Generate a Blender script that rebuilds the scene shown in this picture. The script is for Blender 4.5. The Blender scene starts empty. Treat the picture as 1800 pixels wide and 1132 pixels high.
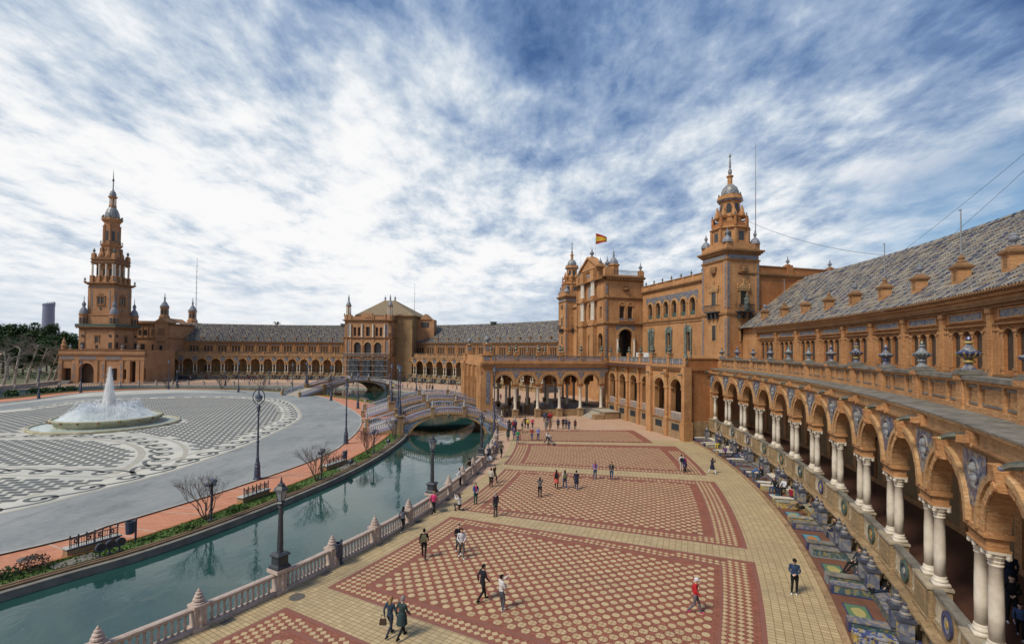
import bpy, bmesh, math, random
import numpy as np
from mathutils import Matrix, Vector, geometry
rnd = random.Random(7)
sc = bpy.context.scene
COL = sc.collection
PI = math.pi
def R_(d): return math.radians(d)

# ------------------------------------------------------------------ camera
FPX, H0, PITCH, ROLL, CAMZ = 850.0, 616.0, R_(1.2), R_(.55), 12.0
cF = Vector((0, math.cos(PITCH), math.sin(PITCH)))
up0 = Vector((0, -math.sin(PITCH), math.cos(PITCH)))
ri0 = Vector((1, 0, 0))
cR = ri0*math.cos(ROLL) + up0*math.sin(ROLL)
cU = -ri0*math.sin(ROLL) + up0*math.cos(ROLL)
PPY = H0 - FPX*math.tan(PITCH)/math.cos(ROLL)
cd = bpy.data.cameras.new('camera')
cam = bpy.data.objects.new('camera', cd); COL.objects.link(cam)
cd.sensor_width = 36; cd.lens = 36*FPX/1800; cd.shift_y = (PPY-566)/1800
cd.clip_start = .1; cd.clip_end = 6000
cam.matrix_world = Matrix(((cR.x, cU.x, -cF.x, 0), (cR.y, cU.y, -cF.y, 0), (cR.z, cU.z, -cF.z, CAMZ), (0, 0, 0, 1)))
sc.camera = cam
def ray(x, y): return cR*((x-900)/FPX) + cU*((PPY-y)/FPX) + cF
def G(x, y, z=0.0):            # survey of the photograph: where a sight line meets the level z
    d = ray(x, y); t = (z-CAMZ)/d.z
    return (d.x*t, d.y*t)

# ------------------------------------------------------------------ sky, sun, exposure
SUN_EL, SUN_AZ = R_(50), R_(-128)        # azimuth measured from +Y towards +X
w = bpy.data.worlds.new('World'); sc.world = w; w.use_nodes = True
nt = w.node_tree; nt.nodes.clear(); N = nt.nodes.new; L = nt.links.new
def wm(op, a, b=None, c=None):
    n = N('ShaderNodeMath'); n.operation = op
    for i, q in enumerate((a, b, c)):
        if q is None: continue
        if isinstance(q, (int, float)): n.inputs[i].default_value = q
        else: L(q, n.inputs[i])
    return n.outputs[0]
def wss(x, a, b):
    n = N('ShaderNodeMapRange'); n.interpolation_type = 'SMOOTHSTEP'
    L(x, n.inputs[0]); n.inputs[1].default_value = a; n.inputs[2].default_value = b
    return n.outputs[0]
def wmix(f, a, b):
    n = N('ShaderNodeMix'); n.data_type = 'RGBA'
    if isinstance(f, float): n.inputs[0].default_value = f
    else: L(f, n.inputs[0])
    for i, q in ((6, a), (7, b)):
        if isinstance(q, tuple): n.inputs[i].default_value = (*q, 1)
        else: L(q, n.inputs[i])
    return n.outputs[2]
tc = N('ShaderNodeTexCoord'); sp = N('ShaderNodeSeparateXYZ'); L(tc.outputs['Generated'], sp.inputs[0])
dx, dy, dz = sp.outputs
zc = wm('MAXIMUM', dz, 0.0); den = wm('ADD', zc, .16)
px_, py_ = wm('DIVIDE', dx, den), wm('DIVIDE', dy, den)
def wnoise(sx, sy, scale, det, rough, dist=0., off=0.):
    cb = N('ShaderNodeCombineXYZ'); L(wm('MULTIPLY_ADD', px_, sx, off), cb.inputs[0]); L(wm('MULTIPLY_ADD', py_, sy, off*.7), cb.inputs[1])
    n = N('ShaderNodeTexNoise'); n.inputs['Scale'].default_value = scale; n.inputs['Detail'].default_value = det
    n.inputs['Roughness'].default_value = rough; n.inputs['Distortion'].default_value = dist
    L(cb.outputs[0], n.inputs['Vector']); return n.outputs['Fac']
big = wnoise(1, .8, .62, 3, .5, .3, 3.1)
streak = wnoise(1.1, .62, 1.35, 7, .60, .35, 8.3)
mam = wnoise(1.05, .85, 3.5, 5, .58, .22, 5.5)
fine = wnoise(1.5, .85, 7.0, 6, .65, .15, 1.7)
def amp(n_, k): return wm('MULTIPLY', wm('SUBTRACT', n_, .5), k)
elev = wss(dz, .24, .62)
low = wss(dz, .02, .20)
# thin bright deck towards the hidden sun (low, ahead), thicker and blue-grey overhead, pale haze at the horizon
base = wm('ADD', wm('MULTIPLY_ADD', low, .06, .68), wm('MULTIPLY', elev, -.46))
left = wss(wm('ADD', wm('MULTIPLY', dx, -.75), wm('MULTIPLY', dz, .15)), -.25, .55)
base = wm('ADD', base, wm('MULTIPLY', left, wm('MULTIPLY_ADD', elev, .08, .03)))
glow = wss(wm('ADD', wm('MULTIPLY', dx, -.42), wm('ADD', wm('MULTIPLY', dy, .86), wm('MULTIPLY', dz, .29))), .84, 1.0)
base = wm('MULTIPLY_ADD', glow, .17, base)
tex = wm('ADD', wm('ADD', amp(big, .75), amp(streak, .70)), wm('ADD', amp(mam, 1.2), amp(fine, .75)))
val = wm('MULTIPLY_ADD', tex, wm('MULTIPLY_ADD', low, .72, .20), base)
rp = N('ShaderNodeValToRGB'); L(val, rp.inputs[0]); e_ = rp.color_ramp.elements
def lin(r, g, b): return tuple(((c/255+.055)/1.055)**2.4 if c > 10 else c/3295 for c in (r, g, b))
e_[0].position = .12; e_[0].color = (*lin(72, 104, 152), 1); e_[1].position = 1.0; e_[1].color = (*lin(252, 252, 252), 1)
for ps_, c_ in ((.34, (112, 140, 182)), (.55, (160, 180, 208)), (.74, (208, 219, 231)), (.88, (240, 243, 247))): q_ = e_.new(ps_); q_.color = (*lin(*c_), 1)
cl10 = N('ShaderNodeMix'); cl10.data_type = 'RGBA'; cl10.blend_type = 'MULTIPLY'; cl10.inputs[0].default_value = 1; cl10.clamp_result = False
L(rp.outputs[0], cl10.inputs[6]); cl10.inputs[7].default_value = (9.6, 9.6, 9.6, 1)
sky = N('ShaderNodeTexSky'); sky.sky_type = 'NISHITA'; sky.sun_disc = False
sky.sun_elevation = SUN_EL; sky.sun_rotation = SUN_AZ
sky.air_density = 1.2; sky.dust_density = .6; sky.ozone_density = 2.0
# clear blue gap over the right-hand roofs and small thin places high up
gapx = wss(wm('ADD', dx, wm('MULTIPLY', amp(streak, .5), 1.)), .50, .66)
gapz = wm('MULTIPLY', wss(dz, .13, .20), wss(wm('ADD', dz, amp(big, .25)), .36, .25))
hole = wm('MULTIPLY', wm('MULTIPLY', gapx, gapz), .85)
skyc = N('ShaderNodeMix'); skyc.data_type = 'RGBA'; skyc.blend_type = 'MULTIPLY'; skyc.inputs[0].default_value = 1
L(sky.outputs[0], skyc.inputs[6]); skyc.inputs[7].default_value = (.60, .80, .95, 1)
out = wmix(hole, cl10.outputs[2], skyc.outputs[2])
bg = N('ShaderNodeBackground'); bg.inputs[1].default_value = .088
L(out, bg.inputs[0]); wo = N('ShaderNodeOutputWorld'); L(bg.outputs[0], wo.inputs[0])

sl = bpy.data.lights.new('sun', 'SUN'); sl.energy = 3.0; sl.angle = R_(16); sl.color = (1, .92, .79)
so = bpy.data.objects.new('sun', sl); COL.objects.link(so)
sd = Vector((math.sin(SUN_AZ)*math.cos(SUN_EL), math.cos(SUN_AZ)*math.cos(SUN_EL), math.sin(SUN_EL)))
so.rotation_euler = sd.to_track_quat('Z', 'Y').to_euler(); so.location = (-60, -40, 90)
vs = sc.view_settings; vs.view_transform = 'Standard'; vs.look = 'None'; vs.gamma = 1; vs.use_curve_mapping = False; vs.exposure = 0.22
sc.cycles.volume_bounces = 3; sc.cycles.max_bounces = 6; sc.cycles.diffuse_bounces = 3; sc.cycles.glossy_bounces = 3; sc.cycles.transparent_max_bounces = 6

# ------------------------------------------------------------------ materials
class Mt:
    def __init__(s, name, rough=.8, spec=.3, met=0.):
        s.m = bpy.data.materials.new(name); s.m.use_nodes = True; t = s.m.node_tree; s.t = t
        s.b = t.nodes['Principled BSDF']; s.b.inputs['Roughness'].default_value = rough
        s.b.inputs['Metallic'].default_value = met; s.b.inputs['Specular IOR Level'].default_value = spec
    def n(s, ty, **k):
        q = s.t.nodes.new(ty)
        for a, v in k.items(): setattr(q, a, v)
        return q
    def l(s, a, b): s.t.links.new(a, b)
    def pos(s, st=(1, 1, 1), uv=False):
        g = s.n('ShaderNodeUVMap').outputs[0] if uv else s.n('ShaderNodeNewGeometry').outputs['Position']
        v = s.n('ShaderNodeVectorMath', operation='MULTIPLY'); s.l(g, v.inputs[0]); v.inputs[1].default_value = st
        return v.outputs[0]
    def noise(s, scale, st=(1, 1, 1), det=4, rough=.6, uv=False, dist=0.):
        q = s.n('ShaderNodeTexNoise'); q.inputs['Scale'].default_value = scale; q.inputs['Detail'].default_value = det
        q.inputs['Roughness'].default_value = rough; q.inputs['Distortion'].default_value = dist
        s.l(s.pos(st, uv), q.inputs['Vector']); return q.outputs['Fac']
    def ramp(s, f, a, b):
        q = s.n('ShaderNodeMapRange'); q.inputs[1].default_value = a; q.inputs[2].default_value = b; s.l(f, q.inputs[0]); return q.outputs[0]
    def mix(s, f, a, b, mode='MIX'):
        q = s.n('ShaderNodeMix', data_type='RGBA', blend_type=mode)
        if isinstance(f, (int, float)): q.inputs[0].default_value = f
        else: s.l(f, q.inputs[0])
        for i, c in ((6, a), (7, b)):
            if isinstance(c, tuple): q.inputs[i].default_value = (*c, 1)
            else: s.l(c, q.inputs[i])
        return q.outputs[2]
    def col(s, c):
        if isinstance(c, tuple): s.b.inputs['Base Color'].default_value = (*c, 1)
        else: s.l(c, s.b.inputs['Base Color'])
        return s
    def bump(s, h, str_=.3, dist=.02):
        q = s.n('ShaderNodeBump'); q.inputs['Strength'].default_value = str_; q.inputs['Distance'].default_value = dist
        s.l(h, q.inputs['Height']); s.l(q.outputs[0], s.b.inputs['Normal']); return s
def simple(name, c, c2=None, sc_=3., rough=.8, spec=.3, met=0., st=(1, 1, 1), bump=0.):
    m = Mt(name, rough, spec, met)
    if c2 is None: c2 = tuple(x*.72 for x in c)
    f = m.noise(sc_, st, 5, .65); m.col(m.mix(m.ramp(f, .3, .7), c, c2))
    if bump: m.bump(f, bump, .03)
    return m.m
def brickm(name, c, c2, pale, stain=.45):
    m = Mt(name, .88, .2)
    blot = m.noise(.32, (1, 1, 1.3), 5, .7); rows = m.noise(1., (2.6, 2.6, 15.), 3, .6); gr = m.noise(9., (1, 1, 3), 2, .5)
    a = m.mix(m.ramp(rows, .36, .64), c, c2)
    a = m.mix(m.ramp(gr, .56, .74), a, pale)
    a = m.mix(m.ramp(blot, .38, .70), a, m.mix(.75, a, tuple(.8*x for x in c2)))
    st = m.noise(.8, (1.6, 1.6, .35), 6, .75)
    q = m.n('ShaderNodeMath', operation='MULTIPLY'); m.l(m.ramp(st, .53, .78), q.inputs[0]); q.inputs[1].default_value = stain
    m.col(m.mix(q.outputs[0], a, (.085, .06, .04))); m.bump(rows, .5, .03)
    return m.m
def tilepat(name, cs, scale=4., rough=.35, st=(1, 1, 1), line=None):
    m = Mt(name, rough, .5)
    v = m.n('ShaderNodeTexVoronoi'); v.inputs['Scale'].default_value = scale; m.l(m.pos(st), v.inputs['Vector'])
    r = m.n('ShaderNodeValToRGB'); r.color_ramp.interpolation = 'CONSTANT'
    sepc = m.n('ShaderNodeSeparateColor'); m.l(v.outputs['Color'], sepc.inputs[0]); m.l(sepc.outputs[0], r.inputs[0])
    e = r.color_ramp.elements
    e[0].color = (*cs[0], 1); e[1].position = 1/len(cs); e[1].color = (*cs[1], 1)
    for i, c in enumerate(cs[2:], 2):
        q = e.new(i/len(cs)); q.color = (*c, 1)
    m.col(m.mix(m.ramp(m.noise(.9, det=3), .35, .8), r.outputs[0], m.mix(.35, r.outputs[0], (.12, .11, .09))))
    return m.m
MAT = {}
K = MAT
K['brick'] = brickm('brick', (.55, .30, .135), (.36, .17, .07), (.66, .45, .26), .65)
K['brick_pale'] = brickm('brick_pale', (.52, .33, .165), (.38, .215, .095), (.62, .45, .27), .75)
K['brick_arch'] = brickm('brick_arch', (.44, .255, .12), (.30, .155, .07), (.56, .38, .22), .7)
K['brick_red'] = brickm('brick_red', (.45, .205, .082), (.31, .125, .048), (.53, .30, .14))
K['brick_far'] = brickm('brick_far', (.45, .25, .135), (.33, .17, .085), (.52, .33, .20))
K['brick_dark'] = brickm('brick_dark', (.30, .17, .085), (.2, .105, .05), (.36, .23, .13))
K['mould'] = brickm('mould', (.34, .185, .085), (.21, .105, .045), (.44, .28, .15), .8)  # stained brick, darkened further to paint in moulding shade that flat light lacks
K['mould_far'] = brickm('mould_far', (.27, .145, .08), (.18, .095, .05), (.36, .23, .14), .7)  # darker copy of the far brick; its colour stands in for moulding shade
K['ledge_stone'] = brickm('ledge_stone', (.40, .285, .16), (.25, .17, .09), (.48, .37, .23), .9)
K['plinth'] = brickm('plinth', (.40, .27, .15), (.27, .17, .09), (.46, .34, .2), .8)
K['stone'] = simple('stone', (.68, .62, .52), (.50, .44, .35), 2.5, .6, .4)
K['stone_dull'] = simple('stone_dull', (.44, .37, .27), (.24, .20, .14), 2.2, .8)
K['stone_pink'] = simple('stone_pink', (.52, .42, .36), (.36, .28, .23), 3, .75)
K['coping'] = simple('coping', (.24, .22, .185), (.10, .092, .075), 1.6, .85, bump=.4)
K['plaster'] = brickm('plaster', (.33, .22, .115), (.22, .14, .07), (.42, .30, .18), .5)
K['blue_tile'] = tilepat('blue_tile', [(.045, .06, .13), (.18, .20, .24), (.08, .105, .18), (.30, .25, .16), (.045, .06, .12), (.14, .16, .20)], 7)
K['blue_dull'] = tilepat('blue_dull', [(.12, .135, .18), (.22, .22, .23), (.16, .16, .19), (.27, .22, .16), (.10, .11, .16)], 6, .5)
K['azure'] = tilepat('azure', [(.035, .055, .19), (.26, .29, .36), (.05, .08, .24), (.34, .27, .10), (.36, .37, .38)], 9)
K['teal_tile'] = tilepat('teal_tile', [(.05, .10, .12), (.14, .20, .20), (.08, .12, .10), (.25, .22, .11)], 8)
K['yellow_tile'] = tilepat('yellow_tile', [(.45, .30, .06), (.30, .22, .08), (.12, .13, .2), (.5, .38, .14)], 8)
K['cream_tile'] = tilepat('cream_tile', [(.42, .38, .26), (.30, .28, .20), (.20, .24, .26), (.40, .32, .15)], 7)
K['dome_tile'] = tilepat('dome_tile', [(.16, .19, .22), (.26, .28, .28), (.12, .15, .20), (.30, .26, .18)], 5, .4)
K['lead'] = simple('lead', (.24, .26, .29), (.15, .16, .19), 2, .5)
K['iron'] = simple('iron', (.030, .036, .045), (.05, .055, .06), 3, .45, .5)
K['iron_blue'] = simple('iron_blue', (.035, .05, .085), (.05, .06, .09), 3, .45, .5)
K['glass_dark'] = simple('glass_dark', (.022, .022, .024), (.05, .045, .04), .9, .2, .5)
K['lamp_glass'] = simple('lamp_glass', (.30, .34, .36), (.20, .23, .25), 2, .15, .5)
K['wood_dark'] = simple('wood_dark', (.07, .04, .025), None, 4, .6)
K['green_metal'] = simple('green_metal', (.07, .12, .10), (.05, .07, .06), 3, .5)
K['grey_metal'] = simple('grey_metal', (.30, .31, .32), None, 3, .45, .5, .4)
K['ceramic_rail'] = simple('ceramic_rail', (.34, .36, .42), (.20, .22, .28), 3, .5)
K['white_paint'] = simple('white_paint', (.72, .72, .70), (.6, .6, .58), 2, .6)
K['sheet_mesh'] = simple('sheet_mesh', (.20, .22, .24), (.13, .15, .17), .7, .8)
K['step_stone'] = simple('step_stone', (.44, .40, .33), (.30, .27, .22), 1.5, .8)
K['bronze'] = simple('bronze', (.14, .17, .15), (.08, .09, .08), 4, .6)
K['bark'] = simple('bark', (.075, .055, .045), (.12, .09, .07), 6, .9, st=(1, 1, .3))
K['bark_pale'] = simple('bark_pale', (.36, .34, .29), (.19, .18, .15), 1.6, .9)
K['twig'] = simple('twig', (.095, .075, .065), (.15, .11, .09), 2, .9)
K['twig_grey'] = simple('twig_grey', (.17, .16, .13), (.11, .10, .08), 1, .9)
K['leaf'] = simple('leaf', (.055, .105, .032), (.020, .046, .016), .45, .75)
K['leaf_lime'] = simple('leaf_lime', (.10, .14, .04), (.06, .085, .03), .8, .75)
K['grass'] = simple('grass', (.085, .15, .03), (.05, .085, .02), 1.3, .9)
K['soil'] = simple('soil', (.12, .09, .06), (.07, .055, .035), 2, .95)
K['concrete'] = simple('concrete', (.34, .34, .32), (.22, .22, .20), 1.2, .85, bump=.2)
K['canal_stone'] = simple('canal_stone', (.25, .235, .20), (.14, .13, .11), 1.1, .85, bump=.2)
K['hedge_pipe'] = simple('hedge_pipe', (.20, .13, .075), (.11, .075, .045), 2.2, .9)
K['rubble'] = simple('rubble', (.33, .30, .26), (.2, .18, .15), 1.2, .95)
K['fount_stone'] = simple('fount_stone', (.46, .43, .32), (.26, .23, .13), 1.1, .6)
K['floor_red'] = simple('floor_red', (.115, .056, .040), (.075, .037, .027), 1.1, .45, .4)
K['ground_park'] = simple('ground_park', (.16, .14, .09), (.09, .10, .05), .12, .95)
K['tower_glass'] = simple('tower_glass', (.17, .20, .27), (.12, .14, .2), .02, .3)
K['flag_red'] = simple('flag_red', (.42, .03, .03), None, 2, .8)
K['flag_yellow'] = simple('flag_yellow', (.68, .45, .04), None, 2, .8)
K['manhole'] = simple('manhole', (.09, .085, .08), (.13, .12, .10), 5, .7)
K['kerb'] = simple('kerb', (.42, .40, .36), (.3, .28, .25), 1.5, .85)

def sweep_mats():
    # paved surfaces with their own joints (fine relief and print only)
    m = Mt('yellow_paving', .72, .3)
    b = m.n('ShaderNodeTexBrick'); m.l(m.pos((1, 1, 1), True), b.inputs['Vector']); b.offset = 0.0
    b.inputs['Scale'].default_value = 1.; b.inputs['Brick Width'].default_value = .36; b.inputs['Row Height'].default_value = .22
    b.inputs['Mortar Size'].default_value = .016; b.inputs['Color1'].default_value = (.50, .385, .215, 1); b.inputs['Color2'].default_value = (.41, .305, .165, 1)
    b.inputs['Mortar'].default_value = (.20, .14, .07, 1)
    f = m.noise(.25, det=6, rough=.7); c = m.mix(m.ramp(f, .45, .75), b.outputs[0], m.mix(.5, b.outputs[0], (.24, .19, .12)))
    f2 = m.noise(.9, det=4); m.col(m.mix(m.ramp(f2, .62, .8), c, m.mix(.4, c, (.16, .13, .10)))); K['yellow_paving'] = m.m
    m = Mt('red_paving', .75, .3)
    b = m.n('ShaderNodeTexBrick'); m.l(m.pos((1, 1, 1), True), b.inputs['Vector'])
    b.inputs['Scale'].default_value = 1.; b.inputs['Brick Width'].default_value = .36; b.inputs['Row Height'].default_value = .18
    b.inputs['Mortar Size'].default_value = .010; b.inputs['Color1'].default_value = (.30, .108, .066, 1); b.inputs['Color2'].default_value = (.235, .08, .05, 1)
    b.inputs['Mortar'].default_value = (.10, .042, .03, 1)
    f = m.noise(.22, det=6, rough=.75); c = m.mix(m.ramp(f, .5, .78), b.outputs[0], m.mix(.55, b.outputs[0], (.13, .085, .065)))
    m.col(c); K['red_paving'] = m.m
    m = Mt('dark_red_paving', .75, .3); f = m.noise(2., det=4); m.col(m.mix(f, (.20, .082, .06), (.26, .11, .08))); K['dark_red_paving'] = m.m
    m = Mt('diamond_paving', .72, .3)
    k = m.n('ShaderNodeTexChecker'); k.inputs['Scale'].default_value = 1.; k.inputs['Color1'].default_value = (.60, .44, .22, 1); k.inputs['Color2'].default_value = (.29, .115, .08, 1)
    mp = m.n('ShaderNodeMapping'); mp.inputs['Rotation'].default_value = (0, 0, PI/4); mp.inputs['Scale'].default_value = (4.1, 4.1, 1)
    m.l(m.pos((1, 1, 1), True), mp.inputs[0]); m.l(mp.outputs[0], k.inputs[0])
    f = m.noise(.3, det=5, rough=.7); m.col(m.mix(m.ramp(f, .5, .8), k.outputs[0], m.mix(.5, k.outputs[0], (.15, .1, .07)))); K['diamond_paving'] = m.m
    m = Mt('oval_tile', .65, .35); f = m.noise(.35, det=5, rough=.7)
    g = m.n('ShaderNodeObjectInfo'); c = m.mix(m.ramp(m.noise(1.7), .35, .65), (.53, .40, .225), (.42, .30, .16))
    m.col(m.mix(m.ramp(f, .52, .8), c, m.mix(.5, c, (.2, .15, .1)))); K['oval_tile'] = m.m
    m = Mt('far_paving', .75, .3); f = m.noise(.22, det=6, rough=.7)
    b = m.n('ShaderNodeTexBrick'); m.l(m.pos((1, 1, 1)), b.inputs['Vector']); b.inputs['Scale'].default_value = 1.; b.inputs['Brick Width'].default_value = 1.2; b.inputs['Row Height'].default_value = .6
    b.inputs['Mortar Size'].default_value = .03; b.inputs['Color1'].default_value = (.50, .31, .21, 1); b.inputs['Color2'].default_value = (.42, .25, .165, 1); b.inputs['Mortar'].default_value = (.52, .39, .26, 1)
    m.col(m.mix(m.ramp(f, .4, .75), b.outputs[0], (.46, .33, .22))); K['far_paving'] = m.m
    m = Mt('cobble_road', .62, .4)
    b = m.n('ShaderNodeTexBrick'); m.l(m.pos((1, 1, 1)), b.inputs['Vector']); b.inputs['Scale'].default_value = 1.; b.inputs['Brick Width'].default_value = .42; b.inputs['Row Height'].default_value = .22
    b.inputs['Mortar Size'].default_value = .012; b.inputs['Color1'].default_value = (.225, .24, .235, 1); b.inputs['Color2'].default_value = (.175, .19, .185, 1); b.inputs['Mortar'].default_value = (.19, .2, .2, 1)
    f = m.noise(.12, (1, .55, 1), 7, .75); c = m.mix(m.ramp(f, .40, .62), b.outputs[0], (.29, .295, .285))
    f2 = m.noise(.45, (1, .4, 1), 6, .75); m.col(m.mix(m.ramp(f2, .52, .72), c, (.13, .14, .135))); K['cobble_road'] = m.m
    m = Mt('mosaic_light', .75, .3); f = m.noise(.16, det=6, rough=.7); f2 = m.noise(9., det=2)
    c = m.mix(f2, (.60, .58, .50), (.49, .47, .40)); m.col(m.mix(m.ramp(f, .45, .75), c, (.36, .37, .35))); K['mosaic_light'] = m.m
    m = Mt('mosaic_dark', .7, .3); f = m.noise(8., det=2); m.col(m.mix(f, (.085, .09, .088), (.14, .145, .14))); K['mosaic_dark'] = m.m
    m = Mt('red_walk', .75, .3)
    b = m.n('ShaderNodeTexBrick'); m.l(m.pos((1, 1, 1)), b.inputs['Vector']); b.inputs['Scale'].default_value = 1.; b.inputs['Brick Width'].default_value = .5; b.inputs['Row Height'].default_value = .25
    b.inputs['Mortar Size'].default_value = .012; b.inputs['Color1'].default_value = (.56, .24, .135, 1); b.inputs['Color2'].default_value = (.47, .19, .105, 1); b.inputs['Mortar'].default_value = (.33, .16, .10, 1)
    f = m.noise(.6, det=6, rough=.75); m.col(m.mix(m.ramp(f, .52, .75), b.outputs[0], m.mix(.5, b.outputs[0], (.2, .11, .08)))); K['red_walk'] = m.m
    m = Mt('canal_water', .04, .5)
    f = m.noise(.18, (1, 1, 1), 4, .6); f3 = m.noise(.33, (1, 1, 1), 6, .7, dist=.8); c = m.mix(m.ramp(f, .35, .7), (.012, .048, .043), (.024, .075, .066)); m.col(m.mix(m.ramp(f3, .60, .76), c, (.06, .13, .11)))
    n1 = m.noise(1.1, (1, .55, 1), 4, .55, dist=.6); m.bump(n1, .11, .12); m.b.inputs['IOR'].default_value = 1.33
    m.b.inputs['Specular IOR Level'].default_value = .85
    K['canal_water'] = m.m
    m = Mt('basin_water', .1, .5); m.col((.50, .60, .56)); m.bump(m.noise(2.5), .2, .05); K['basin_water'] = m.m
    m = Mt('spray', .9, .1); m.col((.86, .90, .93)); K['spray'] = m.m
    # foam: white, partly see-through water drops
    tr = m.n('ShaderNodeBsdfTransparent'); mx = m.n('ShaderNodeMixShader'); mx.inputs[0].default_value = .5
    lw = m.n('ShaderNodeTexNoise'); lw.inputs['Scale'].default_value = 1.1; lw.inputs['Detail'].default_value = 5
    m.l(m.pos((1.6, 1.6, .6)), lw.inputs['Vector']); m.l(m.ramp(lw.outputs['Fac'], .22, .72), mx.inputs[0])
    m.l(tr.outputs[0], mx.inputs[1]); m.l(m.b.outputs[0], mx.inputs[2])
    m.b.inputs['Subsurface Weight'].default_value = 0.
    m.l(mx.outputs[0], m.t.nodes['Material Output'].inputs[0])
    m = Mt('mist', .9, .1); vo = m.n('ShaderNodeVolumeScatter'); vo.inputs['Color'].default_value = (.96, .98, 1, 1); nz = m.n('ShaderNodeTexNoise'); nz.inputs['Scale'].default_value = 1.5; nz.inputs['Detail'].default_value = 4; nz.inputs['Roughness'].default_value = .65; m.l(m.pos((1, 1, .7)), nz.inputs['Vector']); mr = m.ramp(nz.outputs['Fac'], .42, .66); ml = m.n('ShaderNodeMath', operation='MULTIPLY'); m.l(mr, ml.inputs[0]); ml.inputs[1].default_value = 1.5; m.l(ml.outputs[0], vo.inputs['Density']); vo.inputs['Anisotropy'].default_value = .2
    m.t.nodes.remove(m.b); m.l(vo.outputs[0], m.t.nodes['Material Output'].inputs['Volume']); K['mist'] = m.m
    m = Mt('jet_mist', .9, .1); vo = m.n('ShaderNodeVolumeScatter'); vo.inputs['Color'].default_value = (.97, .98, 1, 1); nz = m.n('ShaderNodeTexNoise'); nz.inputs['Scale'].default_value = 2.6; nz.inputs['Detail'].default_value = 4; nz.inputs['Roughness'].default_value = .7; m.l(m.pos((1.3, 1.3, .55)), nz.inputs['Vector']); mr = m.ramp(nz.outputs['Fac'], .40, .66); ml = m.n('ShaderNodeMath', operation='MULTIPLY'); m.l(mr, ml.inputs[0]); ml.inputs[1].default_value = 7.; m.l(ml.outputs[0], vo.inputs['Density'])
    m.t.nodes.remove(m.b); m.l(vo.outputs[0], m.t.nodes['Material Output'].inputs['Volume']); K['jet_mist'] = m.m
    m = Mt('roof_tile', .55, .4); a = m.n('ShaderNodeAttribute'); a.attribute_name = 'tile_colour'
    f = m.noise(.35, det=5, rough=.7); m.col(m.mix(m.ramp(f, .45, .8), a.outputs['Color'], m.mix(.45, a.outputs['Color'], (.14, .13, .11)))); K['roof_tile'] = m.m
    m = Mt('tower_bands', .35, .4); wv = m.n('ShaderNodeTexWave', bands_direction='Z'); wv.inputs['Scale'].default_value = .08
    m.l(m.pos(), wv.inputs['Vector']); m.col(m.mix(wv.outputs['Fac'], (.20, .235, .32), (.10, .12, .19))); K['tower_bands'] = m.m
sweep_mats()

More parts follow.
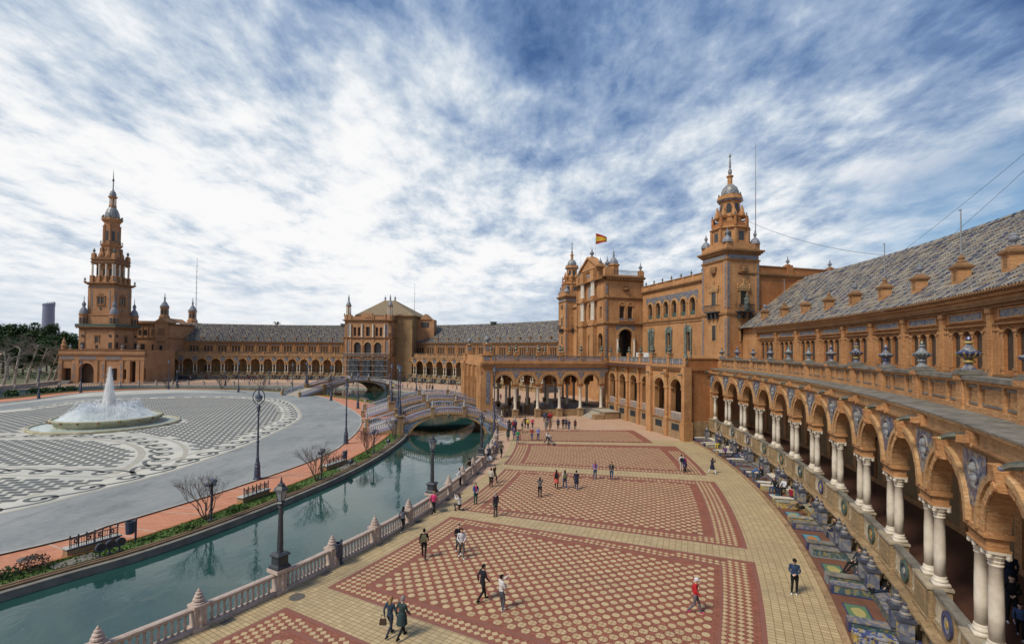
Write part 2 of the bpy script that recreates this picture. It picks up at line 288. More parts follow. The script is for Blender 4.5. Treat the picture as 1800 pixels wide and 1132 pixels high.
# ------------------------------------------------------------------ helpers
class MB:
    def __init__(s, T=None): s.v = []; s.f = []; s.m = []; s.uv = {}; s.T = T; s.c = []
    def add(s, vs, fs, mi=0, col=None):
        o = len(s.v)
        T = s.T
        s.v += [T(*p) for p in vs] if T else [tuple(p) for p in vs]
        for f in fs:
            s.f.append(tuple(i+o for i in f)); s.m.append(mi); s.c.append(col)
        return s
    def bx(s, x0, x1, y0, y1, z0, z1, mi=0, col=None):
        return s.add([(x0, y0, z0), (x1, y0, z0), (x1, y1, z0), (x0, y1, z0), (x0, y0, z1), (x1, y0, z1), (x1, y1, z1), (x0, y1, z1)],
                     [(0, 3, 2, 1), (4, 5, 6, 7), (0, 1, 5, 4), (1, 2, 6, 5), (2, 3, 7, 6), (3, 0, 4, 7)], mi, col)
    def fr(s, x0, x1, y0, y1, z0, z1, t, mi=0):          # frustum box, top shrunk by t
        return s.add([(x0, y0, z0), (x1, y0, z0), (x1, y1, z0), (x0, y1, z0), (x0+t, y0+t, z1), (x1-t, y0+t, z1), (x1-t, y1-t, z1), (x0+t, y1-t, z1)],
                     [(0, 3, 2, 1), (4, 5, 6, 7), (0, 1, 5, 4), (1, 2, 6, 5), (2, 3, 7, 6), (3, 0, 4, 7)], mi)
    def lathe(s, prof, n=12, c=(0, 0, 0), mi=0, ph=None, cap=True):
        if ph is None: ph = PI/n
        vs = []; k = len(prof)
        for r, z in prof:
            for i in range(n):
                a = ph+2*PI*i/n; vs.append((c[0]+r*math.cos(a), c[1]+r*math.sin(a), c[2]+z))
        fs = []
        for j in range(k-1):
            for i in range(n):
                q = (i+1) % n; fs.append((j*n+i, j*n+q, (j+1)*n+q, (j+1)*n+i))
        if cap: fs.append(tuple(range(n-1, -1, -1))); fs.append(tuple((k-1)*n+i for i in range(n)))
        return s.add(vs, fs, mi)
    def sq(s, prof, c=(0, 0, 0), mi=0):                  # square lathe, r = half side
        return s.lathe([(r*math.sqrt(2), z) for r, z in prof], 4, c, mi, PI/4)
    def tube(s, pts, r, n=6, mi=0, cap=True):
        pts = [Vector(p) for p in pts]; k = len(pts); vs = []
        rs = r if isinstance(r, (list, tuple)) else [r]*k
        for i, p in enumerate(pts):
            d = (pts[min(i+1, k-1)]-pts[max(i-1, 0)]).normalized()
            a = d.cross(Vector((0, 0, 1)) if abs(d.z) < .95 else Vector((1, 0, 0))).normalized(); b = d.cross(a)
            for j in range(n):
                t = 2*PI*j/n; q = p+(a*math.cos(t)+b*math.sin(t))*rs[i]; vs.append(tuple(q))
        fs = [(i*n+j, i*n+(j+1) % n, (i+1)*n+(j+1) % n, (i+1)*n+j) for i in range(k-1) for j in range(n)]
        if cap: fs += [tuple(range(n-1, -1, -1)), tuple((k-1)*n+j for j in range(n))]
        return s.add(vs, fs, mi)
    def wall(s, x0, x1, z0, z1, y0, y1, ops=(), mi=0, n=10):
        # slab with openings (xc, halfwidth, z_bottom, z_spring, arched)
        x = x0
        for xc, hw, zb, zs, arc in sorted(ops):
            if xc-hw > x+1e-6: s.bx(x, xc-hw, y0, y1, z0, z1, mi)
            if zb > z0+1e-6: s.bx(xc-hw, xc+hw, y0, y1, z0, zb, mi)
            if not arc: s.bx(xc-hw, xc+hw, y0, y1, zs, z1, mi)
            else:
                A = [(xc-hw*math.cos(PI*i/n), zs+hw*math.sin(PI*i/n)) for i in range(n+1)]
                for (xa, za), (xb, zb2) in zip(A, A[1:]):
                    s.add([(xa, y0, za), (xb, y0, zb2), (xb, y0, z1), (xa, y0, z1), (xa, y1, za), (xb, y1, zb2), (xb, y1, z1), (xa, y1, z1)],
                          [(0, 1, 2, 3), (7, 6, 5, 4), (0, 4, 5, 1), (3, 2, 6, 7)], mi)
            x = xc+hw
        if x1 > x+1e-6: s.bx(x, x1, y0, y1, z0, z1, mi)
        return s
    def ring(s, xc, zs, r0, r1, y0, y1, n=14, mi=0, a0=0., a1=PI):
        P = [(a0+(a1-a0)*i/n) for i in range(n+1)]; vs = []
        for t in P:
            c_, s_ = -math.cos(t), math.sin(t)
            vs += [(xc+r0*c_, y0, zs+r0*s_), (xc+r1*c_, y0, zs+r1*s_), (xc+r1*c_, y1, zs+r1*s_), (xc+r0*c_, y1, zs+r0*s_)]
        fs = [(4*i+j, 4*i+(j+1) % 4, 4*i+4+(j+1) % 4, 4*i+4+j) for i in range(n) for j in range(4)]
        fs += [(0, 3, 2, 1), (4*n, 4*n+1, 4*n+2, 4*n+3)]
        return s.add(vs, fs, mi)
    def poly(s, pts, z0, z1, mi=0):                     # vertical prism of a polygon (holes not allowed)
        k = len(pts); tri = geometry.tessellate_polygon([[Vector((p[0], p[1], 0)) for p in pts]])
        vs = [(p[0], p[1], z0) for p in pts]+[(p[0], p[1], z1) for p in pts]
        fs = [tuple(k+i for i in t) for t in tri]+[(i, (i+1) % k, k+(i+1) % k, k+i) for i in range(k)]
        return s.add(vs, fs, mi)
    def mesh(s, name, mats, smooth=False, uvfn=None):
        me = bpy.data.meshes.new(name); me.from_pydata(s.v, [], s.f)
        for m in (mats if isinstance(mats, (list, tuple)) else [mats]): me.materials.append(m)
        if any(s.m): me.polygons.foreach_set('material_index', s.m)
        if smooth: me.polygons.foreach_set('use_smooth', [True]*len(me.polygons))
        if uvfn:
            ul = me.uv_layers.new(name='UVMap'); vv = [uvfn(*p) for p in s.v]
            ul.data.foreach_set('uv', [c for l in me.loops for c in vv[l.vertex_index]])
        if any(c is not None for c in s.c):
            at = me.color_attributes.new('tile_colour', 'FLOAT_COLOR', 'CORNER'); d = []
            for p, c in zip(me.polygons, s.c): d += list((*(c or (.3, .3, .3)), 1))*p.loop_total
            at.data.foreach_set('color', d)
        bm = bmesh.new(); bm.from_mesh(me); bmesh.ops.recalc_face_normals(bm, faces=bm.faces); bm.to_mesh(me); bm.free()
        me.update(); return me
def ob(name, me, parent=None, loc=(0, 0, 0), rz=0., sca=None):
    o = bpy.data.objects.new(name, me); COL.objects.link(o)
    if parent: o.parent = parent
    o.location = loc; o.rotation_euler = (0, 0, rz)
    if sca: o.scale = sca if isinstance(sca, tuple) else (sca,)*3
    return o
def tag(o, label=None, cat=None, group=None, kind=None):
    if label: o['label'] = label
    if cat: o['category'] = cat
    if group: o['group'] = group
    if kind: o['kind'] = kind
    return o
def thing(name, label, cat, loc=(0, 0, 0), rz=0., group=None):
    return tag(ob(name, None, None, loc, rz), label, cat, group)
def part(name, mb, mats, parent, loc=(0, 0, 0), rz=0., smooth=False, uvfn=None, stuff=False):
    o = ob(name, mb.mesh(name, mats, smooth, uvfn), parent, loc, rz)
    if stuff: o['kind'] = 'stuff'
    return o
def copy_tree(o, loc=None, rz=None, label=None, group=None, parent=None):
    c = o.copy(); COL.objects.link(c); c.parent = parent
    if loc is not None: c.location = loc
    if rz is not None: c.rotation_euler = (0, 0, rz)
    if label: c['label'] = label
    if group: c['group'] = group
    for ch in o.children: copy_tree(ch, parent=c)
    return c
def spline(pts, k=8, closed=False):
    P = [Vector((p[0], p[1], p[2] if len(p) > 2 else 0)) for p in pts]; n = len(P); out_ = []
    for i in range(n if closed else n-1):
        a, b, c, d = (P[(i-1) % n], P[i], P[(i+1) % n], P[(i+2) % n]) if closed else (P[max(i-1, 0)], P[i], P[i+1], P[min(i+2, n-1)])
        for j in range(k):
            t = j/k; out_.append(.5*((2*b)+(c-a)*t+(2*a-5*b+4*c-d)*t*t+(3*b-a-3*c+d)*t**3))
    if not closed: out_.append(P[-1])
    return [tuple(p) for p in out_]
def offset(path, d, closed=False):
    n = len(path); o = []
    for i in range(n):
        a = path[(i-1) % n] if closed or i > 0 else path[i]; b = path[(i+1) % n] if closed or i < n-1 else path[i]
        dx, dy = b[0]-a[0], b[1]-a[1]; q = math.hypot(dx, dy) or 1
        o.append((path[i][0]-dy/q*d, path[i][1]+dx/q*d))
    return o
def strip(mb, A, B, z, mi=0, closed=False, zb=None):
    n = len(A); vs = [(*p[:2], z) for p in A]+[(*p[:2], z if zb is None else zb) for p in B]
    fs = [(i, (i+1) % n, n+(i+1) % n, n+i) for i in range(n if closed else n-1)]
    return mb.add(vs, fs, mi)
def wallstrip(mb, A, z0, z1, mi=0, closed=False):
    n = len(A); vs = [(*p[:2], z0) for p in A]+[(*p[:2], z1) for p in A]
    return mb.add(vs, [(i, (i+1) % n, n+(i+1) % n, n+i) for i in range(n if closed else n-1)], mi)
def moulding(mb, prof, path, mi=0):                      # prof [(offset,z)] swept along plan path
    k = len(prof); n = len(path); cols = [offset(path, p[0]) for p in prof]
    vs = [(*cols[j][i], prof[j][1]) for i in range(n) for j in range(k)]
    fs = [(i*k+j, i*k+(j+1) % k, (i+1)*k+(j+1) % k, (i+1)*k+j) for i in range(n-1) for j in range(k)]
    fs += [tuple(range(k)), tuple((n-1)*k+j for j in range(k-1, -1, -1))]
    return mb.add(vs, fs, mi)
# ------------------------------------------------------------------ plan of the plaza
CE = (-88.69, 67.83); RW = 116.39; BAY = R_(2.36); BW = RW*BAY
def pol(r, a): return (CE[0]+r*math.cos(R_(a)), CE[1]+r*math.sin(R_(a)))
def pl(*ar): return [pol(r, a) for a, r in ar]
BAL = spline([(-75, -60), (-45, -25)]+pl((-45, 88.5), (-38, 88.5), (-34, 88.5), (-29, 88.6), (-24, 88.4), (-19, 87.9), (-15, 87.4), (-10, 87.1), (-5, 86.7), (1, 86.3), (10, 87.6), (20, 90), (34.6, 92.5), (45.3, 92.8), (61, 92.5), (80, 89), (102.6, 87.4), (112, 86.5), (118, 83), (127, 76))+[(-143, 105), (-152, 60), (-140, -10), (-105, -55)], 8, True)
ISL = spline([(-62, -22), (-37, 4)]+pl((-34.6, 77.9), (-30.5, 78), (-26.5, 77.5), (-21.5, 76.7), (-17, 76.1), (-11, 75.3), (-4.7, 74.6), (.4, 74.1), (10, 73.4), (20, 72.7), (30, 72.2), (38, 71.8), (48, 71.1), (59.5, 70.9), (80, 73.2), (98.8, 75.3), (112, 71), (118, 62), (123, 51))+[(-121, 88), (-127, 40), (-120, 0), (-92, -20)], 8, True)
RED = spline([(-70, -10), (-46, 9)]+pl((-33.8, 71.6), (-29.4, 71.1), (-25, 70.5), (-22, 70.1), (-14.8, 69.4), (-9, 68.7), (-5.4, 67.8), (2, 66.4), (10, 65.2), (18.8, 64.2), (34.2, 63.6), (48, 66), (59.5, 68), (78, 69.6), (96.7, 70.2), (107, 65), (112, 57), (116.5, 41))+[(-112, 84), (-118, 40), (-112, 8), (-92, -8)], 8, True)
def gp(*p): return [G(*q) for q in p]
MOS = spline([(-44, 20)]+gp((0, 904.5), (150, 868), (300, 830), (389, 799), (456, 773.5), (522, 741), (530, 727), (513.7, 709), (478, 700), (400, 696.5), (300, 697.5), (150, 703), (0, 722))+[(-108, 72), (-112, 45), (-100, 20), (-72, 9)], 10, True)

def fill(name, outer, holes, z, mat):
    ls = [[Vector((*p[:2], 0)) for p in outer]]+[[Vector((*p[:2], 0)) for p in h] for h in holes]
    tri = geometry.tessellate_polygon(ls); vs = [(v.x, v.y, z) for l in ls for v in l]
    return tag(part(name, MB().add(vs, tri), mat, None), kind='structure')
big_sq = [(-2500, -600), (2500, -600), (2500, 3500), (-2500, 3500)]
WATER_Z = -.36
fill('promenade', big_sq, [BAL], 0, K['far_paving'])
fill('island_ground', ISL, [], 0, K['red_walk'])
fill('plaza_road', RED, [], .006, K['cobble_road'])
fill('plaza_mosaic', MOS, [], .012, K['mosaic_light'])
tag(part('water', MB().add([(-220, -140, WATER_Z), (40, -140, WATER_Z), (40, 190, WATER_Z), (-220, 190, WATER_Z)], [(0, 1, 2, 3)]), K['canal_water'], None), kind='structure')
q = MB(); wallstrip(q, BAL, -1.6, 0, 0, True); wallstrip(q, ISL, -1.6, 0, 0, True)
tag(part('canal_wall', q, K['concrete'], None), kind='structure')
# far outer mosaic strip beyond the ring road
A = spline(gp((0, 713.5), (80, 704.5), (150, 697.5), (230, 693), (300, 690.5), (380, 690.5), (430, 692)), 8); B = spline(gp((0, 711.2), (80, 701), (150, 691), (230, 687), (300, 685.2), (380, 687), (430, 690.5)), 8)
q = MB(); strip(q, A, B, .012); tag(part('outer_mosaic', q, K['mosaic_light'], None), kind='structure')

# island edge: kerb, low brown pipe hedge, grass strip, brick edging
i0 = next(i for i, p in enumerate(ISL) if math.hypot(p[0]+37, p[1]-4) < 3); n_i = len(ISL)
ed = [p[:2] for p in ISL[i0:i0+8*21]]
def band(name, a, b, z0, z1, mat):
    q = MB(); A, B = offset(ed, a), offset(ed, b); strip(q, A, B, z1); wallstrip(q, A, z0, z1); wallstrip(q, B, z0, z1)
    return tag(part(name, q, mat, None), kind='structure')
band('canal_kerb', -.02, .30, -.5, .06, K['canal_stone'])
band('brown_soil', .30, .92, 0, .05, K['soil']); band('brown_border', .34, .54, 0, .15, K['hedge_pipe']); band('brown_border', .66, .86, 0, .15, K['hedge_pipe'])
band('grass_strip', .9, 2.5, 0, .05, K['grass'])
band('brick_edging', 2.5, 2.72, 0, .12, K['brick_red'])
q = MB(); o1 = offset(ed, 1.7)
red_k = [p[:2] for p in RED]
strip(q, offset(RED, -.12, True), offset(RED, .12, True), .1, 0, True); wallstrip(q, offset(RED, .12, True), 0, .1, 0, True)
tag(part('road_kerb', q, K['kerb'], None), kind='structure')
# blades and tufts
q = MB()
acc = 0
for i in range(len(ed)-1):
    (x0, y0), (x1, y1) = ed[i], ed[i+1]; ln = math.hypot(x1-x0, y1-y0); dist = math.hypot(x0, y0)
    for k in range(int(ln*(60 if dist < 45 else 24 if dist < 75 else 6))):
        t = rnd.random(); d = rnd.uniform(.95, 2.45); nx, ny = -(y1-y0)/ln, (x1-x0)/ln
        x, y = x0+(x1-x0)*t+nx*d, y0+(y1-y0)*t+ny*d; h = rnd.uniform(.06, .22); a = rnd.uniform(0, PI); s = rnd.uniform(.04, .09)
        lx, ly = rnd.uniform(-.1, .1), rnd.uniform(-.1, .1)
        q.add([(x-s*math.cos(a), y-s*math.sin(a), .04), (x+s*math.cos(a), y+s*math.sin(a), .04), (x+lx, y+ly, .04+h)], [(0, 1, 2)])
tag(part('grass', q, K['grass'], None), kind='stuff')
# pale joint lines across the red walk
q = MB()
for i in range(4, len(ed)-2, 7):
    for dlt in (0, 1.1):
        a, b = offset(ed, 2.8)[i], offset(ed, 7.0)[i]; tx, ty = ed[i+1][0]-ed[i][0], ed[i+1][1]-ed[i][1]; tl = math.hypot(tx, ty); tx /= tl; ty /= tl
        a = (a[0]+tx*dlt, a[1]+ty*dlt); b = (b[0]+tx*(dlt-.7), b[1]+ty*(dlt-.7))
        q.add([(a[0], a[1], .005), (a[0]+tx*.13, a[1]+ty*.13, .005), (b[0]+tx*.13, b[1]+ty*.13, .005), (b[0], b[1], .005)], [(0, 1, 2, 3)])
tag(part('walk_joints', q, simple('pale_joint', (.55, .38, .29), None, 2), None), kind='structure')

# ---- mosaic pattern: checks, scroll bands, light borders (dark pebbles laid in the light ground)
pat = MB(); lines = MB()
def inside(p, poly):
    c = False; j = len(poly)-1
    for i in range(len(poly)):
        if (poly[i][1] > p[1]) != (poly[j][1] > p[1]) and p[0] < (poly[j][0]-poly[i][0])*(p[1]-poly[i][1])/(poly[j][1]-poly[i][1])+poly[i][0]: c = not c
        j = i
    return c
def resample(path, step):
    o = [path[0]]; acc = 0
    for a, b in zip(path, path[1:]):
        l = math.hypot(b[0]-a[0], b[1]-a[1]); 
        while acc+l >= step:
            t = (step-acc)/l; a = (a[0]+(b[0]-a[0])*t, a[1]+(b[1]-a[1])*t); o.append(a[:2]); l = math.hypot(b[0]-a[0], b[1]-a[1]); acc = 0
        acc += l
    return o
def ribbon(pts, w, z=.018):
    n = len(pts); A = offset(pts, w/2); B = offset(pts, -w/2)
    strip(pat, A, B, z)
def scrolls(path, amp, per, side=1, wd=.40):
    P = resample(path, per)
    for a, b in zip(P, P[1:]):
        tx, ty = b[0]-a[0], b[1]-a[1]; l = math.hypot(tx, ty); tx /= l; ty /= l; nx, ny = -ty*side, tx*side
        pts = []
        for k in range(25):                      # volute
            t = k/24; th = -PI*.5+t*PI*2.5; r = amp*(1-t*.72)
            u, v = .55*l+r*math.cos(th)*.95, r*math.sin(th)
            pts.append((u, v))
        lead = [(-.42*l+(.95*l+0)*k/8, -amp*math.cos((k/8)*PI*.0)*1.0 if 0 else -amp+(1-math.cos((1-k/8)*PI*.5))*amp*.9) for k in range(8)]
        ribbon([(a[0]+tx*u+nx*v, a[1]+ty*u+ny*v) for u, v in lead+pts], wd)
mos = [p[:2] for p in MOS]
vis = mos[4:10*13]
mo_in = offset(mos, 3.5, True)
scrolls(offset(vis, 1.9), 1.15, 3.4, 1)
for d0, d1 in ((0, .45), (3.3, 3.75)): strip(lines, offset(mos, d0, True), offset(mos, d1, True), .015, 0, True)
LC, LR = (-59.5, 41.0), 22.6
arc = [(LC[0]+(LR+2.0)*math.cos(R_(a)), LC[1]+(LR+2.0)*math.sin(R_(a))) for a in range(14, 175, 3)]
scrolls(arc, 1.15, 3.2, -1)
for d0, d1 in ((-.35, .35), (3.8, 4.3)):
    strip(lines, [(LC[0]+(LR+d0)*math.cos(R_(a)), LC[1]+(LR+d0)*math.sin(R_(a))) for a in range(12, 176, 3)], [(LC[0]+(LR+d1)*math.cos(R_(a)), LC[1]+(LR+d1)*math.sin(R_(a))) for a in range(12, 176, 3)], .0152)
row = [(-37.0-k, 46.2+k*.02) for k in range(0, 45)]
scrolls(row, 1.0, 3.0, 1)
for yy in (44.6, 47.6): strip(lines, [(-36.6-k, yy+k*.02) for k in range(46)], [(-36.6-k, yy+.35+k*.02) for k in range(46)], .0154)
FC = (-61.9, 74.6)
ax, ay = (math.cos(R_(8)), math.sin(R_(8))), (math.cos(R_(112)), math.sin(R_(112)))
for i in range(-70, 70):
    for j in range(-60, 60):
        u, v = i*1.55+(.775 if j % 2 else 0), j*.82
        cx, cy = FC[0]+ax[0]*u+ay[0]*v, FC[1]+ax[1]*u+ay[1]*v
        if math.hypot(cx-FC[0], cy-FC[1]) < 9.8 or math.hypot(cx-FC[0], cy-FC[1]) > 62: continue
        dl = math.hypot(cx-LC[0], cy-LC[1])
        if LR-1 < dl < LR+4.9 and cy > 46.5: continue
        if 43.9 < cy-(-37-cx)*.02 < 48.6: continue
        if cx < -105 or not inside((cx, cy), mo_in): continue
        h, g = .60, .34
        pat.add([(cx+ax[0]*a+ay[0]*b, cy+ax[1]*a+ay[1]*b, .018) for a, b in ((-h, -g), (h, -g), (h, g), (-h, g))], [(0, 1, 2, 3)])
for (a, b), (c, d) in zip(zip(A, B), zip(A[1:], B[1:])):     # dashes on the outer strip
    for t in (.2, .5, .8):
        for s_ in (0., .5):
            e = lambda p, r: (p[0]+(r[0]-p[0])*t, p[1]+(r[1]-p[1])*t)
            p0, p1 = e(a, b), e(c, d); m0 = (p0[0]+(p1[0]-p0[0])*s_, p0[1]+(p1[1]-p0[1])*s_); m1 = (p0[0]+(p1[0]-p0[0])*(s_+.3), p0[1]+(p1[1]-p0[1])*(s_+.3))
            pat.add([(*m0, .018), (*m1, .018), (m1[0]+.1, m1[1]+.9, .018), (m0[0]+.1, m0[1]+.9, .018)], [(0, 1, 2, 3)])
pebbles = part('dark_pebbles', pat, K['mosaic_dark'], None); tag(pebbles, kind='stuff')
tag(part('mosaic_border', lines, simple('mosaic_beige', (.42, .40, .33), (.34, .32, .27), 1.5), None), kind='structure')

# ---- the promenade in front of the near wing, laid out in polar bands about the same centre
def psheet(name, r0, r1, a0, a1, z, mat, na=None, parent=None):
    na = na or max(2, int(abs(a1-a0)*1.2)); q = MB()
    vs = []; uv = []
    for i in range(na+1):
        a = a0+(a1-a0)*i/na
        for r in (r0, r1): vs.append((*pol(r, a), z)); uv.append((r, R_(a)*100))
    q.add(vs, [(2*i, 2*i+1, 2*i+3, 2*i+2) for i in range(na)])
    me = q.mesh(name, mat); ul = me.uv_layers.new(name='UVMap')
    for l in me.loops: ul.data[l.index].uv = uv[l.vertex_index]
    o = ob(name, me, parent); 
    return o
tag(psheet('paved_walk', 88.75, 113.0, -45, -.9, .004, K['yellow_paving'], 60), kind='structure')
PAN = [(-44, -29.95, 90.4, 110.2), (-28.55, -21.2, 90.5, 110.2), (-20.2, -11.9, 90.0, 110.0), (-10.7, -3.1, 89.5, 109.8), (-2.1, 3.4, 89.4, 107.5)]
tiles_all = []
panels = []
for k, (a0, a1, r0, r1) in enumerate(PAN):
    pnl = tag(psheet('paved_panel', r0, r1, a0, a1, .008, K['dark_red_paving'], 24), kind='structure'); panels.append(pnl)
    e = math.degrees(.3/100)
    def ps(nm, *aa): tag(psheet(nm, *aa), kind='structure')
    w1 = 1.9 if k != 4 else .6; we = 1.25 if k != 4 else .6
    ea = math.degrees(we/100); mat = K['diamond_paving']
    bd = tag(psheet('paved_border', r0+.22, r1-.22, a0+e*.73, a1-e*.73, .012, K['red_paving'], 24), kind='structure')
    dm = MB(); D_ = .345; rm = (r0+r1)/2
    for i in range(int((r1-r0-.5)/D_)):
        r = r0+.22+D_*(i+.5)+.02; dA = math.degrees(D_/r); m_ = int((a1-a0-1.46*e)/dA)
        for j in range(m_):
            a = a0+e*.73+dA*(j+.5)
            if r0+w1-.16 < r < r1-w1+.16 and a0+ea-e*.75 < a < a1-ea+e*.75: continue
            x, y = pol(r, a)
            if x*x+y*y > 62**2 or abs(x) > y*1.15: continue
            c_, s_ = math.cos(R_(a)), math.sin(R_(a)); h_ = D_/2-.012
            dm.add([(x+c_*u-s_*v, y+s_*u+c_*v, .0155) for u, v in ((h_, 0), (0, h_), (-h_, 0), (0, -h_))], [(0, 1, 2, 3)])
    if dm.v: part('tiles', dm, K['oval_tile'], bd, stuff=True)
    ps('paved_line', r0+w1-.14, r1-w1+.14, a0+ea-e*.7, a1-ea+e*.7, .016, K['dark_red_paving'], 24)
    f0, f1, g0, g1 = r0+w1, r1-w1, a0+ea, a1-ea
    ps('paved_field', f0, f1, g0, g1, .020, K['red_paving'], 24)
    dr = .345
    nr_ = int((f1-f0-.35)/dr)
    for i in range(nr_):
        r = f0+.26+i*dr; da = math.degrees(.69/r); m_ = int((g1-g0)/da)
        for j in range(m_):
            a = g0+math.degrees(.28/r)+j*da+(da*.5 if i % 2 else 0)
            if a < g1-math.degrees(.22/r): tiles_all.append((*pol(r, a), R_(a), k))
tiles_all = [t for t in tiles_all if t[1] > 14 and abs(t[0]) < t[1]*1.12]
tiles_all.sort(key=lambda t: t[0]**2+t[1]**2)
def disc(mb, x, y, z, rx, ry, n, a0=0.):
    c_, s_ = math.cos(a0), math.sin(a0)
    P = [(rx*math.cos(2*PI*i/n), ry*math.sin(2*PI*i/n)) for i in range(n)]
    return mb.add([(x+c_*p-s_*q_, y+s_*p+c_*q_, z) for p, q_ in P], [tuple(range(n))])
one = MB()
for qd in range(4):                                      # one round tile = four quarter pieces with recessed joints
    g_ = .011; t0 = qd*PI/2; ce_, se_ = math.cos(t0+PI/4)*g_*1.4, math.sin(t0+PI/4)*g_*1.4
    P = [(0, 0)]+[(.182*math.cos(t0+PI/2*i/4), .182*math.sin(t0+PI/2*i/4)) for i in range(5)]
    one.add([(x+ce_, y+se_, .026) for x, y in P], [tuple(range(6))])
tile_me = one.mesh('tile', K['oval_tile'])
for x, y, a, k in tiles_all[:300]: ob('tile', tile_me, panels[k], (x, y, 0), a)
rest = {}
for x, y, a, k in tiles_all[300:]: disc(rest.setdefault(k, MB()), x, y, .025, .184, .184, 8, a)
for k, mb in rest.items(): part('tiles', mb, K['oval_tile'], panels[k], stuff=True)
# drain covers and manholes on the walk
def cover(px, py, r, sq, label):
    x, y = G(px, py); a = math.degrees(math.atan2(y-CE[1], x-CE[0])); q = MB()
    if sq: q.bx(-.16, .16, -.28, .28, .006, .02)
    else: q.lathe([(r, .006), (r, .02), (r-.05, .024)], 20)
    for i in range(-2, 3): q.bx(-.12 if sq else -r*.6, .12 if sq else r*.6, i*(.09 if sq else r*.28)-.012, i*(.09 if sq else r*.28)+.012, .02, .03)
    o = part('drain_cover' if sq else 'manhole_cover', q, K['manhole'], None, (x, y, 0), R_(a)); tag(o, label, 'drain cover' if sq else 'manhole cover', 'iron covers set in the ground')
cover(522, 1049, .36, False, 'round manhole cover on the yellow paving below the nearest balustrade lamp')
cover(779, 896, .36, False, 'round manhole cover behind the woman in the pink jacket')
for px, py, l in ((401, 1092, 'square drain grate nearest the camera by the balustrade'), (574, 1008, 'drain grate on the yellow paving before the first bin'), (671, 957, 'drain grate between the bin and the backpack woman'), (735, 917, 'drain grate beside the grey-jacketed person at the railing'), (788, 878, 'drain grate behind the kneeling photographer'), (819, 852, 'drain grate near the two people leaning at the rail'), (840, 832, 'drain grate below the far balustrade lamp'), (868, 806, 'drain grate beside the walker in brown')): cover(px, py, 0, True, l)
cover(47, 982, .42, False, 'round manhole cover on the red walk at far left'); cover(644, 742, .45, False, 'pale round cover on the red walk before the bridge steps'); cover(632, 758, .4, False, 'oval cover on the red walk beside the bare bush')
# ------------------------------------------------------------------ the curved gallery wings
def PT(x, y, z): return ((RW+y)*math.cos(x/RW), (RW+y)*math.sin(x/RW), z)
hb = BW/2
ME = {}
def bm_(name, fn, mats, smooth=False):
    q = MB(PT); fn(q); ME[name] = q.mesh(name.split(':')[0], mats, smooth)
PW = .80                                                # half width of a pier
def f(q):
    q.wall(-hb, hb, 6.68, 9.0, -.45, .12, [(0, 1.60, 6.68, 6.68, True)], 0, 16)
bm_('arch_wall', f, [K['brick_arch']])
def f(q):
    
    for i in range(27):                                  # voussoirs, every brick-on-edge proud by a different hair
        a = PI*i/27; q.ring(0, 6.68, 1.60, 1.84, -.53-.005*(i*5 % 3), -.45, 1, 0 if i % 2 else 2, a+.006, a+PI/27-.006)
    q.ring(0, 6.68, 1.88, 2.08, -.60, -.45, 18, 0); q.ring(0, 6.68, 1.60, 2.06, -.49, -.45, 18, 1)
bm_('archivolt', f, [K['brick_pale'], K['brick_dark'], K['brick']])
def f(q):
    q.add([(-.16, -.45, 8.22), (.16, -.45, 8.22), (.22, -.45, 9.0), (-.22, -.45, 9.0), (-.13, -.72, 8.25), (.13, -.72, 8.25), (.2, -.85, 8.98), (-.2, -.85, 8.98)], [(0, 1, 5, 4), (4, 5, 6, 7), (1, 2, 6, 5), (3, 0, 4, 7), (2, 3, 7, 6)])
    q.ring(0, 8.36, .0, .14, -.80, -.66, 8, 0, 0, 2*PI)
bm_('keystone', f, [K['brick']])
def f(q):                                               # blue spandrel over the pier, cut by the two archivolts (pier at x=0)
    for sgn in (1,):
        prof = []
        for i in range(9):
            z = 7.2+i*(8.93-7.2)/8; d = math.sqrt(max(0, 2.08**2-(z-6.68)**2)); w_ = min(.92, max(.03, hb-d)); prof.append((w_, z))
        for (w0, z0), (w1, z1) in zip(prof, prof[1:]):
            q.add([(-w0, -.47, z0), (w0, -.47, z0), (w1, -.47, z1), (-w1, -.47, z1)], [(0, 1, 2, 3)])
bm_('spandrel_tile', f, [K['blue_tile']])
def f(q):                                               # bust in relief
    T = q.T
    q.ring(0, 8.34, .36, .43, -.52, -.47, 16, 1, 0, 2*PI)
    def blob(cx, cz, rx, rz, d):
        vs = [(cx, -.47-d, cz)]; n = 10
        for k, fct in ((.6, .75), (1., 0)): vs += [(cx+rx*k*math.cos(2*PI*i/n), -.47-d*fct, cz+rz*k*math.sin(2*PI*i/n)) for i in range(n)]
        q.add(vs, [(0, 1+i, 1+(i+1) % n) for i in range(n)]+[(1+i, 1+n+i, 1+n+(i+1) % n, 1+(i+1) % n) for i in range(n)])
    blob(0, 8.42, .13, .18, .17); blob(0, 8.25, .07, .12, .10); blob(0.01, 8.08, .25, .17, .12); blob(.0, 7.96, .17, .26, .10); blob(.02, 8.52, .14, .10, .13)
bm_('relief_bust', f, [simple('bust_stone', (.29, .29, .29), (.13, .14, .15), 7, .5), K['blue_dull']], False)
def f(q):
    q.bx(-PW-.02, PW+.02, -.52, .18, 6.50, 6.68); q.bx(-PW+.1, PW-.1, -.42, .1, 6.17, 6.50); q.bx(-PW+.03, PW-.03, -.46, .14, 6.10, 6.17)
    for i in range(-6, 7): q.bx(i*.11-.03, i*.11+.03, -.48, -.42, 6.38, 6.48, 1)
bm_('impost', f, [K['brick'], K['brick_dark']])
def f(q):                                               # column shaft, local origin at its foot, straight (not wrapped)
    pass
qc = MB(); qc.bx(-.26, .26, -.26, .26, 0, .16); qc.lathe([(.25, .16), (.26, .22), (.24, .28), (.2, .31), (.22, .36), (.2, .40)], 16)
qc.v = [(x, y, z*3.1/3.29) for x, y, z in qc.v]
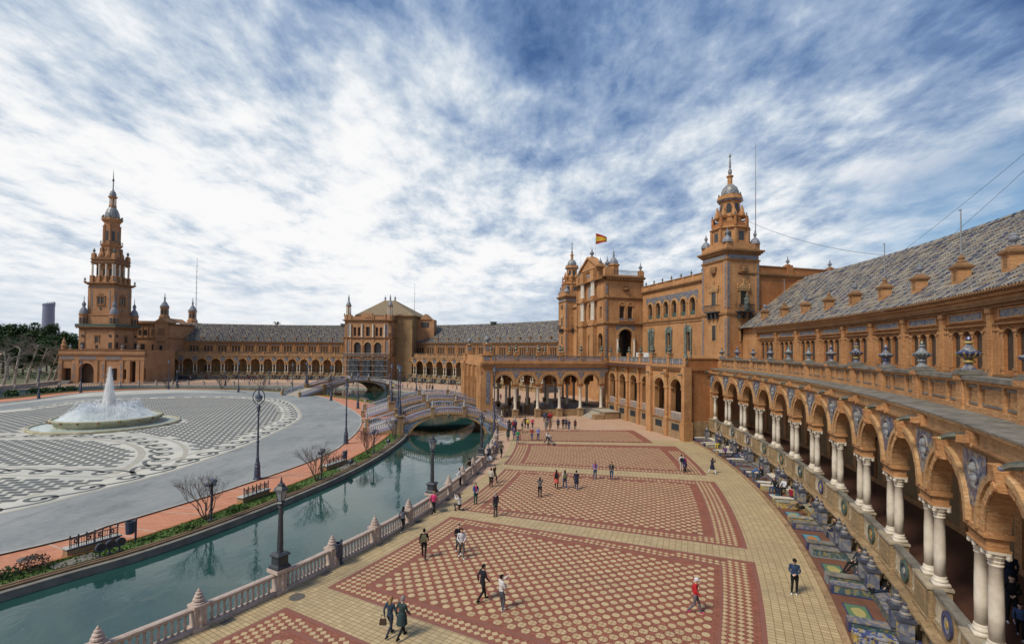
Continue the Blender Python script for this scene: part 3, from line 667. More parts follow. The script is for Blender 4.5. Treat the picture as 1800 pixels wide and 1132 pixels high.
COLB = qc.mesh('column_base', K['stone'], True)
qc = MB(); qc.lathe([(.185, .40), (.19, 1.2), (.182, 2.0), (.165, 2.78), (.19, 2.80), (.19, 2.84), (.165, 2.86)], 16)
qc.v = [(x, y, z*3.1/3.29) for x, y, z in qc.v]
COLS = qc.mesh('column', K['stone'], True)
qc = MB(); qc.lathe([(.165, 2.86), (.20, 2.95), (.18, 2.98), (.25, 3.12), (.20, 3.14), (.27, 3.22)], 12); qc.bx(-.27, .27, -.27, .27, 3.22, 3.29)
for sx in (-1, 1):
    for sy in (-1, 1): qc.lathe([(.03, 3.05), (.075, 3.1), (.075, 3.18), (.03, 3.22)], 6, (sx*.22, sy*.22, 0))
qc.v = [(x, y, z*3.1/3.29) for x, y, z in qc.v]
COLC = qc.mesh('capital', K['stone'])
def f(q):                                               # entablature over a bay
    q.bx(-hb, hb, -.50, .45, 9.0, 9.10, 1); q.bx(-hb, hb, -.58, .45, 9.10, 9.16, 1); q.bx(-hb, hb, -.42, .45, 9.16, 9.56)
    q.bx(-hb, hb, -.50, .8, 9.56, 9.63); q.bx(-hb, hb, -.57, .8, 9.63, 9.71, 0)
bm_('entablature', f, [K['brick_pale'], K['mould']])
def f(q):                                               # lead-grey weathered ledge of flat tiles
    for i in range(8):
        x0 = -hb+i*BW/8; dz_ = .012*((i*7) % 3)
        q.add([(x0+.02, -.62, 9.72), (x0+BW/8-.02, -.62, 9.72), (x0+BW/8-.02, .8, 9.80+dz_), (x0+.02, .8, 9.80+dz_), (x0+.02, -.62, 9.78), (x0+BW/8-.02, -.62, 9.78), (x0+BW/8-.02, .8, 9.86+dz_), (x0+.02, .8, 9.86+dz_)],
              [(0, 1, 5, 4), (4, 5, 6, 7), (1, 2, 6, 5), (3, 0, 4, 7)])
bm_('ledge', f, [K['coping']])
def f(q):
    q.bx(-.14, .14, -.95, -.42, 9.22, 9.46, 0)
    P = [(0, -.7, 9.36), (0, -.95, 9.40), (.03, -1.15, 9.36), (.02, -1.32, 9.28)]
    q.tube(P, [.12, .13, .10, .065], 8, 1); q.tube([(0.02, -1.29, 9.29), (.02, -1.36, 9.27)], [.075, .05], 7, 2)
    q.bx(-.2, .2, -.62, -.42, 9.1, 9.56, 0)
bm_('gargoyle', f, [K['brick'], simple('gargoyle_glaze', (.10, .085, .055), (.05, .06, .05), 5, .45), K['yellow_tile']])
def f(q):                                               # brick terrace parapet with three sunk panels
    q.bx(-hb, hb, .84, 1.10, 9.8, 11.04); q.bx(-hb, hb, .72, .84, 9.8, 10.08); q.bx(-hb, hb, .72, .84, 10.92, 11.04)
    for a, b in ((-hb+.28, -1.98), (-1.02, -.86), (.86, 1.02), (1.98, hb-.28)): q.bx(a, b, .72, .84, 10.08, 10.92)
    for a, b in ((-1.98, -1.02), (-.86, .86), (1.02, 1.98)):
        q.bx(a+.08, b-.08, .77, .84, 10.14, 10.22, 1); q.bx(a+.08, b-.08, .77, .84, 10.78, 10.86, 1)
        q.bx(a+.08, a+.15, .79, .84, 10.22, 10.78, 2); q.bx(b-.15, b-.08, .79, .84, 10.22, 10.78, 2)
bm_('parapet', f, [K['brick'], K['coping'], K['brick_dark']])
bm_('coping', lambda q: q.bx(-hb, hb, .60, 1.24, 11.04, 11.2) , [K['coping']])
bm_('parapet_post', lambda q: (q.bx(-.27, .27, .64, 1.14, 9.82, 11.03), q.bx(-.31, .31, .55, 1.28, 11.02, 11.22)), [K['brick'], K['coping']])
def urn_mesh(name, mats, k):
    q = MB(); q.bx(-.42, .42, -.42, .42, 0, .10, 0); q.bx(-.33, .33, -.33, .33, .10, .2, 0)
    q.lathe([(.26, .2), (.2, .26), (.14, .34), (.12, .46)], 12, mi=1); q.lathe([(.19, .46), (.21, .5), (.17, .56), (.12, .6)], 12, mi=3)
    q.lathe([(.12, .6), (.2, .66), (.36, .78), (.40, .84), (.36, .88), (.28, .9)], 14, mi=2); q.lathe([(.28, .9), (.2, .98), (.12, 1.1), (.09, 1.2)], 12, mi=1)
    q.lathe([(.13, 1.2), (.15, 1.24), (.1, 1.3)], 10, mi=3); q.lathe([(.07, 1.3), (.1, 1.38), (.06, 1.46), (.03, 1.5)], 10, mi=2)
    # gadroons on the bowl
    for i in range(14):
        a = 2*PI*i/14; c_, s_ = math.cos(a), math.sin(a)
        q.tube([(c_*.19, s_*.19, .655), (c_*.345, s_*.345, .77), (c_*.40, s_*.40, .84)], .036, 4, 3 if i % 2 else 1)
    return q.mesh(name, mats, False)
cer_w = simple('ceramic_white', (.44, .42, .37), None, 4, .3, .5); cer_b = simple('ceramic_blue', (.03, .038, .11), (.05, .06, .13), 4, .3, .5)
cer_y = simple('ceramic_yellow', (.42, .30, .09), None, 4, .3, .5); cer_g = simple('ceramic_grey', (.16, .18, .2), (.24, .25, .25), 4, .35, .5)
cer_ub = tilepat('ceramic_painted', [(.05, .06, .13), (.20, .20, .20), (.08, .085, .14), (.30, .28, .23)], 14)
cer_g2 = simple('ceramic_slate', (.07, .075, .10), (.045, .05, .07), 5, .4, .5)
cer_dw = simple('ceramic_dull', (.27, .24, .20), (.17, .15, .14), 6, .4, .5)
cer_gr = simple('ceramic_green', (.12, .145, .105), (.075, .085, .07), 4, .35, .5)
URN = [urn_mesh('urn', m, i) for i, m in enumerate(([K['coping'], cer_ub, cer_b, cer_y], [K['coping'], cer_ub, cer_g, cer_b], [K['coping'], cer_ub, cer_dw, cer_b], [K['coping'], cer_g, cer_gr, cer_g]))]
bm_('terrace_floor', lambda q: q.bx(-hb, hb, 1.1, 5.9, 9.7, 9.9), [K['floor_red']])
WX = (-1.06, 0, 1.06)
def f(q):
    q.wall(-hb, hb, 9.9, 13.85, 5.85, 6.25, [(x, .40, 11.2, 13.0, True) for x in WX], 0, 8)
    q.bx(-hb, hb, 5.70, 5.85, 13.62, 13.72, 1); q.bx(-hb, hb, 5.78, 6.2, 13.85, 14.55); q.bx(-hb, hb, 5.70, 5.86, 10.85, 10.98, 1)
    for x in WX: q.ring(x, 13.0, .40, .50, 5.79, 5.85, 10, 1)
bm_('upper_wall', f, [K['brick_red'], K['mould']])
def f(q):
    for x in (-1.6, -.53, .53, 1.6):
        q.bx(x-.08, x+.08, 5.78, 5.85, 10.98, 13.2); q.bx(x-.11, x+.11, 5.75, 5.85, 11.2, 11.34); q.bx(x-.11, x+.11, 5.74, 5.85, 13.2, 13.36)
    for x in (-2.12, -1.86, 1.86, 2.12):
        q.bx(x-.07, x+.07, 5.74, 5.85, 10.98, 13.62); q.bx(x-.11, x+.11, 5.70, 5.85, 13.3, 13.46)
bm_('pilaster', f, [K['brick']])
bm_('window', lambda q: [q.bx(x-.42, x+.42, 5.98, 6.04, 11.15, 13.45) for x in (0,)], [simple('window_brown', (.085, .06, .04), (.05, .035, .025), 2, .6)])
def f(q):
    q.bx(-1.62, 1.62, 5.75, 5.78, 14.02, 14.40, 0)
    for a, b, c_, d_ in ((-1.72, 1.72, 13.93, 14.01), (-1.72, 1.72, 14.41, 14.49)): q.bx(a, b, 5.70, 5.78, c_, d_, 1)
    for a in (-1.72, 1.63): q.bx(a, a+.09, 5.70, 5.78, 14.01, 14.41, 1)
bm_('frieze_panel', f, [K['blue_dull'], K['brick']])
def f(q):
    q.bx(-hb, hb, 5.62, 6.2, 14.55, 14.72, 1); q.bx(-hb, hb, 5.46, 6.2, 14.72, 14.92, 1); q.bx(-hb, hb, 5.52, 6.2, 14.92, 15.12); q.bx(-hb, hb, 5.32, 6.2, 15.12, 15.34)
bm_('cornice', f, [K['brick'], K['mould']])
bm_('pier_strip', lambda q: (q.bx(-.17, .17, 5.62, 5.85, 9.9, 14.55), q.bx(-.05, .05, 5.58, 5.62, 11.2, 13.4), q.bx(-.24, .24, 5.56, 5.85, 14.3, 14.55)), [K['brick']])
RS0, RZ0, RS1, RZ1 = 5.15, 15.42, 15.5, 23.1
def f(q):
    q.add([(-hb, RS0+.05, RZ0-.08), (hb, RS0+.05, RZ0-.08), (hb, RS1, RZ1-.08), (-hb, RS1, RZ1-.08), (-hb, 26., RZ0), (hb, 26., RZ0)], [(0, 1, 2, 3), (3, 2, 5, 4)])
bm_('roof', f, [K['brick_dark']])
TC = [tuple(.58*a*b for a, b in zip(c_, (1.06, 1., .92))) for c_ in [(.045, .055, .13), (.40, .375, .32), (.27, .25, .21), (.44, .41, .35), (.40, .36, .29), (.30, .215, .14), (.27, .265, .25), (.33, .32, .29), (.20, .19, .18), (.36, .28, .19)]]
sl_ = math.hypot(RS1-RS0, RZ1-RZ0); ue, uz = (RS1-RS0)/sl_, (RZ1-RZ0)/sl_
def tiles(seed):
    rr = random.Random(seed)
    def f(q):
        nr_, nc = 19, 16
        for j in range(nr_):
            for i in range(nc):
                x0 = -hb+i*BW/nc+(BW/nc*.5 if 0 else 0); wv = BW/nc; t0, t1 = j*sl_/nr_, (j+1.18)*sl_/nr_
                c = TC[(i+2*j) % 3 if rr.random() < .5 else rr.randrange(len(TC))]; k = rr.uniform(.8, 1.12); c = tuple(min(1, k*v) for v in c); jz = rr.uniform(0, .025)
                vs = []
                for t, lift in ((t0, .075), (t1, .02)):
                    for fx, hz in ((.03, -.02), (.28, .075), (.72, .075), (.97, -.02)):
                        h = hz+lift+jz; vs.append((x0+fx*wv, RS0+ue*t-uz*h, RZ0+uz*t+ue*h))
                q.add(vs, [(0, 1, 5, 4), (1, 2, 6, 5), (2, 3, 7, 6), (0, 3, 2, 1)], 0, c)
        for i in range(12):                                  # ridge tiles
            x0 = -hb+i*BW/12; c = TC[i % 2] if i % 3 else TC[3]
            q.add([(x0, RS1-.2, RZ1-.02), (x0+BW/12-.03, RS1-.2, RZ1-.02), (x0+BW/12-.03, RS1, RZ1+.2), (x0, RS1, RZ1+.2), (x0, RS1+.2, RZ1-.02), (x0+BW/12-.03, RS1+.2, RZ1-.02)], [(0, 1, 2, 3), (3, 2, 5, 4), (0, 3, 4), (1, 5, 2)], 0, c)
    return f
for k in range(3): bm_('roof_tiles:%d' % k, tiles(k), [K['roof_tile']])
def f(q):
    for i in range(18):
        x = -hb+(i+.5)*BW/18; q.tube([(x, 5.02, 15.39), (x, 5.5, 15.5)], .10, 6)
bm_('eave_tiles', f, [K['brick_dark']])
def pinn(rod):
    q = MB(); q.bx(-.36, .36, -.36, .36, -.6, .80, 0); q.bx(-.44, .44, -.44, .44, .72, .80, 0); q.bx(-.50, .50, -.50, .50, .80, .90, 1); q.bx(-.42, .42, -.42, .42, .90, .97, 1)
    q.sq([(.38, .97), (.26, 1.08), (.24, 1.16), (.14, 1.2)], mi=1)
    for x in (-.37, .36): q.bx(x, x+.01, -.18, .18, .0, .6, 1)
    if rod: q.lathe([(.22, 1.15), (.26, 1.22), (.13, 1.32), (.18, 1.42), (.16, 1.5), (.08, 1.6), (.05, 1.7)], 8, mi=1); q.tube([(0, 0, 1.5), (0, 0, 4.6)], [.05, .03], 6, 3); q.bx(-.12, .05, -.02, .02, 4.5, 4.56, 3)
    else: q.lathe([(.16, 1.15), (.09, 1.24), (.09, 1.34), (.2, 1.5), (.22, 1.62), (.17, 1.7), (.19, 1.76), (.08, 1.86)], 10, mi=4)
    return q.mesh('roof_pinnacle', [K['brick'], K['brick_dark'], K['coping'], K['grey_metal'], K['lead']])
PIN = [pinn(False), pinn(True)]
# lower part: alcove wall, ledge, low parapet, gallery
def f(q):
    q.bx(-hb, hb, -.5, .45, 0, 1.56, 0); q.bx(-hb, hb, -.16, .45, 1.5, 2.0, 0); q.bx(-hb, hb, -.62, -.5, 0, .25, 1)
    for s in (-1, 1): q.bx(s*1.95-.15, s*1.95+.15, -.66, -.5, .25, 1.4, 1); q.bx(s*1.95-.22, s*1.95+.22, -.80, -.5, 1.15, 1.38, 1)
bm_('gallery_base', f, [K['plinth'], K['ledge_stone']])
def f(q):
    q.bx(-hb, hb, -.74, -.5, 1.38, 1.46); q.bx(-hb, hb, -.86, -.5, 1.46, 1.56); 
    for s in (-1, 1): q.bx(s*1.95-.3, s*1.95+.3, -.98, -.5, 1.42, 1.60)
bm_('lower_ledge', f, [K['ledge_stone']])
bm_('low_parapet', lambda q: (q.bx(-hb, hb, -.48, -.12, 1.56, 1.76), q.bx(-.52, .52, -.46, -.14, 1.76, 2.84), q.bx(-hb, hb, -.20, -.14, 1.76, 2.84, 2), q.bx(-hb, hb, -.48, -.14, 2.84, 2.96, 1)), [K['ledge_stone'], K['coping'], K['brick_dark']])  # dark backing panel added; its colour paints the shaded recess behind the balusters
bm_('pedestal', lambda q: (q.bx(-PW-.02, PW+.02, -.60, .14, 1.56, 2.92), q.bx(-PW-.08, PW+.08, -.66, .18, 2.90, 3.0, 1), q.bx(-.5, .5, -.63, -.60, 1.85, 2.7, 2), q.bx(-PW-.06, PW+.06, -.66, .1, 1.56, 1.72)), [K['ledge_stone'], K['stone_dull'], K['ledge_stone']])
qb = MB(); qb.lathe([(.09, 0), (.09, .07), (.05, .10), (.095, .26), (.05, .45), (.08, .52), (.09, .58), (.09, .64)], 8); BALS = qb.mesh('baluster', K['stone_dull'], True)
qb = MB(); qb.ring(0, 2.52, .20, .32, -.54, -.46, 16, 0, 0, 2*PI); qb.v = [PT(x*.9, y, 2.52+(z-2.52)*1.22) for x, y, z in qb.v]
def f(q):
    q.ring(0, 0, .22, .34, -.53, -.46, 16, 0, 0, 2*PI); q.ring(0, 0, 0.0, .22, -.49, -.46, 16, 1, 0, 2*PI); q.ring(0, 0, 0.0, .1, -.52, -.46, 12, 2, 0, 2*PI)
    q.v = [(x*1, y, z) for x, y, z in q.v]
def medal(cin, cmid):
    q = MB(lambda x, y, z: PT(x*1.35, y-.02, 2.30+z*1.4)); f(q); return q.mesh('medallion', [K['green_metal'] if cin != 2 else cer_b, cmid, cer_w if cin == 1 else cer_y])
MED = [medal(0, simple('clay', (.5, .2, .08))), medal(1, cer_b), medal(2, cer_w), medal(0, cer_gr)]
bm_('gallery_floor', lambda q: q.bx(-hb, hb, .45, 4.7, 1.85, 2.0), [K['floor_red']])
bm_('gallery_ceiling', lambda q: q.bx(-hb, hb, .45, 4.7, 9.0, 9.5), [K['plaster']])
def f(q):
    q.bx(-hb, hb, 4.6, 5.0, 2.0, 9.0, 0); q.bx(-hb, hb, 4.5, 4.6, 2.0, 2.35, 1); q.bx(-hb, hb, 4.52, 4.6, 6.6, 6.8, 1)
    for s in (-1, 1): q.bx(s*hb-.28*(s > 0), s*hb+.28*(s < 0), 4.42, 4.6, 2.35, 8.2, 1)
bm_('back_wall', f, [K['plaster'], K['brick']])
bm_('gallery_door', lambda q: (q.bx(-.8, .8, 4.54, 4.6, 2.0, 5.3, 0), q.bx(-.95, -.8, 4.46, 4.6, 2.0, 5.5, 1), q.bx(.8, .95, 4.46, 4.6, 2.0, 5.5, 1), q.bx(-.95, .95, 4.46, 4.6, 5.3, 5.5, 1)), [K['wood_dark'], K['brick_red']])
bm_('gallery_window', lambda q: (q.bx(-.55, .55, 4.55, 4.6, 3.4, 6.1, 0), q.bx(-.65, -.55, 4.5, 4.6, 3.3, 6.2, 1), q.bx(.55, .65, 4.5, 4.6, 3.3, 6.2, 1)), [K['glass_dark'], K['brick']])

def wing(name, label, ce, org, arches, piers, near, zs=1.):
    w_ = thing(name, label, 'gallery wing', (*org, 0)); w_.scale = (1, 1, zs); L_ = (ce[0]-org[0], ce[1]-org[1], 0)
    def put(nm, a, key=None, stuff=False):
        o = ob(nm, ME[key or nm], w_, L_, R_(a))
        if stuff: o['kind'] = 'stuff'
        return o
    for k, a in enumerate(arches):
        for nm in ('gallery_base', 'lower_ledge', 'low_parapet', 'gallery_floor', 'gallery_ceiling', 'back_wall', 'arch_wall', 'archivolt', 'keystone', 'entablature', 'ledge', 'parapet', 'coping', 'terrace_floor', 'upper_wall', 'pilaster', 'frieze_panel', 'cornice', 'roof', 'eave_tiles'): put(nm, a)
        put('roof_tiles', a, 'roof_tiles:%d' % (k % 3), True)
        for x in WX: put('window', a+math.degrees(x/RW))
        if (near and k in (2, 5, 9)) or (not near and k % 2 == 0): put('gallery_door', a)
        elif near and k % 3 == 1: put('gallery_window', a)
        ob('medallion', MED[k % 4], w_, L_, R_(a))
        if near:
            for x in (-1.42, -1.2, -.98, -.76, .76, .98, 1.2, 1.42):
                p = PT(x, -.35, 1.76); aa = R_(a); ob('baluster', BALS, w_, (L_[0]+p[0]*math.cos(aa)-p[1]*math.sin(aa), L_[1]+p[0]*math.sin(aa)+p[1]*math.cos(aa), 1.76), 0, (1.15, 1.15, 1.69))
    for k, a in enumerate(piers):
        for nm in ('impost', 'spandrel_tile', 'relief_bust', 'gargoyle', 'parapet_post', 'pedestal', 'pier_strip'): put(nm, a)
        def at(x, s, z): p = PT(x, s, z); aa = R_(a); return (L_[0]+p[0]*math.cos(aa)-p[1]*math.sin(aa), L_[1]+p[0]*math.sin(aa)+p[1]*math.cos(aa), z)
        for x in (-.54, .54):
            if (k == 0 and x > 0) or (k == len(piers)-1 and x < 0 and not near): pass
            c = ob('column', COLS, w_, at(x, -.16, 3.0), R_(a)); ob('column_base', COLB, c); ob('capital', COLC, c)
        if near: ob('urn', URN[(0, 1, 2, 1, 3, 3, 2, 0, 1, 3, 2, 1, 3, 0)[k % 14]] if k != 10 else URN[0], w_, at(0, .95, 11.22), R_(a), .95+.08*math.sin(k*2.1))
        ob('roof_pinnacle', PIN[k % 2 if near else 0], w_, at(0, 6.75, 16.75 if near else 16.5), R_(a), 1. if near else .8)
    return w_
NP = [-.92-2.36*k for k in range(14)]; NA = [a-1.18 for a in NP[:-1]]
near_wing = wing('gallery_wing', 'near curved brick gallery with paired white columns, tiled roof and ceramic urns at right', CE, pol(RW, -16), NA, NP, True)
q = MB(PT); q.bx(-.2, 3.6, -.45, .45, 0, 9.74); q.bx(-.2, 3.6, -.52, -.45, 9.0, 9.2); q.bx(1.0, 2.6, -.5, -.45, 3.6, 6.0, 0); q.bx(1.0, 2.6, -.5, -.45, 6.7, 8.4, 0); q.bx(-.2, 3.6, -.6, -.45, 0, 2.1, 1)
q.bx(-.2, 3.6, .8, 1.1, 9.8, 11.05); q.bx(-.2, 3.6, .6, 1.24, 11.05, 11.2, 1); q.bx(-.2, 3.6, -.6, .8, 9.74, 9.84, 1)
q.bx(-.2, 3.6, 5.8, 6.2, 9.9, 15.3); q.bx(-.2, 3.6, 1.6, 5.9, 9.7, 9.9)
part('end_wall', q, [K['brick'], K['plinth']], near_wing, (CE[0]-near_wing.location.x, CE[1]-near_wing.location.y, 0), R_(-.92+.2))
q = MB(PT); q.add([(-.2, RS0, RZ0), (5, RS0, RZ0), (5, RS1, RZ1-.1), (-.2, RS1, RZ1-.1)], [(0, 1, 2, 3)])
part('roof', q, K['brick_dark'], near_wing, (CE[0]-near_wing.location.x, CE[1]-near_wing.location.y, 0), R_(-.92+1))
o = ob('roof_tiles', ME['roof_tiles:1'], near_wing, (CE[0]-near_wing.location.x, CE[1]-near_wing.location.y, 0), R_(-.92+1.18)); o['kind'] = 'stuff'
CE2 = (-91.35, 77.87)
FP = [29.94-a for a in NP]+[29.94-NP[-1]+2.36]; FA = [29.94-a for a in NA]+[29.94-NA[-1]+2.36]
far_wing = wing('gallery_wing', 'distant gallery wing behind the portico, right of the scaffolded pavilion', CE2, (CE2[0]+RW*math.cos(R_(45)), CE2[1]+RW*math.sin(R_(45))), FA, FP, False, .94)
CE3 = (-91.35, 73.0)
LP = [109.6-2.36*k for k in range(15)]; LA = [a-1.18 for a in LP[:-1]]
left_wing = wing('gallery_wing', 'long distant gallery wing of fourteen arches between the tall tower and the scaffolded pavilion', CE3, (CE3[0]+RW*math.cos(R_(93)), CE3[1]+RW*math.sin(R_(93))), LA, LP, False, .94)

# paved apron of the alcoves and its kerb
def alc_sheet(nm, r0, r1, a0, a1, z0, z1, mat):
    q = MB(); n = 30; A_ = [pol(r0, a0+(a1-a0)*i/n) for i in range(n+1)]; B_ = [pol(r1, a0+(a1-a0)*i/n) for i in range(n+1)]
    strip(q, A_, B_, z1); wallstrip(q, A_, z0, z1); return tag(part(nm, q, mat, None), kind='structure')
alc_sheet('alcove_floor', 113.3, RW-.5, -34, -.3, 0, .07, simple('alcove_red', (.19, .085, .05), (.12, .055, .035), 1.2, .7))
alc_sheet('alcove_kerb', 113.0, 113.3, -34, -.3, 0, .10, K['plinth'])
# tiled alcove benches, one under every arch
def alcove(mat_front, mat_top, trim, mapc, mapb):
    root = ob('alcove_bench', None)
    def P(name, fn, mats, parent=root):
        q = MB(lambda x, y, z: (PT(x, y, z)[0]-RW, PT(x, y, z)[1], z)); fn(q); return part(name, q, mats, parent)
    for s in (-1, 1):
        a, b = (1.62, 2.08) if s > 0 else (-2.08, -1.62)
        P('bench_arm', lambda q: (q.bx(a, b, -2.95, -.7, .07, .50, 0), q.bx(a-.04, b+.04, -3.0, -.7, .50, .56, 1), q.bx(a-.02, b+.02, -3.0, -.7, .07, .14, 2), q.bx(a-.03, b+.03, -3.02, -2.9, .1, .5, 2)), [mat_front, mat_top, trim])
        c = 1.85*s
        py = P('pylon', lambda q: (q.bx(c-.25, c+.25, -1.5, -1.02, .56, 1.42, 0), q.bx(c-.29, c+.29, -1.54, -.98, .56, .66, 1), q.bx(c-.32, c+.32, -1.57, -.95, 1.42, 1.52, 1), q.ring(c, 1.12, 0, .13, -1.53, -1.5, 10, 2, 0, 2*PI), q.bx(c-.13, c+.13, -1.525, -1.5, .75, 1.12, 2)), [K['blue_dull'], cer_g2, trim])
        P('finial', lambda q: [q.lathe([(.24-.045*i, 1.52+.11*i), (.25-.045*i, 1.56+.11*i), (.19-.04*i, 1.63+.11*i)], 10, (c, -1.26, 0), i % 2) for i in range(4)]+[q.lathe([(.05, 1.94), (.07, 2.02), (.02, 2.12)], 8, (c, -1.26, 0), 0)], [cer_g2, cer_dw], py)
    P('seat', lambda q: (q.bx(-1.62, 1.62, -1.25, -.68, .07, .5, 0), q.bx(-1.64, 1.64, -1.30, -.66, .5, .56, 1)), [mat_front, mat_top])
    P('tile_picture', lambda q: (q.bx(-1.5, 1.5, -.60, -.505, .56, 1.28, 0), q.bx(-1.6, 1.6, -.62, -.505, 1.28, 1.37, 1)), [mat_top if 0 else K['cream_tile'], trim])
    def mp(q):
        q.bx(-.75, .75, -2.75, -1.75, .074, .084, 0); q.bx(-.68, .68, -2.68, -1.82, .084, .090, 1)
        rr = random.Random(len(bpy.data.meshes)); n = 12; pts = [(.5*math.cos(2*PI*i/n)*rr.uniform(.7, 1.1), -2.25+.33*math.sin(2*PI*i/n)*rr.uniform(.7, 1.1)) for i in range(n)]
        q.poly(pts, .090, .097, 2)
    P('floor_map', mp, [cer_b, mapb, mapc])
    return root
my = simple('map_yellow', (.42, .35, .12), (.33, .29, .12), 3, .4); mg = simple('map_green', (.085, .17, .095), (.12, .2, .10), 3, .4); mw = simple('map_white', (.55, .56, .52), None, 3, .4); mc = simple('map_cyan', (.12, .30, .34), None, 3, .4); mo = simple('map_orange', (.5, .2, .05), None, 3, .4)
AV = [(K['azure'], K['azure'], K['yellow_tile'], my, mw), (K['azure'], K['blue_dull'], K['yellow_tile'], my, mw), (K['teal_tile'], K['blue_dull'], cer_b, my, mg), (K['teal_tile'], K['coping'], cer_g, my, mg), (K['blue_dull'], K['coping'], cer_b, mo, mc), (K['yellow_tile'], K['cream_tile'], K['yellow_tile'], my, mc), (K['cream_tile'], K['stone'], K['yellow_tile'], mg, mw), (K['blue_dull'], K['stone'], cer_b, mg, mw)]
AL = ['half-seen tiled bench alcove at the bottom right corner', 'bright blue tiled bench alcove with a yellow floor map, nearest whole one', 'dark tiled bench alcove where two seated people lean back', 'green-grey tiled bench alcove with a green and yellow floor map', 'dark blue tiled bench alcove with a cyan floor map and a white bag', 'yellow tiled bench alcove full of seated young people', 'pale tiled bench alcove where the man in blue bends over', 'grey-blue tiled bench alcove between the bending man and a reclining group', 'blue-grey tiled bench alcove with a dark reclining group', 'tiled bench alcove by the person in yellow trousers', 'tiled bench alcove one before the farthest', 'small farthest tiled bench alcove beside the brick corner']
order = list(range(11, -1, -1))
for n_, k in enumerate(order):
    v = AV[(1, 0, 2, 3, 4, 5, 6, 7, 4, 7, 6, 7)[n_]]
    if k > 12: continue
    root = alcove(*v); root.location = (*pol(RW, NA[k]), 0); root.rotation_euler = (0, 0, R_(NA[k]))
    tag(root, AL[n_], 'tiled bench', 'tiled alcove benches along the near gallery')
proto = alcove(K['teal_tile'], K['coping'], K['brick_dark'], mg, K['coping']); proto.location = (CE2[0]+RW*math.cos(R_(FA[4])), CE2[1]+RW*math.sin(R_(FA[4])), 0); proto.rotation_euler = (0, 0, R_(FA[4]))
ORD = ['first', 'second', 'third', 'fourth', 'fifth', 'sixth', 'seventh', 'eighth', 'ninth', 'tenth', 'eleventh', 'twelfth', 'thirteenth', 'fourteenth', 'fifteenth']
tag(proto, 'small tiled bench alcove under the distant gallery, first to the left of the portico corner', 'tiled bench', 'alcove benches of the far right wing')
for a in FA[5:]: copy_tree(proto, (CE2[0]+RW*math.cos(R_(a)), CE2[1]+RW*math.sin(R_(a)), 0), R_(a), 'small tiled bench alcove under the distant gallery, %s to the left of the portico corner' % ORD[FA.index(a)-4])
p2 = None
for a in LA:
    loc = (CE3[0]+RW*math.cos(R_(a)), CE3[1]+RW*math.sin(R_(a)), 0)
    copy_tree(proto, loc, R_(a), 'tiny tiled bench alcove under the %s arch from the left of the long distant wing' % ORD[LA.index(a)], 'alcove benches of the far left wing')
# ------------------------------------------------------------------ central palace (local axes: x along the facade away from the camera, y towards the plaza)
MC = (25.055, 103.615); RZ = math.atan2(.96607, -.25828); TU = (-.25828, .96607); NV = (-.96607, -.25828)
def u_at(px, v):                                        # where a sight line at image column px meets the facade plane y=v
    d = ray(px, PPY); b = (MC[0]+NV[0]*v, MC[1]+NV[1]*v); det = d.x*(-TU[1])+d.y*TU[0]
    t = (b[0]*(-TU[1])+b[1]*TU[0])/det; return ((d.x*t-b[0])*TU[0]+(d.y*t-b[1])*TU[1])
def v_at(px, u):
    d = ray(px, PPY); b = (MC[0]+TU[0]*u, MC[1]+TU[1]*u); det = d.x*(-NV[1])+d.y*NV[0]
    t = (b[0]*(-NV[1])+b[1]*NV[0])/det; return ((d.x*t-b[0])*NV[0]+(d.y*t-b[1])*NV[1])
def TF(v0): return lambda x, y, z: (x, v0-y, z)         # wall facing the plaza; y = depth into the wall
def TS(u0): return lambda x, y, z: (u0+y, x, z)         # wall facing the camera side
def TR(u0): return lambda x, y, z: (u0-y, x, z)         # wall facing away
def P(name, parent, mats, fn, T=None, smooth=False):
    q = MB(T); fn(q); return part(name, q, mats, parent, smooth=smooth)
def local(root, u, v, z): return (u, v, z)
def finial(name, parent, loc, s=1., mats=None):
    return ob(name, FIN if mats is None else mats, parent, loc, 0, s)
q = MB(); q.bx(-.28, .28, -.28, .28, 0, .2, 0); q.lathe([(.2, .2), (.12, .32), (.12, .4), (.3, .6), (.33, .75), (.2, .9), (.1, 1.0), (.14, 1.08), (.05, 1.25), (.03, 1.6)], 10, mi=1); FIN = q.mesh('urn', [K['brick'], K['lead']])
q = MB(); q.bx(-.16, .16, -.16, .16, 0, .15, 0); q.lathe([(.1, .15), (.06, .25), (.17, .42), (.17, .5), (.08, .6), (.03, .8)], 8, mi=1); FINS = q.mesh('finial', [K['brick'], K['bronze']])
q = MB(); q.sq([(.34, 0), (.34, .5), (.4, .5), (.4, .58)]); q.lathe([(.2, .58), (.14, .7), (.27, .95), (.3, 1.1), (.2, 1.25), (.1, 1.3), (.2, 1.42), (.2, 1.55), (.06, 1.7)], 10, mi=1); FINP = q.mesh('urn', [K['brick'], cer_gr])

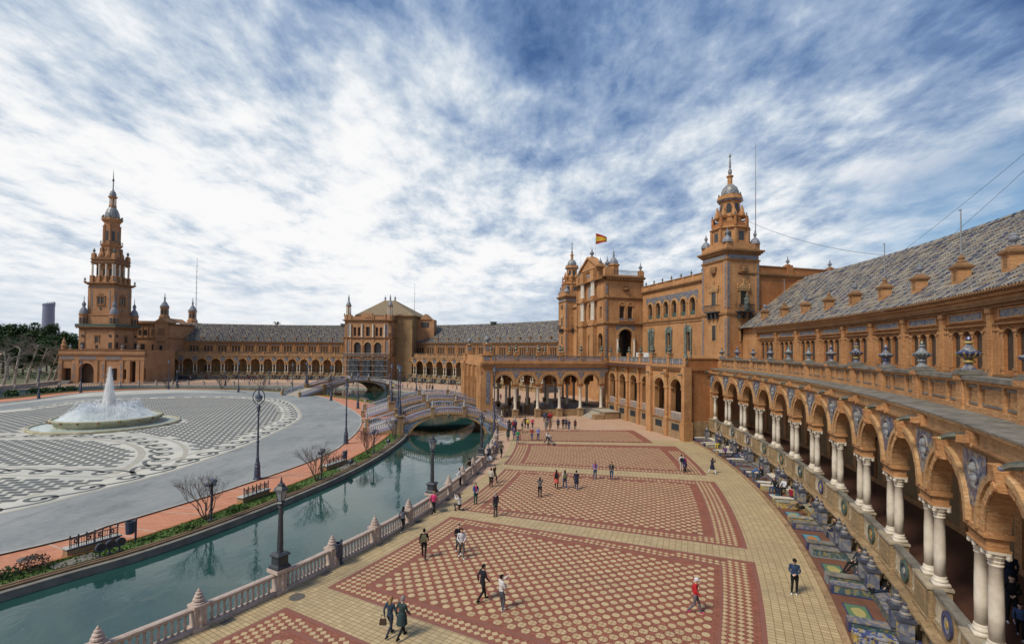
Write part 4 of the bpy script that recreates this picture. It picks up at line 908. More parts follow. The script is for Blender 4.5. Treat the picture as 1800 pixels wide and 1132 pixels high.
pal = thing('palace', 'central orange brick palace front with pediment, flag and long row of arched windows', 'palace', (*MC, 0), RZ)
def f(q): q.bx(-33.6, 33.6, -26, .3, 0, 23.6); 
P('body', pal, [K['brick']], f)
win_c = [u_at(x, 1.0) for x in (1143, 1157, 1170.6, 1185, 1201, 1217.5)]
low_c = [u_at(x, 1.0) for x in (1145.5, 1176.5, 1210.5)]
ops = [(u, .72, 18.2, 20.5, True) for u in win_c]+[]
for sgn in (-1, 1):
    C_ = win_c if sgn < 0 else [-u for u in win_c]; D_ = low_c if sgn < 0 else [-u for u in low_c]
    def f(q):
        x0, x1 = (-29.2, -7.4) if sgn < 0 else (7.4, 29.2)
        q.wall(x0, x1, 17.75, 23.4, 0, .7, [(u, .72, 18.25, 20.5, True) for u in C_], 0, 10)
        q.wall(x0, x1, 10, 17.75, 0, .7, [(u, .5, 12.2, 15.4, False) for u in D_])
        q.bx(x0, x1, -.18, 0, 17.6, 17.85, 1); q.bx(x0, x1, -.1, 0, 17.1, 17.25, 1); q.bx(x0, x1, -.25, .7, 23.4, 23.62, 1); q.bx(x0, x1, -.4, .7, 23.62, 23.85, 1)
        q.bx(x0, x1, -.1, .5, 23.85, 24.75); q.bx(x0, x1, -.22, .6, 24.75, 24.9, 1)
        k = int((x1-x0)/2.7)
        for i in range(k+1): u = x0+(x1-x0)*i/k; q.bx(u-.3, u+.3, -.2, .55, 23.85, 24.8)
        for u in C_:
            for s in (-1, 1): q.bx(u+s*.98-.2, u+s*.98+.2, -.09, 0, 18.05, 20.4); q.bx(u+s*.98-.26, u+s*.98+.26, -.13, 0, 20.4, 20.56)
    P('facade', pal, [K['brick'], K['mould']], f, TF(1.0))
    def f(q):
        q.bx(min(C_)-1.5, max(C_)+1.5, -.03, 0, 21.62, 22.35)
        for u in C_:
            for s in (-1, 1): q.add([(u+s*1.34, -.03, 20.7), (u+s*1.36, -.03, 21.62), (u+s*.3, -.03, 21.62), (u+s*.95, -.03, 21.25)], [(0, 1, 2, 3)])
    P('tile_frieze', pal, [K['blue_dull']], f, TF(1.0))
    for u in C_:
        P('archivolt', pal, [K['brick_pale']], lambda q: (q.ring(u, 20.5, .72, .98, -.12, 0, 12), q.ring(u, 20.5, .98, 1.08, -.07, 0, 12)), TF(1.0))
        wn = P('window', pal, [K['iron']], lambda q: ([q.bx(u-.72+i*.48-.03, u-.72+i*.48+.03, .42, .5, 18.3, 21.1) for i in range(4)], [q.bx(u-.7, u+.7, .42, .5, z, z+.06) for z in (19.2, 20.1, 20.5)]), TF(1.0))
        P('pane', wn, [K['glass_dark']], lambda q: q.bx(u-.74, u+.74, .5, .56, 18.3, 21.25), TF(1.0))
        P('window_rail', wn, [K['green_metal']], lambda q: q.bx(u-.7, u+.7, .1, .2, 18.3, 19.0), TF(1.0))
    for u in D_:
        wn = P('window', pal, [K['teal_tile']], lambda q: ([q.lathe([(.16, 11.0), (.2, 11.2), (.12, 11.5), (.17, 12.6), (.11, 13.2), (.15, 14.4), (.2, 15.2), (.22, 15.9), (.12, 16.2), (.03, 16.5)], 8, (u+s*.82, -.16, 0)) for s in (-1, 1)], q.bx(u-.95, u+.95, -.2, 0, 15.45, 15.75), q.bx(u-.6, u+.6, -.14, 0, 15.75, 16.3), q.ring(u, 16.1, 0, .5, -.12, 0, 10), q.bx(u-.62, u-.5, -.06, 0, 12, 15.4), q.bx(u+.5, u+.62, -.06, 0, 12, 15.4)), TF(1.0))
        P('pane', wn, [K['glass_dark']], lambda q: q.bx(u-.52, u+.52, .3, .4, 12.1, 15.5), TF(1.0))
    for i in range(8): finial('finial', pal, (sgn*(8.3+i*2.9), .8, 24.85), 1.15, FINS)
# side wall towards the near wing
def f(q):
    q.bx(-26, 1.2, 0, .7, 10, 23.4); q.bx(-26, 1.3, -.25, .7, 23.3, 23.55, 1); q.bx(-26, 1.35, -.38, .7, 23.55, 23.8, 1); q.bx(-26, 1.2, -.1, .5, 23.8, 24.75); q.bx(-26, 1.2, -.2, .6, 24.75, 24.9, 1)
    q.bx(-26, .8, -.12, 0, 17.6, 17.85, 1); q.bx(-10, -4.2, -.06, 0, 19., 22.6); q.bx(-2.6, -1.9, -.12, 0, 10, 23.3); q.bx(-.4, .4, -.5, 0, 10, 17.6); q.bx(-.55, .55, -.6, 0, 17.6, 18.2)
    for v in (-25, -16, -8): q.bx(v-.5, v+.5, -.3, .6, 23.8, 25.2)
P('side_wall', pal, [K['brick_red'], K['mould']], f, TS(-34.2))
P('tile_panel', pal, [K['azure']], lambda q: q.bx(-1.6, -.75, -.03, 0, 18.8, 22.0), TS(-34.2))
for v in (-16, -8): finial('urn', pal, (-34., v, 25.2), .9)
def f(q): q.bx(-9, 0, 0, 1.2, 20, 24.9); 
def statue(parent, loc, s=1.):
    q = MB(); q.lathe([(.34, 0), (.36, .3), (.30, .8), (.26, 1.1), (.33, 1.45), (.26, 1.62), (.1, 1.7), (.15, 1.8), (.15, 1.95), (.06, 2.05)], 10); q.tube([(.3, 0, 1.5), (.42, .2, 1.15), (.3, .35, .95)], .09, 6); q.tube([(-.3, 0, 1.5), (-.42, .1, 1.1), (-.36, .2, .8)], .09, 6)
    return part('statue', q, K['bronze'], parent, loc)
st = statue(pal, (-34.7, -.0, 18.2)); st.scale = (1.1,)*3
st = statue(pal, (-28.4, 1.5, 18.9)); st.scale = (1.1,)*3
P('column', pal, [K['brick']], lambda q: (q.lathe([(.5, 10), (.42, 10.4), (.4, 17.4), (.55, 17.7), (.6, 17.9), (.35, 18.2), (.45, 18.8)], 12, (-28.4, 1.5, 0)), q.lathe([(.3, 23.8), (.3, 25.3), (.4, 25.4)], 8, (-29, 1.1, 0))))
finial('urn', pal, (-29, 1.1, 25.4), 1.5)

# projecting centre with the pediment
U0, V0 = 7.0, 9.0
av = v_at(1099.7, -U0); aw = 1.55
wv1, wv2 = v_at(1093.2, -U0), v_at(1107.5, -U0)
for sgn in (-1, 1):
    def f(q):
        q.wall(.6, V0, 10, 17.3, 0, .7, [(av, aw, 10, 14.9, True)]); q.wall(.6, V0, 17.3, 25.9, 0, .7, [(wv1, .55, 18.6, 20.9, False), (wv2, .55, 18.6, 20.9, False)])
        for z, d in ((17.2, .15), (17.42, .28), (22.3, .14), (22.5, .24), (25.9, .25), (26.3, .75), (26.55, .85)): q.bx(.6, V0+d, -d, 0, z, z+.2, 1)
        for i in range(14): q.bx(1+i*.58, 1.25+i*.58, -.7, 0, 26.08, 26.3)
        q.bx(.6, V0, -.2, .5, 26.75, 27.1); q.bx(V0-1.6, V0+.2, -.2, .6, 26.75, 28.3); q.bx(.6, 1.6, -.2, .6, 26.75, 28.0); q.bx(V0-.5, V0+.12, -.12, 0, 10, 22.3); q.bx(V0-.55, V0+.2, -.12, 0, 22.7, 25.9)
        m = (wv1+wv2)/2; q.bx(m-1.7, m+1.7, -.1, 0, 21.0, 21.2); q.bx(m-1.7, m+1.7, -.14, 0, 17.9, 18.1)
        for x in (wv1-.72, m, wv2+.72): q.bx(x-.11, x+.11, -.1, 0, 18.1, 21.0)
        for x in (wv1, wv2): q.ring(x, 21.2, .45, .7, -.1, 0, 8)
    T = TS(-U0) if sgn < 0 else TR(U0)
    P('side_wall', pal, [K['brick'], K['mould']], f, T)
    P('archivolt', pal, [K['brick_pale']], lambda q: (q.ring(av, 14.9, aw, aw+.4, -.14, 0, 14), q.bx(av-aw-.5, av-aw+.05, -.2, 0, 14.6, 14.9), q.bx(av+aw-.05, av+aw+.5, -.2, 0, 14.6, 14.9)), T)
    P('tile_panel', pal, [K['blue_dull']], lambda q: (q.bx(av-2.1, av+2.1, -.03, 0, 16.3, 17.15), q.bx(V0-.42, V0-.06, -.16, -.12, 10.8, 17), q.bx(V0-.42, V0-.06, -.16, -.12, 18, 22), q.bx(V0-.42, V0-.06, -.16, -.12, 23.2, 25.2), q.bx(wv1-.6, wv1+.6, -.03, 0, 18.12, 18.58), q.bx(wv2-.6, wv2+.6, -.03, 0, 18.12, 18.58)), T)
    for x in (av-aw-.25, av+aw+.25): P('column', pal, [K['stone']], lambda q: q.lathe([(.3, 10.5), (.22, 10.8), (.2, 14), (.32, 14.5)], 10, (x, -.2, 0)), T)
    for x in (wv1, wv2):
        P('window', pal, [K['glass_dark']], lambda q: q.bx(x-.56, x+.56, .35, .45, 18.55, 20.95), T)
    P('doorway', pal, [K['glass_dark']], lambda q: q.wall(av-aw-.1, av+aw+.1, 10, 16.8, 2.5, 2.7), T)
    P('coat_of_arms', pal, [K['brick_dark']], lambda q: [q.lathe([(.1, 0), (.5, .1), (.62, .35), (.3, .6)], 8, (av, -.06, 24.)), [q.lathe([(.1, 0), (.18, .1), (.1, .22)], 6, (av+.62*math.cos(k), -.1, 24.3+.5*math.sin(k))) for k in range(7)]], T)
    P('railing', pal, [K['iron']], lambda q: ([q.bx(1.7+i*.22, 1.75+i*.22, 0, .05, 27.1, 27.95) for i in range(26)], q.bx(1.6, V0-1.6, -.02, .07, 27.92, 28.0)), T)
    finial('urn', pal, (sgn*(U0-.2), V0-.5, 28.3), 1.5); finial('urn', pal, (sgn*(U0-.2), 1.2, 28.0), 1.2)
P('roof', pal, [K['brick_dark']], lambda q: q.bx(-U0+.5, U0-.5, .4, V0-.4, 26.4, 26.8))
def f(q):
    q.wall(-U0, U0, 10, 17.3, 0, .7, [(u, 1.05, 10.4, 14.6, True) for u in (-4.9, 0, 4.9)]); q.wall(-U0, U0, 17.3, 25.9, 0, .7, [(-5, .5, 18.6, 20.9, False), (5, .5, 18.6, 20.9, False), (0, .85, 18.6, 21.2, True)])
    for z, d in ((17.2, .15), (17.42, .28), (22.3, .14), (22.5, .24), (25.9, .25), (26.3, .75)): q.bx(-U0-d, U0+d, -d, 0, z, z+.2, 1)
    q.bx(-3.9, 3.9, -.1, 1.2, 26.5, 28.9); q.bx(-4.1, 4.1, -.35, 1.2, 28.6, 28.95)
    for u in (-2.6, 2.6):
        for z0, z1 in ((10, 17.2), (17.6, 18.4), (22.7, 23.3), (26.5, 28.6)): q.bx(u-.85, u+.85, -.95, 0, z0, z1)
        q.bx(u-1., u+1., -1.15, 0, 17.2, 17.6); q.bx(u-1., u+1., -1.15, 0, 22.3, 22.7); q.bx(u-1., u+1., -1.15, 0, 26.3, 26.6)
P('facade', pal, [K['brick'], K['mould']], f, TF(V0))
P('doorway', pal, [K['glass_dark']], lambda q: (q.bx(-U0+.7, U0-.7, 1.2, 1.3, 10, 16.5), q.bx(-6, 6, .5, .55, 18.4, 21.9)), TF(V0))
P('tile_panel', pal, [K['azure']], lambda q: (q.ring(0, 24.6, 0, 1.0, -.05, 0, 14), q.bx(-1, 1, -.05, 0, 23, 24.6), q.bx(-1.6, 1.6, -.13, -.1, 27.4, 28.2)), TF(V0))
for u in (-3.0, -2.2, 2.2, 3.0):
    for z0, z1 in ((18.4, 22.3), (23.3, 26.3)): P('column', pal, [K['stone']], lambda q: q.lathe([(.32, z0), (.26, z0+.3), (.22, z1-.5), (.34, z1-.1), (.34, z1)], 10, (u, -.65, 0)), TF(V0))
def f(q):
    q.add([(-4.3, -.5, 28.95), (4.3, -.5, 28.95), (0, -.5, 31.2), (-4.3, 1.2, 28.95), (4.3, 1.2, 28.95), (0, 1.2, 31.2)], [(0, 1, 2), (5, 4, 3), (0, 2, 5, 3), (1, 4, 5, 2)])
    q.add([(-4.6, -.8, 29), (0, -.8, 31.35), (0, -.8, 31.75), (-4.6, -.8, 29.4), (-4.6, 1.3, 29), (0, 1.3, 31.35), (0, 1.3, 31.75), (-4.6, 1.3, 29.4)], [(0, 1, 2, 3), (3, 2, 6, 7), (0, 4, 5, 1), (0, 3, 7, 4)])
    q.add([(4.6, -.8, 29), (0, -.8, 31.35), (0, -.8, 31.75), (4.6, -.8, 29.4), (4.6, 1.3, 29), (0, 1.3, 31.35), (0, 1.3, 31.75), (4.6, 1.3, 29.4)], [(3, 2, 1, 0), (7, 6, 2, 3), (1, 5, 4, 0), (4, 7, 3, 0)])
P('pediment', pal, [K['brick']], f, TF(V0))
for u, s in ((-4.2, 1.1), (0, 1.5), (4.2, 1.1)): finial('urn', pal, (u, V0-.3, 31.5 if u == 0 else 29.3), s)
P('turret', pal, [K['brick'], K['lead']], lambda q: (q.lathe([(1.0, 26.7), (1.0, 29.4), (1.2, 29.5), (1.2, 29.8)], 8, (-3.6, 5.5, 0)), q.lathe([(.9, 29.8), (.85, 30.4), (.5, 31), (.2, 31.2), (.2, 31.8), (.05, 32.8)], 8, (-3.6, 5.5, 0), 1)))
UF = u_at(1046, 4.5)
fl = thing('flag', 'red and yellow striped flag blowing on a tall white pole above the pediment', 'flag', (MC[0]+TU[0]*UF+NV[0]*4.5, MC[1]+TU[1]*UF+NV[1]*4.5, 26.8))
P('pole', fl, [K['white_paint']], lambda q: q.tube([(0, 0, 0), (0, 0, 12.3)], [.07, .04], 8))
for k, (m_, z0, z1) in enumerate((('flag_red', 0, .25), ('flag_yellow', .25, .75), ('flag_red', .75, 1.))):
    q = MB(); n = 12
    vs = []
    for i in range(n+1):
        x = i/n; sag = .95*x**1.3; wob = .18*math.sin(x*7)*x
        for zz in (z0, z1): top = 12.0-sag*.95; bot = 9.5-sag*.05+.25*x; vs.append((.08+2.5*x, wob+.12*zz, top+(bot-top)*zz*(1-.28*x)))
    q.add(vs, [(2*i, 2*i+1, 2*i+3, 2*i+2) for i in range(n)]); part('stripe', q, K[m_], fl)

def mast(label, base, h, r=.07, arms=0):
    m_ = thing('aerial_mast', label, 'aerial mast', base)
    P('pole', m_, [K['grey_metal']], lambda q: q.tube([(0, 0, 0), (0, 0, h*.55), (0, 0, h)], [r, r*.75, r*.4], 6))
    if arms: P('rungs', m_, [K['grey_metal']], lambda q: [q.tube([(-.7*(1-i/arms*.4), 0, h*(.25+.7*i/arms)), (.7*(1-i/arms*.4), .1, h*(.25+.7*i/arms))], r*.35, 4) for i in range(arms)])
    return m_
def wl(u, v, z): return (MC[0]+TU[0]*u+NV[0]*v, MC[1]+TU[1]*u+NV[1]*v, z)
mast('thin tall white aerial mast standing just behind the domed near tower', wl(-34.0, -2.2, 24), 19.3, .08)
mast('thin aerial mast between the far dome and the flagpole', wl(u_at(1020, -3), -3, 24), 16, .07)

# ---- square corner towers with octagonal belfries
def corner_tower(u, label, sd):
    t = thing('corner_tower', label, 'tower', wl(u, .4, 0), RZ); h = 2.75
    P('shaft', t, [K['brick'], K['mould']], lambda q: (q.bx(-h, h, -h, h, 0, 26.3), [q.bx(a*(h-.28)-.34, a*(h-.28)+.34, b*(h-.28)-.34, b*(h-.28)+.34, 10, 25.4) for a in (-1, 1) for b in (-1, 1)],
      [q.bx(-h-d, h+d, -h-d, h+d, z, z+t_, 1) for z, d, t_ in ((17.5, .2, .3), (25.4, .18, .2), (26.3, .2, .25), (26.55, .42, .22), (26.77, .6, .25))], [q.bx(-h+.3+i*.4, -h+.5+i*.4, -h-.35, h+.35, 26.42, 26.56) for i in range(13)], q.bx(-h-.1, h+.1, -h-.1, h+.1, 27.0, 28.0)))
    for T in (TF(h), TS(-h)):
        P('tile_panel', t, [K['blue_dull']], lambda q: (q.bx(-h+.2, h-.2, -.08, 0, 25.65, 26.2), q.bx(-h+.05, -h+.35, -.1, -.06, 18.4, 25), q.bx(h-.35, h-.05, -.1, -.06, 18.4, 25), q.bx(-h+.05, -h+.35, -.1, -.06, 11.5, 17), q.bx(h-.35, h-.05, -.1, -.06, 11.5, 17)), T)
        wn = P('window', t, [K['glass_dark']], lambda q: (q.bx(-.5, .5, -.03, 0, 19., 21.0), q.bx(-.42, .42, -.03, 0, 13.8, 16.)), T)
        P('window_frame', wn, [K['brick_pale']], lambda q: (q.bx(-.75, -.5, -.14, 0, 18.9, 21), q.bx(.5, .75, -.14, 0, 18.9, 21), q.bx(-1, 1, -.22, 0, 21, 21.25), q.add([(-1.1, -.25, 21.25), (1.1, -.25, 21.25), (0, -.25, 22.1), (-1.1, 0, 21.25), (1.1, 0, 21.25), (0, 0, 22.1)], [(0, 1, 2), (0, 2, 5, 3), (1, 4, 5, 2)]), [q.lathe([(.14, 0), (.05, .2), (.12, .4), (.02, .7)], 6, (x, -.15, z)) for x, z in ((-1, 21.4), (1, 21.4), (0, 22.1))], q.bx(-.6, -.42, -.1, 0, 13.6, 16.2), q.bx(.42, .6, -.1, 0, 13.6, 16.2), q.bx(-.6, .6, -.1, 0, 16., 16.25)), T)
        P('balcony', t, [K['iron']], lambda q: (q.bx(-1.35, 1.35, -.9, 0, 17.85, 18.0), [q.bx(-1.3+i*.2, -1.26+i*.2, -.86, -.82, 18.0, 18.95) for i in range(14)], q.bx(-1.35, 1.35, -.9, -.8, 18.92, 19.0), [q.bx(s*1.3-.03, s*1.3+.03, -.86, 0, 18.9, 18.96) for s in (-1, 1)], [q.bx(x-.14, x+.14, -.55, 0, 17.0, 17.85) for x in (-.9, 0, .9)]), T)
        P('coat_of_arms', t, [K['brick_dark']], lambda q: (q.lathe([(.05, -.5), (.5, 0), (.55, .5), (.3, .7)], 8, (0, -.02, 23.8)), q.bx(-.6, .6, -.25, 0, 24.3, 24.7)), T)
    O = PI/8
    P('lower_belfry', t, [K['brick'], K['brick_dark']], lambda q: (q.lathe([(2.62, 28), (2.62, 30.2), (2.8, 30.25), (3.0, 30.4), (2.8, 30.5), (2.55, 30.6), (2.55, 30.75)], 8, ph=O), [q.lathe([(.26, 28), (.26, 30.2)], 4, (2.62*math.cos(O+i*PI/4), 2.62*math.sin(O+i*PI/4), 0)) for i in range(8)]))
    P('belfry_window', t, [K['glass_dark']], lambda q: [q.add([(2.44*math.cos(a)-s*.42*math.sin(a), 2.44*math.sin(a)+s*.42*math.cos(a), z) for s, z in ((-1, 28.5), (1, 28.5), (1, 29.8), (-1, 29.8))], [(0, 1, 2, 3)]) for a in [i*PI/4 for i in range(8)]])
    P('gallery_screen', t, [K['brick_red']], lambda q: ([q.lathe([(.22, 30.7), (.2, 32.0), (.26, 32.1)], 6, (2.5*math.cos(O+i*PI/4), 2.5*math.sin(O+i*PI/4), 0)) for i in range(8)], q.lathe([(2.5, 30.7), (2.5, 31.2), (2.4, 31.2), (2.4, 30.7)], 8, ph=O, cap=False), q.lathe([(2.6, 31.95), (2.65, 32.1), (2.3, 32.1), (2.3, 31.95)], 8, ph=O, cap=False)))
    P('upper_belfry', t, [K['brick']], lambda q: (q.lathe([(1.75, 30.6), (1.72, 32.2), (1.5, 33.0), (1.42, 34.6), (1.6, 34.7), (1.9, 34.95), (1.9, 35.15), (1.7, 35.3), (1.7, 35.6)], 8, ph=O), [q.lathe([(.1, 32.1), (.45, 32.3), (.42, 32.7), (.2, 33.3), (.1, 33.9)], 6, (1.85*math.cos(O+i*PI/4), 1.85*math.sin(O+i*PI/4), 0)) for i in range(8)]))
    P('belfry_window', t, [K['glass_dark']], lambda q: [q.add([(1.44*math.cos(a)-s*.34*math.sin(a), 1.44*math.sin(a)+s*.34*math.cos(a), z) for s, z in ((-1, 32.6), (1, 32.6), (1, 33.9), (.5, 34.25), (-.5, 34.25), (-1, 33.9))], [(0, 1, 2, 3, 4, 5)]) for a in [i*PI/4 for i in range(8)]])
    P('tile_band', t, [K['azure']], lambda q: q.lathe([(1.64, 34.66), (1.95, 34.92)], 8, ph=O, cap=False))
    d_ = P('dome', t, [K['dome_tile']], lambda q: q.lathe([(1.25, 35.5), (1.3, 35.8), (1.25, 36.3), (1.05, 36.8), (.7, 37.2), (.42, 37.4)], 16))
    P('lantern', d_, [K['brick']], lambda q: q.lathe([(.5, 37.35), (.36, 37.5), (.36, 38.5), (.52, 38.6), (.52, 38.75), (.2, 38.9)], 8, ph=O))
    P('spire', d_, [K['dome_tile']], lambda q: q.lathe([(.2, 38.9), (.3, 39.3), (.25, 39.7), (.1, 39.9), (.16, 40.1), (.14, 41), (.08, 41.1), (.12, 41.3), (.05, 41.5), (.16, 41.7), (.16, 42.0), (.03, 42.1), (.02, 42.6)], 8))
    for i in range(8): finial('finial', t, (1.6*math.cos(O+i*PI/4), 1.6*math.sin(O+i*PI/4), 35.3), .9, FINS); finial('finial', t, (2.55*math.cos(O+i*PI/4), 2.55*math.sin(O+i*PI/4), 32.1), .75, FINS)
    for a in (-1, 1):
        for b in (-1, 1):
            c = P('corner_cupola', t, [K['lead']], lambda q: q.lathe([(.75, 0), (.72, .3), (.5, .7), (.22, .95), (.14, 1.1), (.26, 1.4), (.24, 1.6), (.1, 1.75), (.06, 2.1)], 8)); c.location = (a*(h-.35), b*(h-.35), 28.0)
    return t
corner_tower(-31.7, 'near orange brick corner tower with octagonal belfry and tiled dome, right of centre', -1)
corner_tower(31.7, 'far corner tower with tiled dome and spire at the left end of the palace', 1)

# ------------------------------------------------------------------ lower galleries and portico before the palace
por = thing('portico', 'columned brick portico and arcaded terrace in front of the palace', 'portico', (*MC, 0), RZ)
def arcade(x0, x1, centres, hw, T, zs=6.95, top=8.9, end=True):
    P('arcade_wall', por, [K['brick'], K['plinth'], K['mould']], lambda q: (q.wall(x0, x1, 2.6, 9.35, 0, .8, [(c, hw, 2.6, zs, True) for c in centres], 0, 12), q.bx(x0, x1, -.08, .8, 0, 2.45, 1), q.bx(x0, x1, -.2, .8, 2.4, 2.6, 2), q.bx(x0, x1, -.12, .8, 9.35, 9.5), q.bx(x0, x1, -.3, .8, 9.5, 9.75, 2), q.bx(x0, x1, -.42, .8, 9.75, 9.95, 2),
        [[q.bx(c+s*hw-.25*(s > 0)*0-.18, c+s*hw+.18, -.06, .3, zs-.15, zs+.1) for s in (-1, 1)] for c in centres]), T)
    for c in centres:
        P('archivolt', por, [K['brick_pale']], lambda q: (q.ring(c, zs, hw, hw+.24, -.08, 0, 12), q.ring(c, zs, hw+.28, hw+.42, -.12, 0, 12)), T)
        P('window_parapet', por, [K['blue_dull'], K['stone_pink']], lambda q: (q.bx(c-hw, c+hw, .1, .3, 2.6, 3.5, 0), q.bx(c-hw, c+hw, .04, .36, 3.5, 3.65, 1), [q.bx(c-hw+.2+i*.32, c-hw+.27+i*.32, .02, .12, 2.6, 3.5, 1) for i in range(int(hw*2/.32))]), T)
        P('basement_grille', por, [K['iron']], lambda q: (q.bx(c-.8, c+.8, -.1, -.08, 1.15, 2.0), [q.bx(c-.8+i*.26, c-.72+i*.26, -.16, -.1, 1.1, 2.05) for i in range(7)]), T)
    ps_ = [(a+b)/2 for a, b in zip(centres, centres[1:])]+[centres[0]-(centres[1]-centres[0])/2, centres[-1]+(centres[1]-centres[0])/2]
    for c in ps_:
        P('half_column', por, [K['brick']], lambda q: (q.bx(c-.4, c+.4, -.42, 0, 0, 2.6), q.lathe([(.34, 2.6), (.26, 2.9), (.3, 3.3), (.24, 3.5), (.24, 6.6), (.34, 7), (.24, 7.1), (.24, 8.3), (.36, 8.7)], 10, (c, -.16, 0)), q.bx(c-.36, c+.36, -.5, 0, 8.7, 9.5)), T)
        P('gargoyle', por, [K['bronze']], lambda q: q.tube([(c, -.4, 8.95), (c, -.9, 8.92), (c, -1.15, 8.86)], [.12, .1, .07], 6), T)
def terrace_rail(x0, x1, posts, T, blue=True):
    P('terrace_parapet', por, [K['brick'], K['coping']], lambda q: (q.bx(x0, x1, 0, .3, 9.95, 10.25), q.bx(x0, x1, -.05, .36, 10.95, 11.12, 1), q.bx(x0, x1, .06, .24, 10.25, 10.95), [q.bx(c-.3, c+.3, -.1, .4, 9.95, 11.2) for c in posts]), T)
    P('tile_panel', por, [K['blue_dull'] if blue else K['azure'], K['stone_pink']], lambda q: [(q.bx(a+.42, b-.42, 0, .06, 10.32, 10.9), [q.bx(a+.42+(b-a-.84)*k/3-.06, a+.42+(b-a-.84)*k/3+.06, -.03, .06, 10.25, 10.95, 1) for k in (1, 2)]) for a, b in zip(posts, posts[1:])], T)
arcade(-27.2, -10, [-11.7, -15.6, -19.5, -23.4], 1.12, TF(9.7)); arcade(-36.3, -27.2, [-34.2, -30.0], 1.3, TF(11.3))
terrace_rail(-27.2, -10, [-10.4, -13.6, -17.5, -21.4, -25.3, -27.0], TF(9.6)); terrace_rail(-36.3, -27.2, [-27.6, -32.1, -36.0], TF(11.2))
P('pier', por, [K['brick'], K['plinth']], lambda q: q.bx(-28.2, -26.9, 9.7, 11.75, 0, 9.9))
P('pier', por, [K['brick'], K['plinth']], lambda q: (q.bx(-36.75, -36.1, 10.6, 11.75, 2.5, 9.9), q.bx(-36.9, -36.0, 10.5, 11.9, 0, 2.5)))
P('return_wall', por, [K['brick_red'], K['plinth']], lambda q: (q.bx(2.5, 10.6, 0, .7, 0, 9.6), q.bx(2.5, 10.55, -.1, .7, 0, 2.6, 1), q.bx(2.5, 10.7, -.2, .7, 9.5, 9.95), q.bx(2.5, 10.7, .1, .5, 9.95, 11.1), q.bx(2.5, 10.8, 0, .6, 11.05, 11.2)), TS(-36.4))
P('terrace_floor', por, [K['floor_red']], lambda q: (q.bx(-36, -10, .8, 10.6, 9.4, 9.93), q.bx(-10.3, 10.3, .8, 33.6, 9.35, 9.93)))
P('gallery_back', por, [K['plaster'], K['floor_red'], K['glass_dark']], lambda q: (q.bx(-36, -10, 5.4, 5.7, 2.5, 9.4), q.bx(-36, -10, 5.7, 9.0, 2.2, 2.5, 1), [q.bx(c-.6, c+.6, 5.7, 5.75, 2.5, 5.6, 2) for c in (-12.5, -16.5, -20.5)]))
for c in (-10.4, -13.6, -17.5, -21.4, -25.3): finial('urn', por, (c, 9.45, 11.2), .95, FINP)
for c in (-27.6, -32.1): finial('urn', por, (c, 11.0, 11.2), 1.05, FINP)
P('lamp_column', por, [K['bronze']], lambda q: (q.lathe([(.3, 11.2), (.2, 11.5), (.12, 11.8), (.2, 12.4), (.1, 13), (.16, 14.4), (.08, 14.8), (.2, 15.2), (.05, 15.5)], 8, (-27.2, 11.0, 0)), q.lathe([(.35, 11.2), (.2, 11.6), (.14, 12.6), (.22, 13.2), (.1, 14.2), (.18, 15.4), (.05, 16)], 8, (-36.0, 11.0, 0))))
# open hall on columns
CV = [11.2, 15.4, 19.5, 23.7, 27.9, 32.2]; CU = [-10, -3.4, 3.4, 10]
def col_(u, v, ped=True, white=True):
    c = P('column', por, [K['stone']], lambda q: q.lathe([(.36, 1.45), (.38, 1.55), (.3, 1.75), (.27, 1.9), (.24, 4.9), (.27, 4.95)], 12, (u, v, 0)), smooth=True)
    P('capital', c, [K['stone']], lambda q: (q.lathe([(.26, 4.95), (.3, 5.1), (.42, 5.35)], 10, (u, v, 0)), q.bx(u-.42, u+.42, v-.42, v+.42, 5.35, 5.45)))
    P('pedestal', por, [K['plinth']], lambda q: (q.bx(u-.46, u+.46, v-.46, v+.46, .15, 1.3), q.bx(u-.56, u+.56, v-.56, v+.56, 0, .15), q.bx(u-.54, u+.54, v-.54, v+.54, 1.3, 1.45)))
    P('impost', por, [K['brick_red']], lambda q: (q.bx(u-.44, u+.44, v-.44, v+.44, 5.45, 5.95), q.bx(u-.52, u+.52, v-.52, v+.52, 5.85, 5.98)))
for u in CU:
    for v in CV[:5]: col_(u, v)
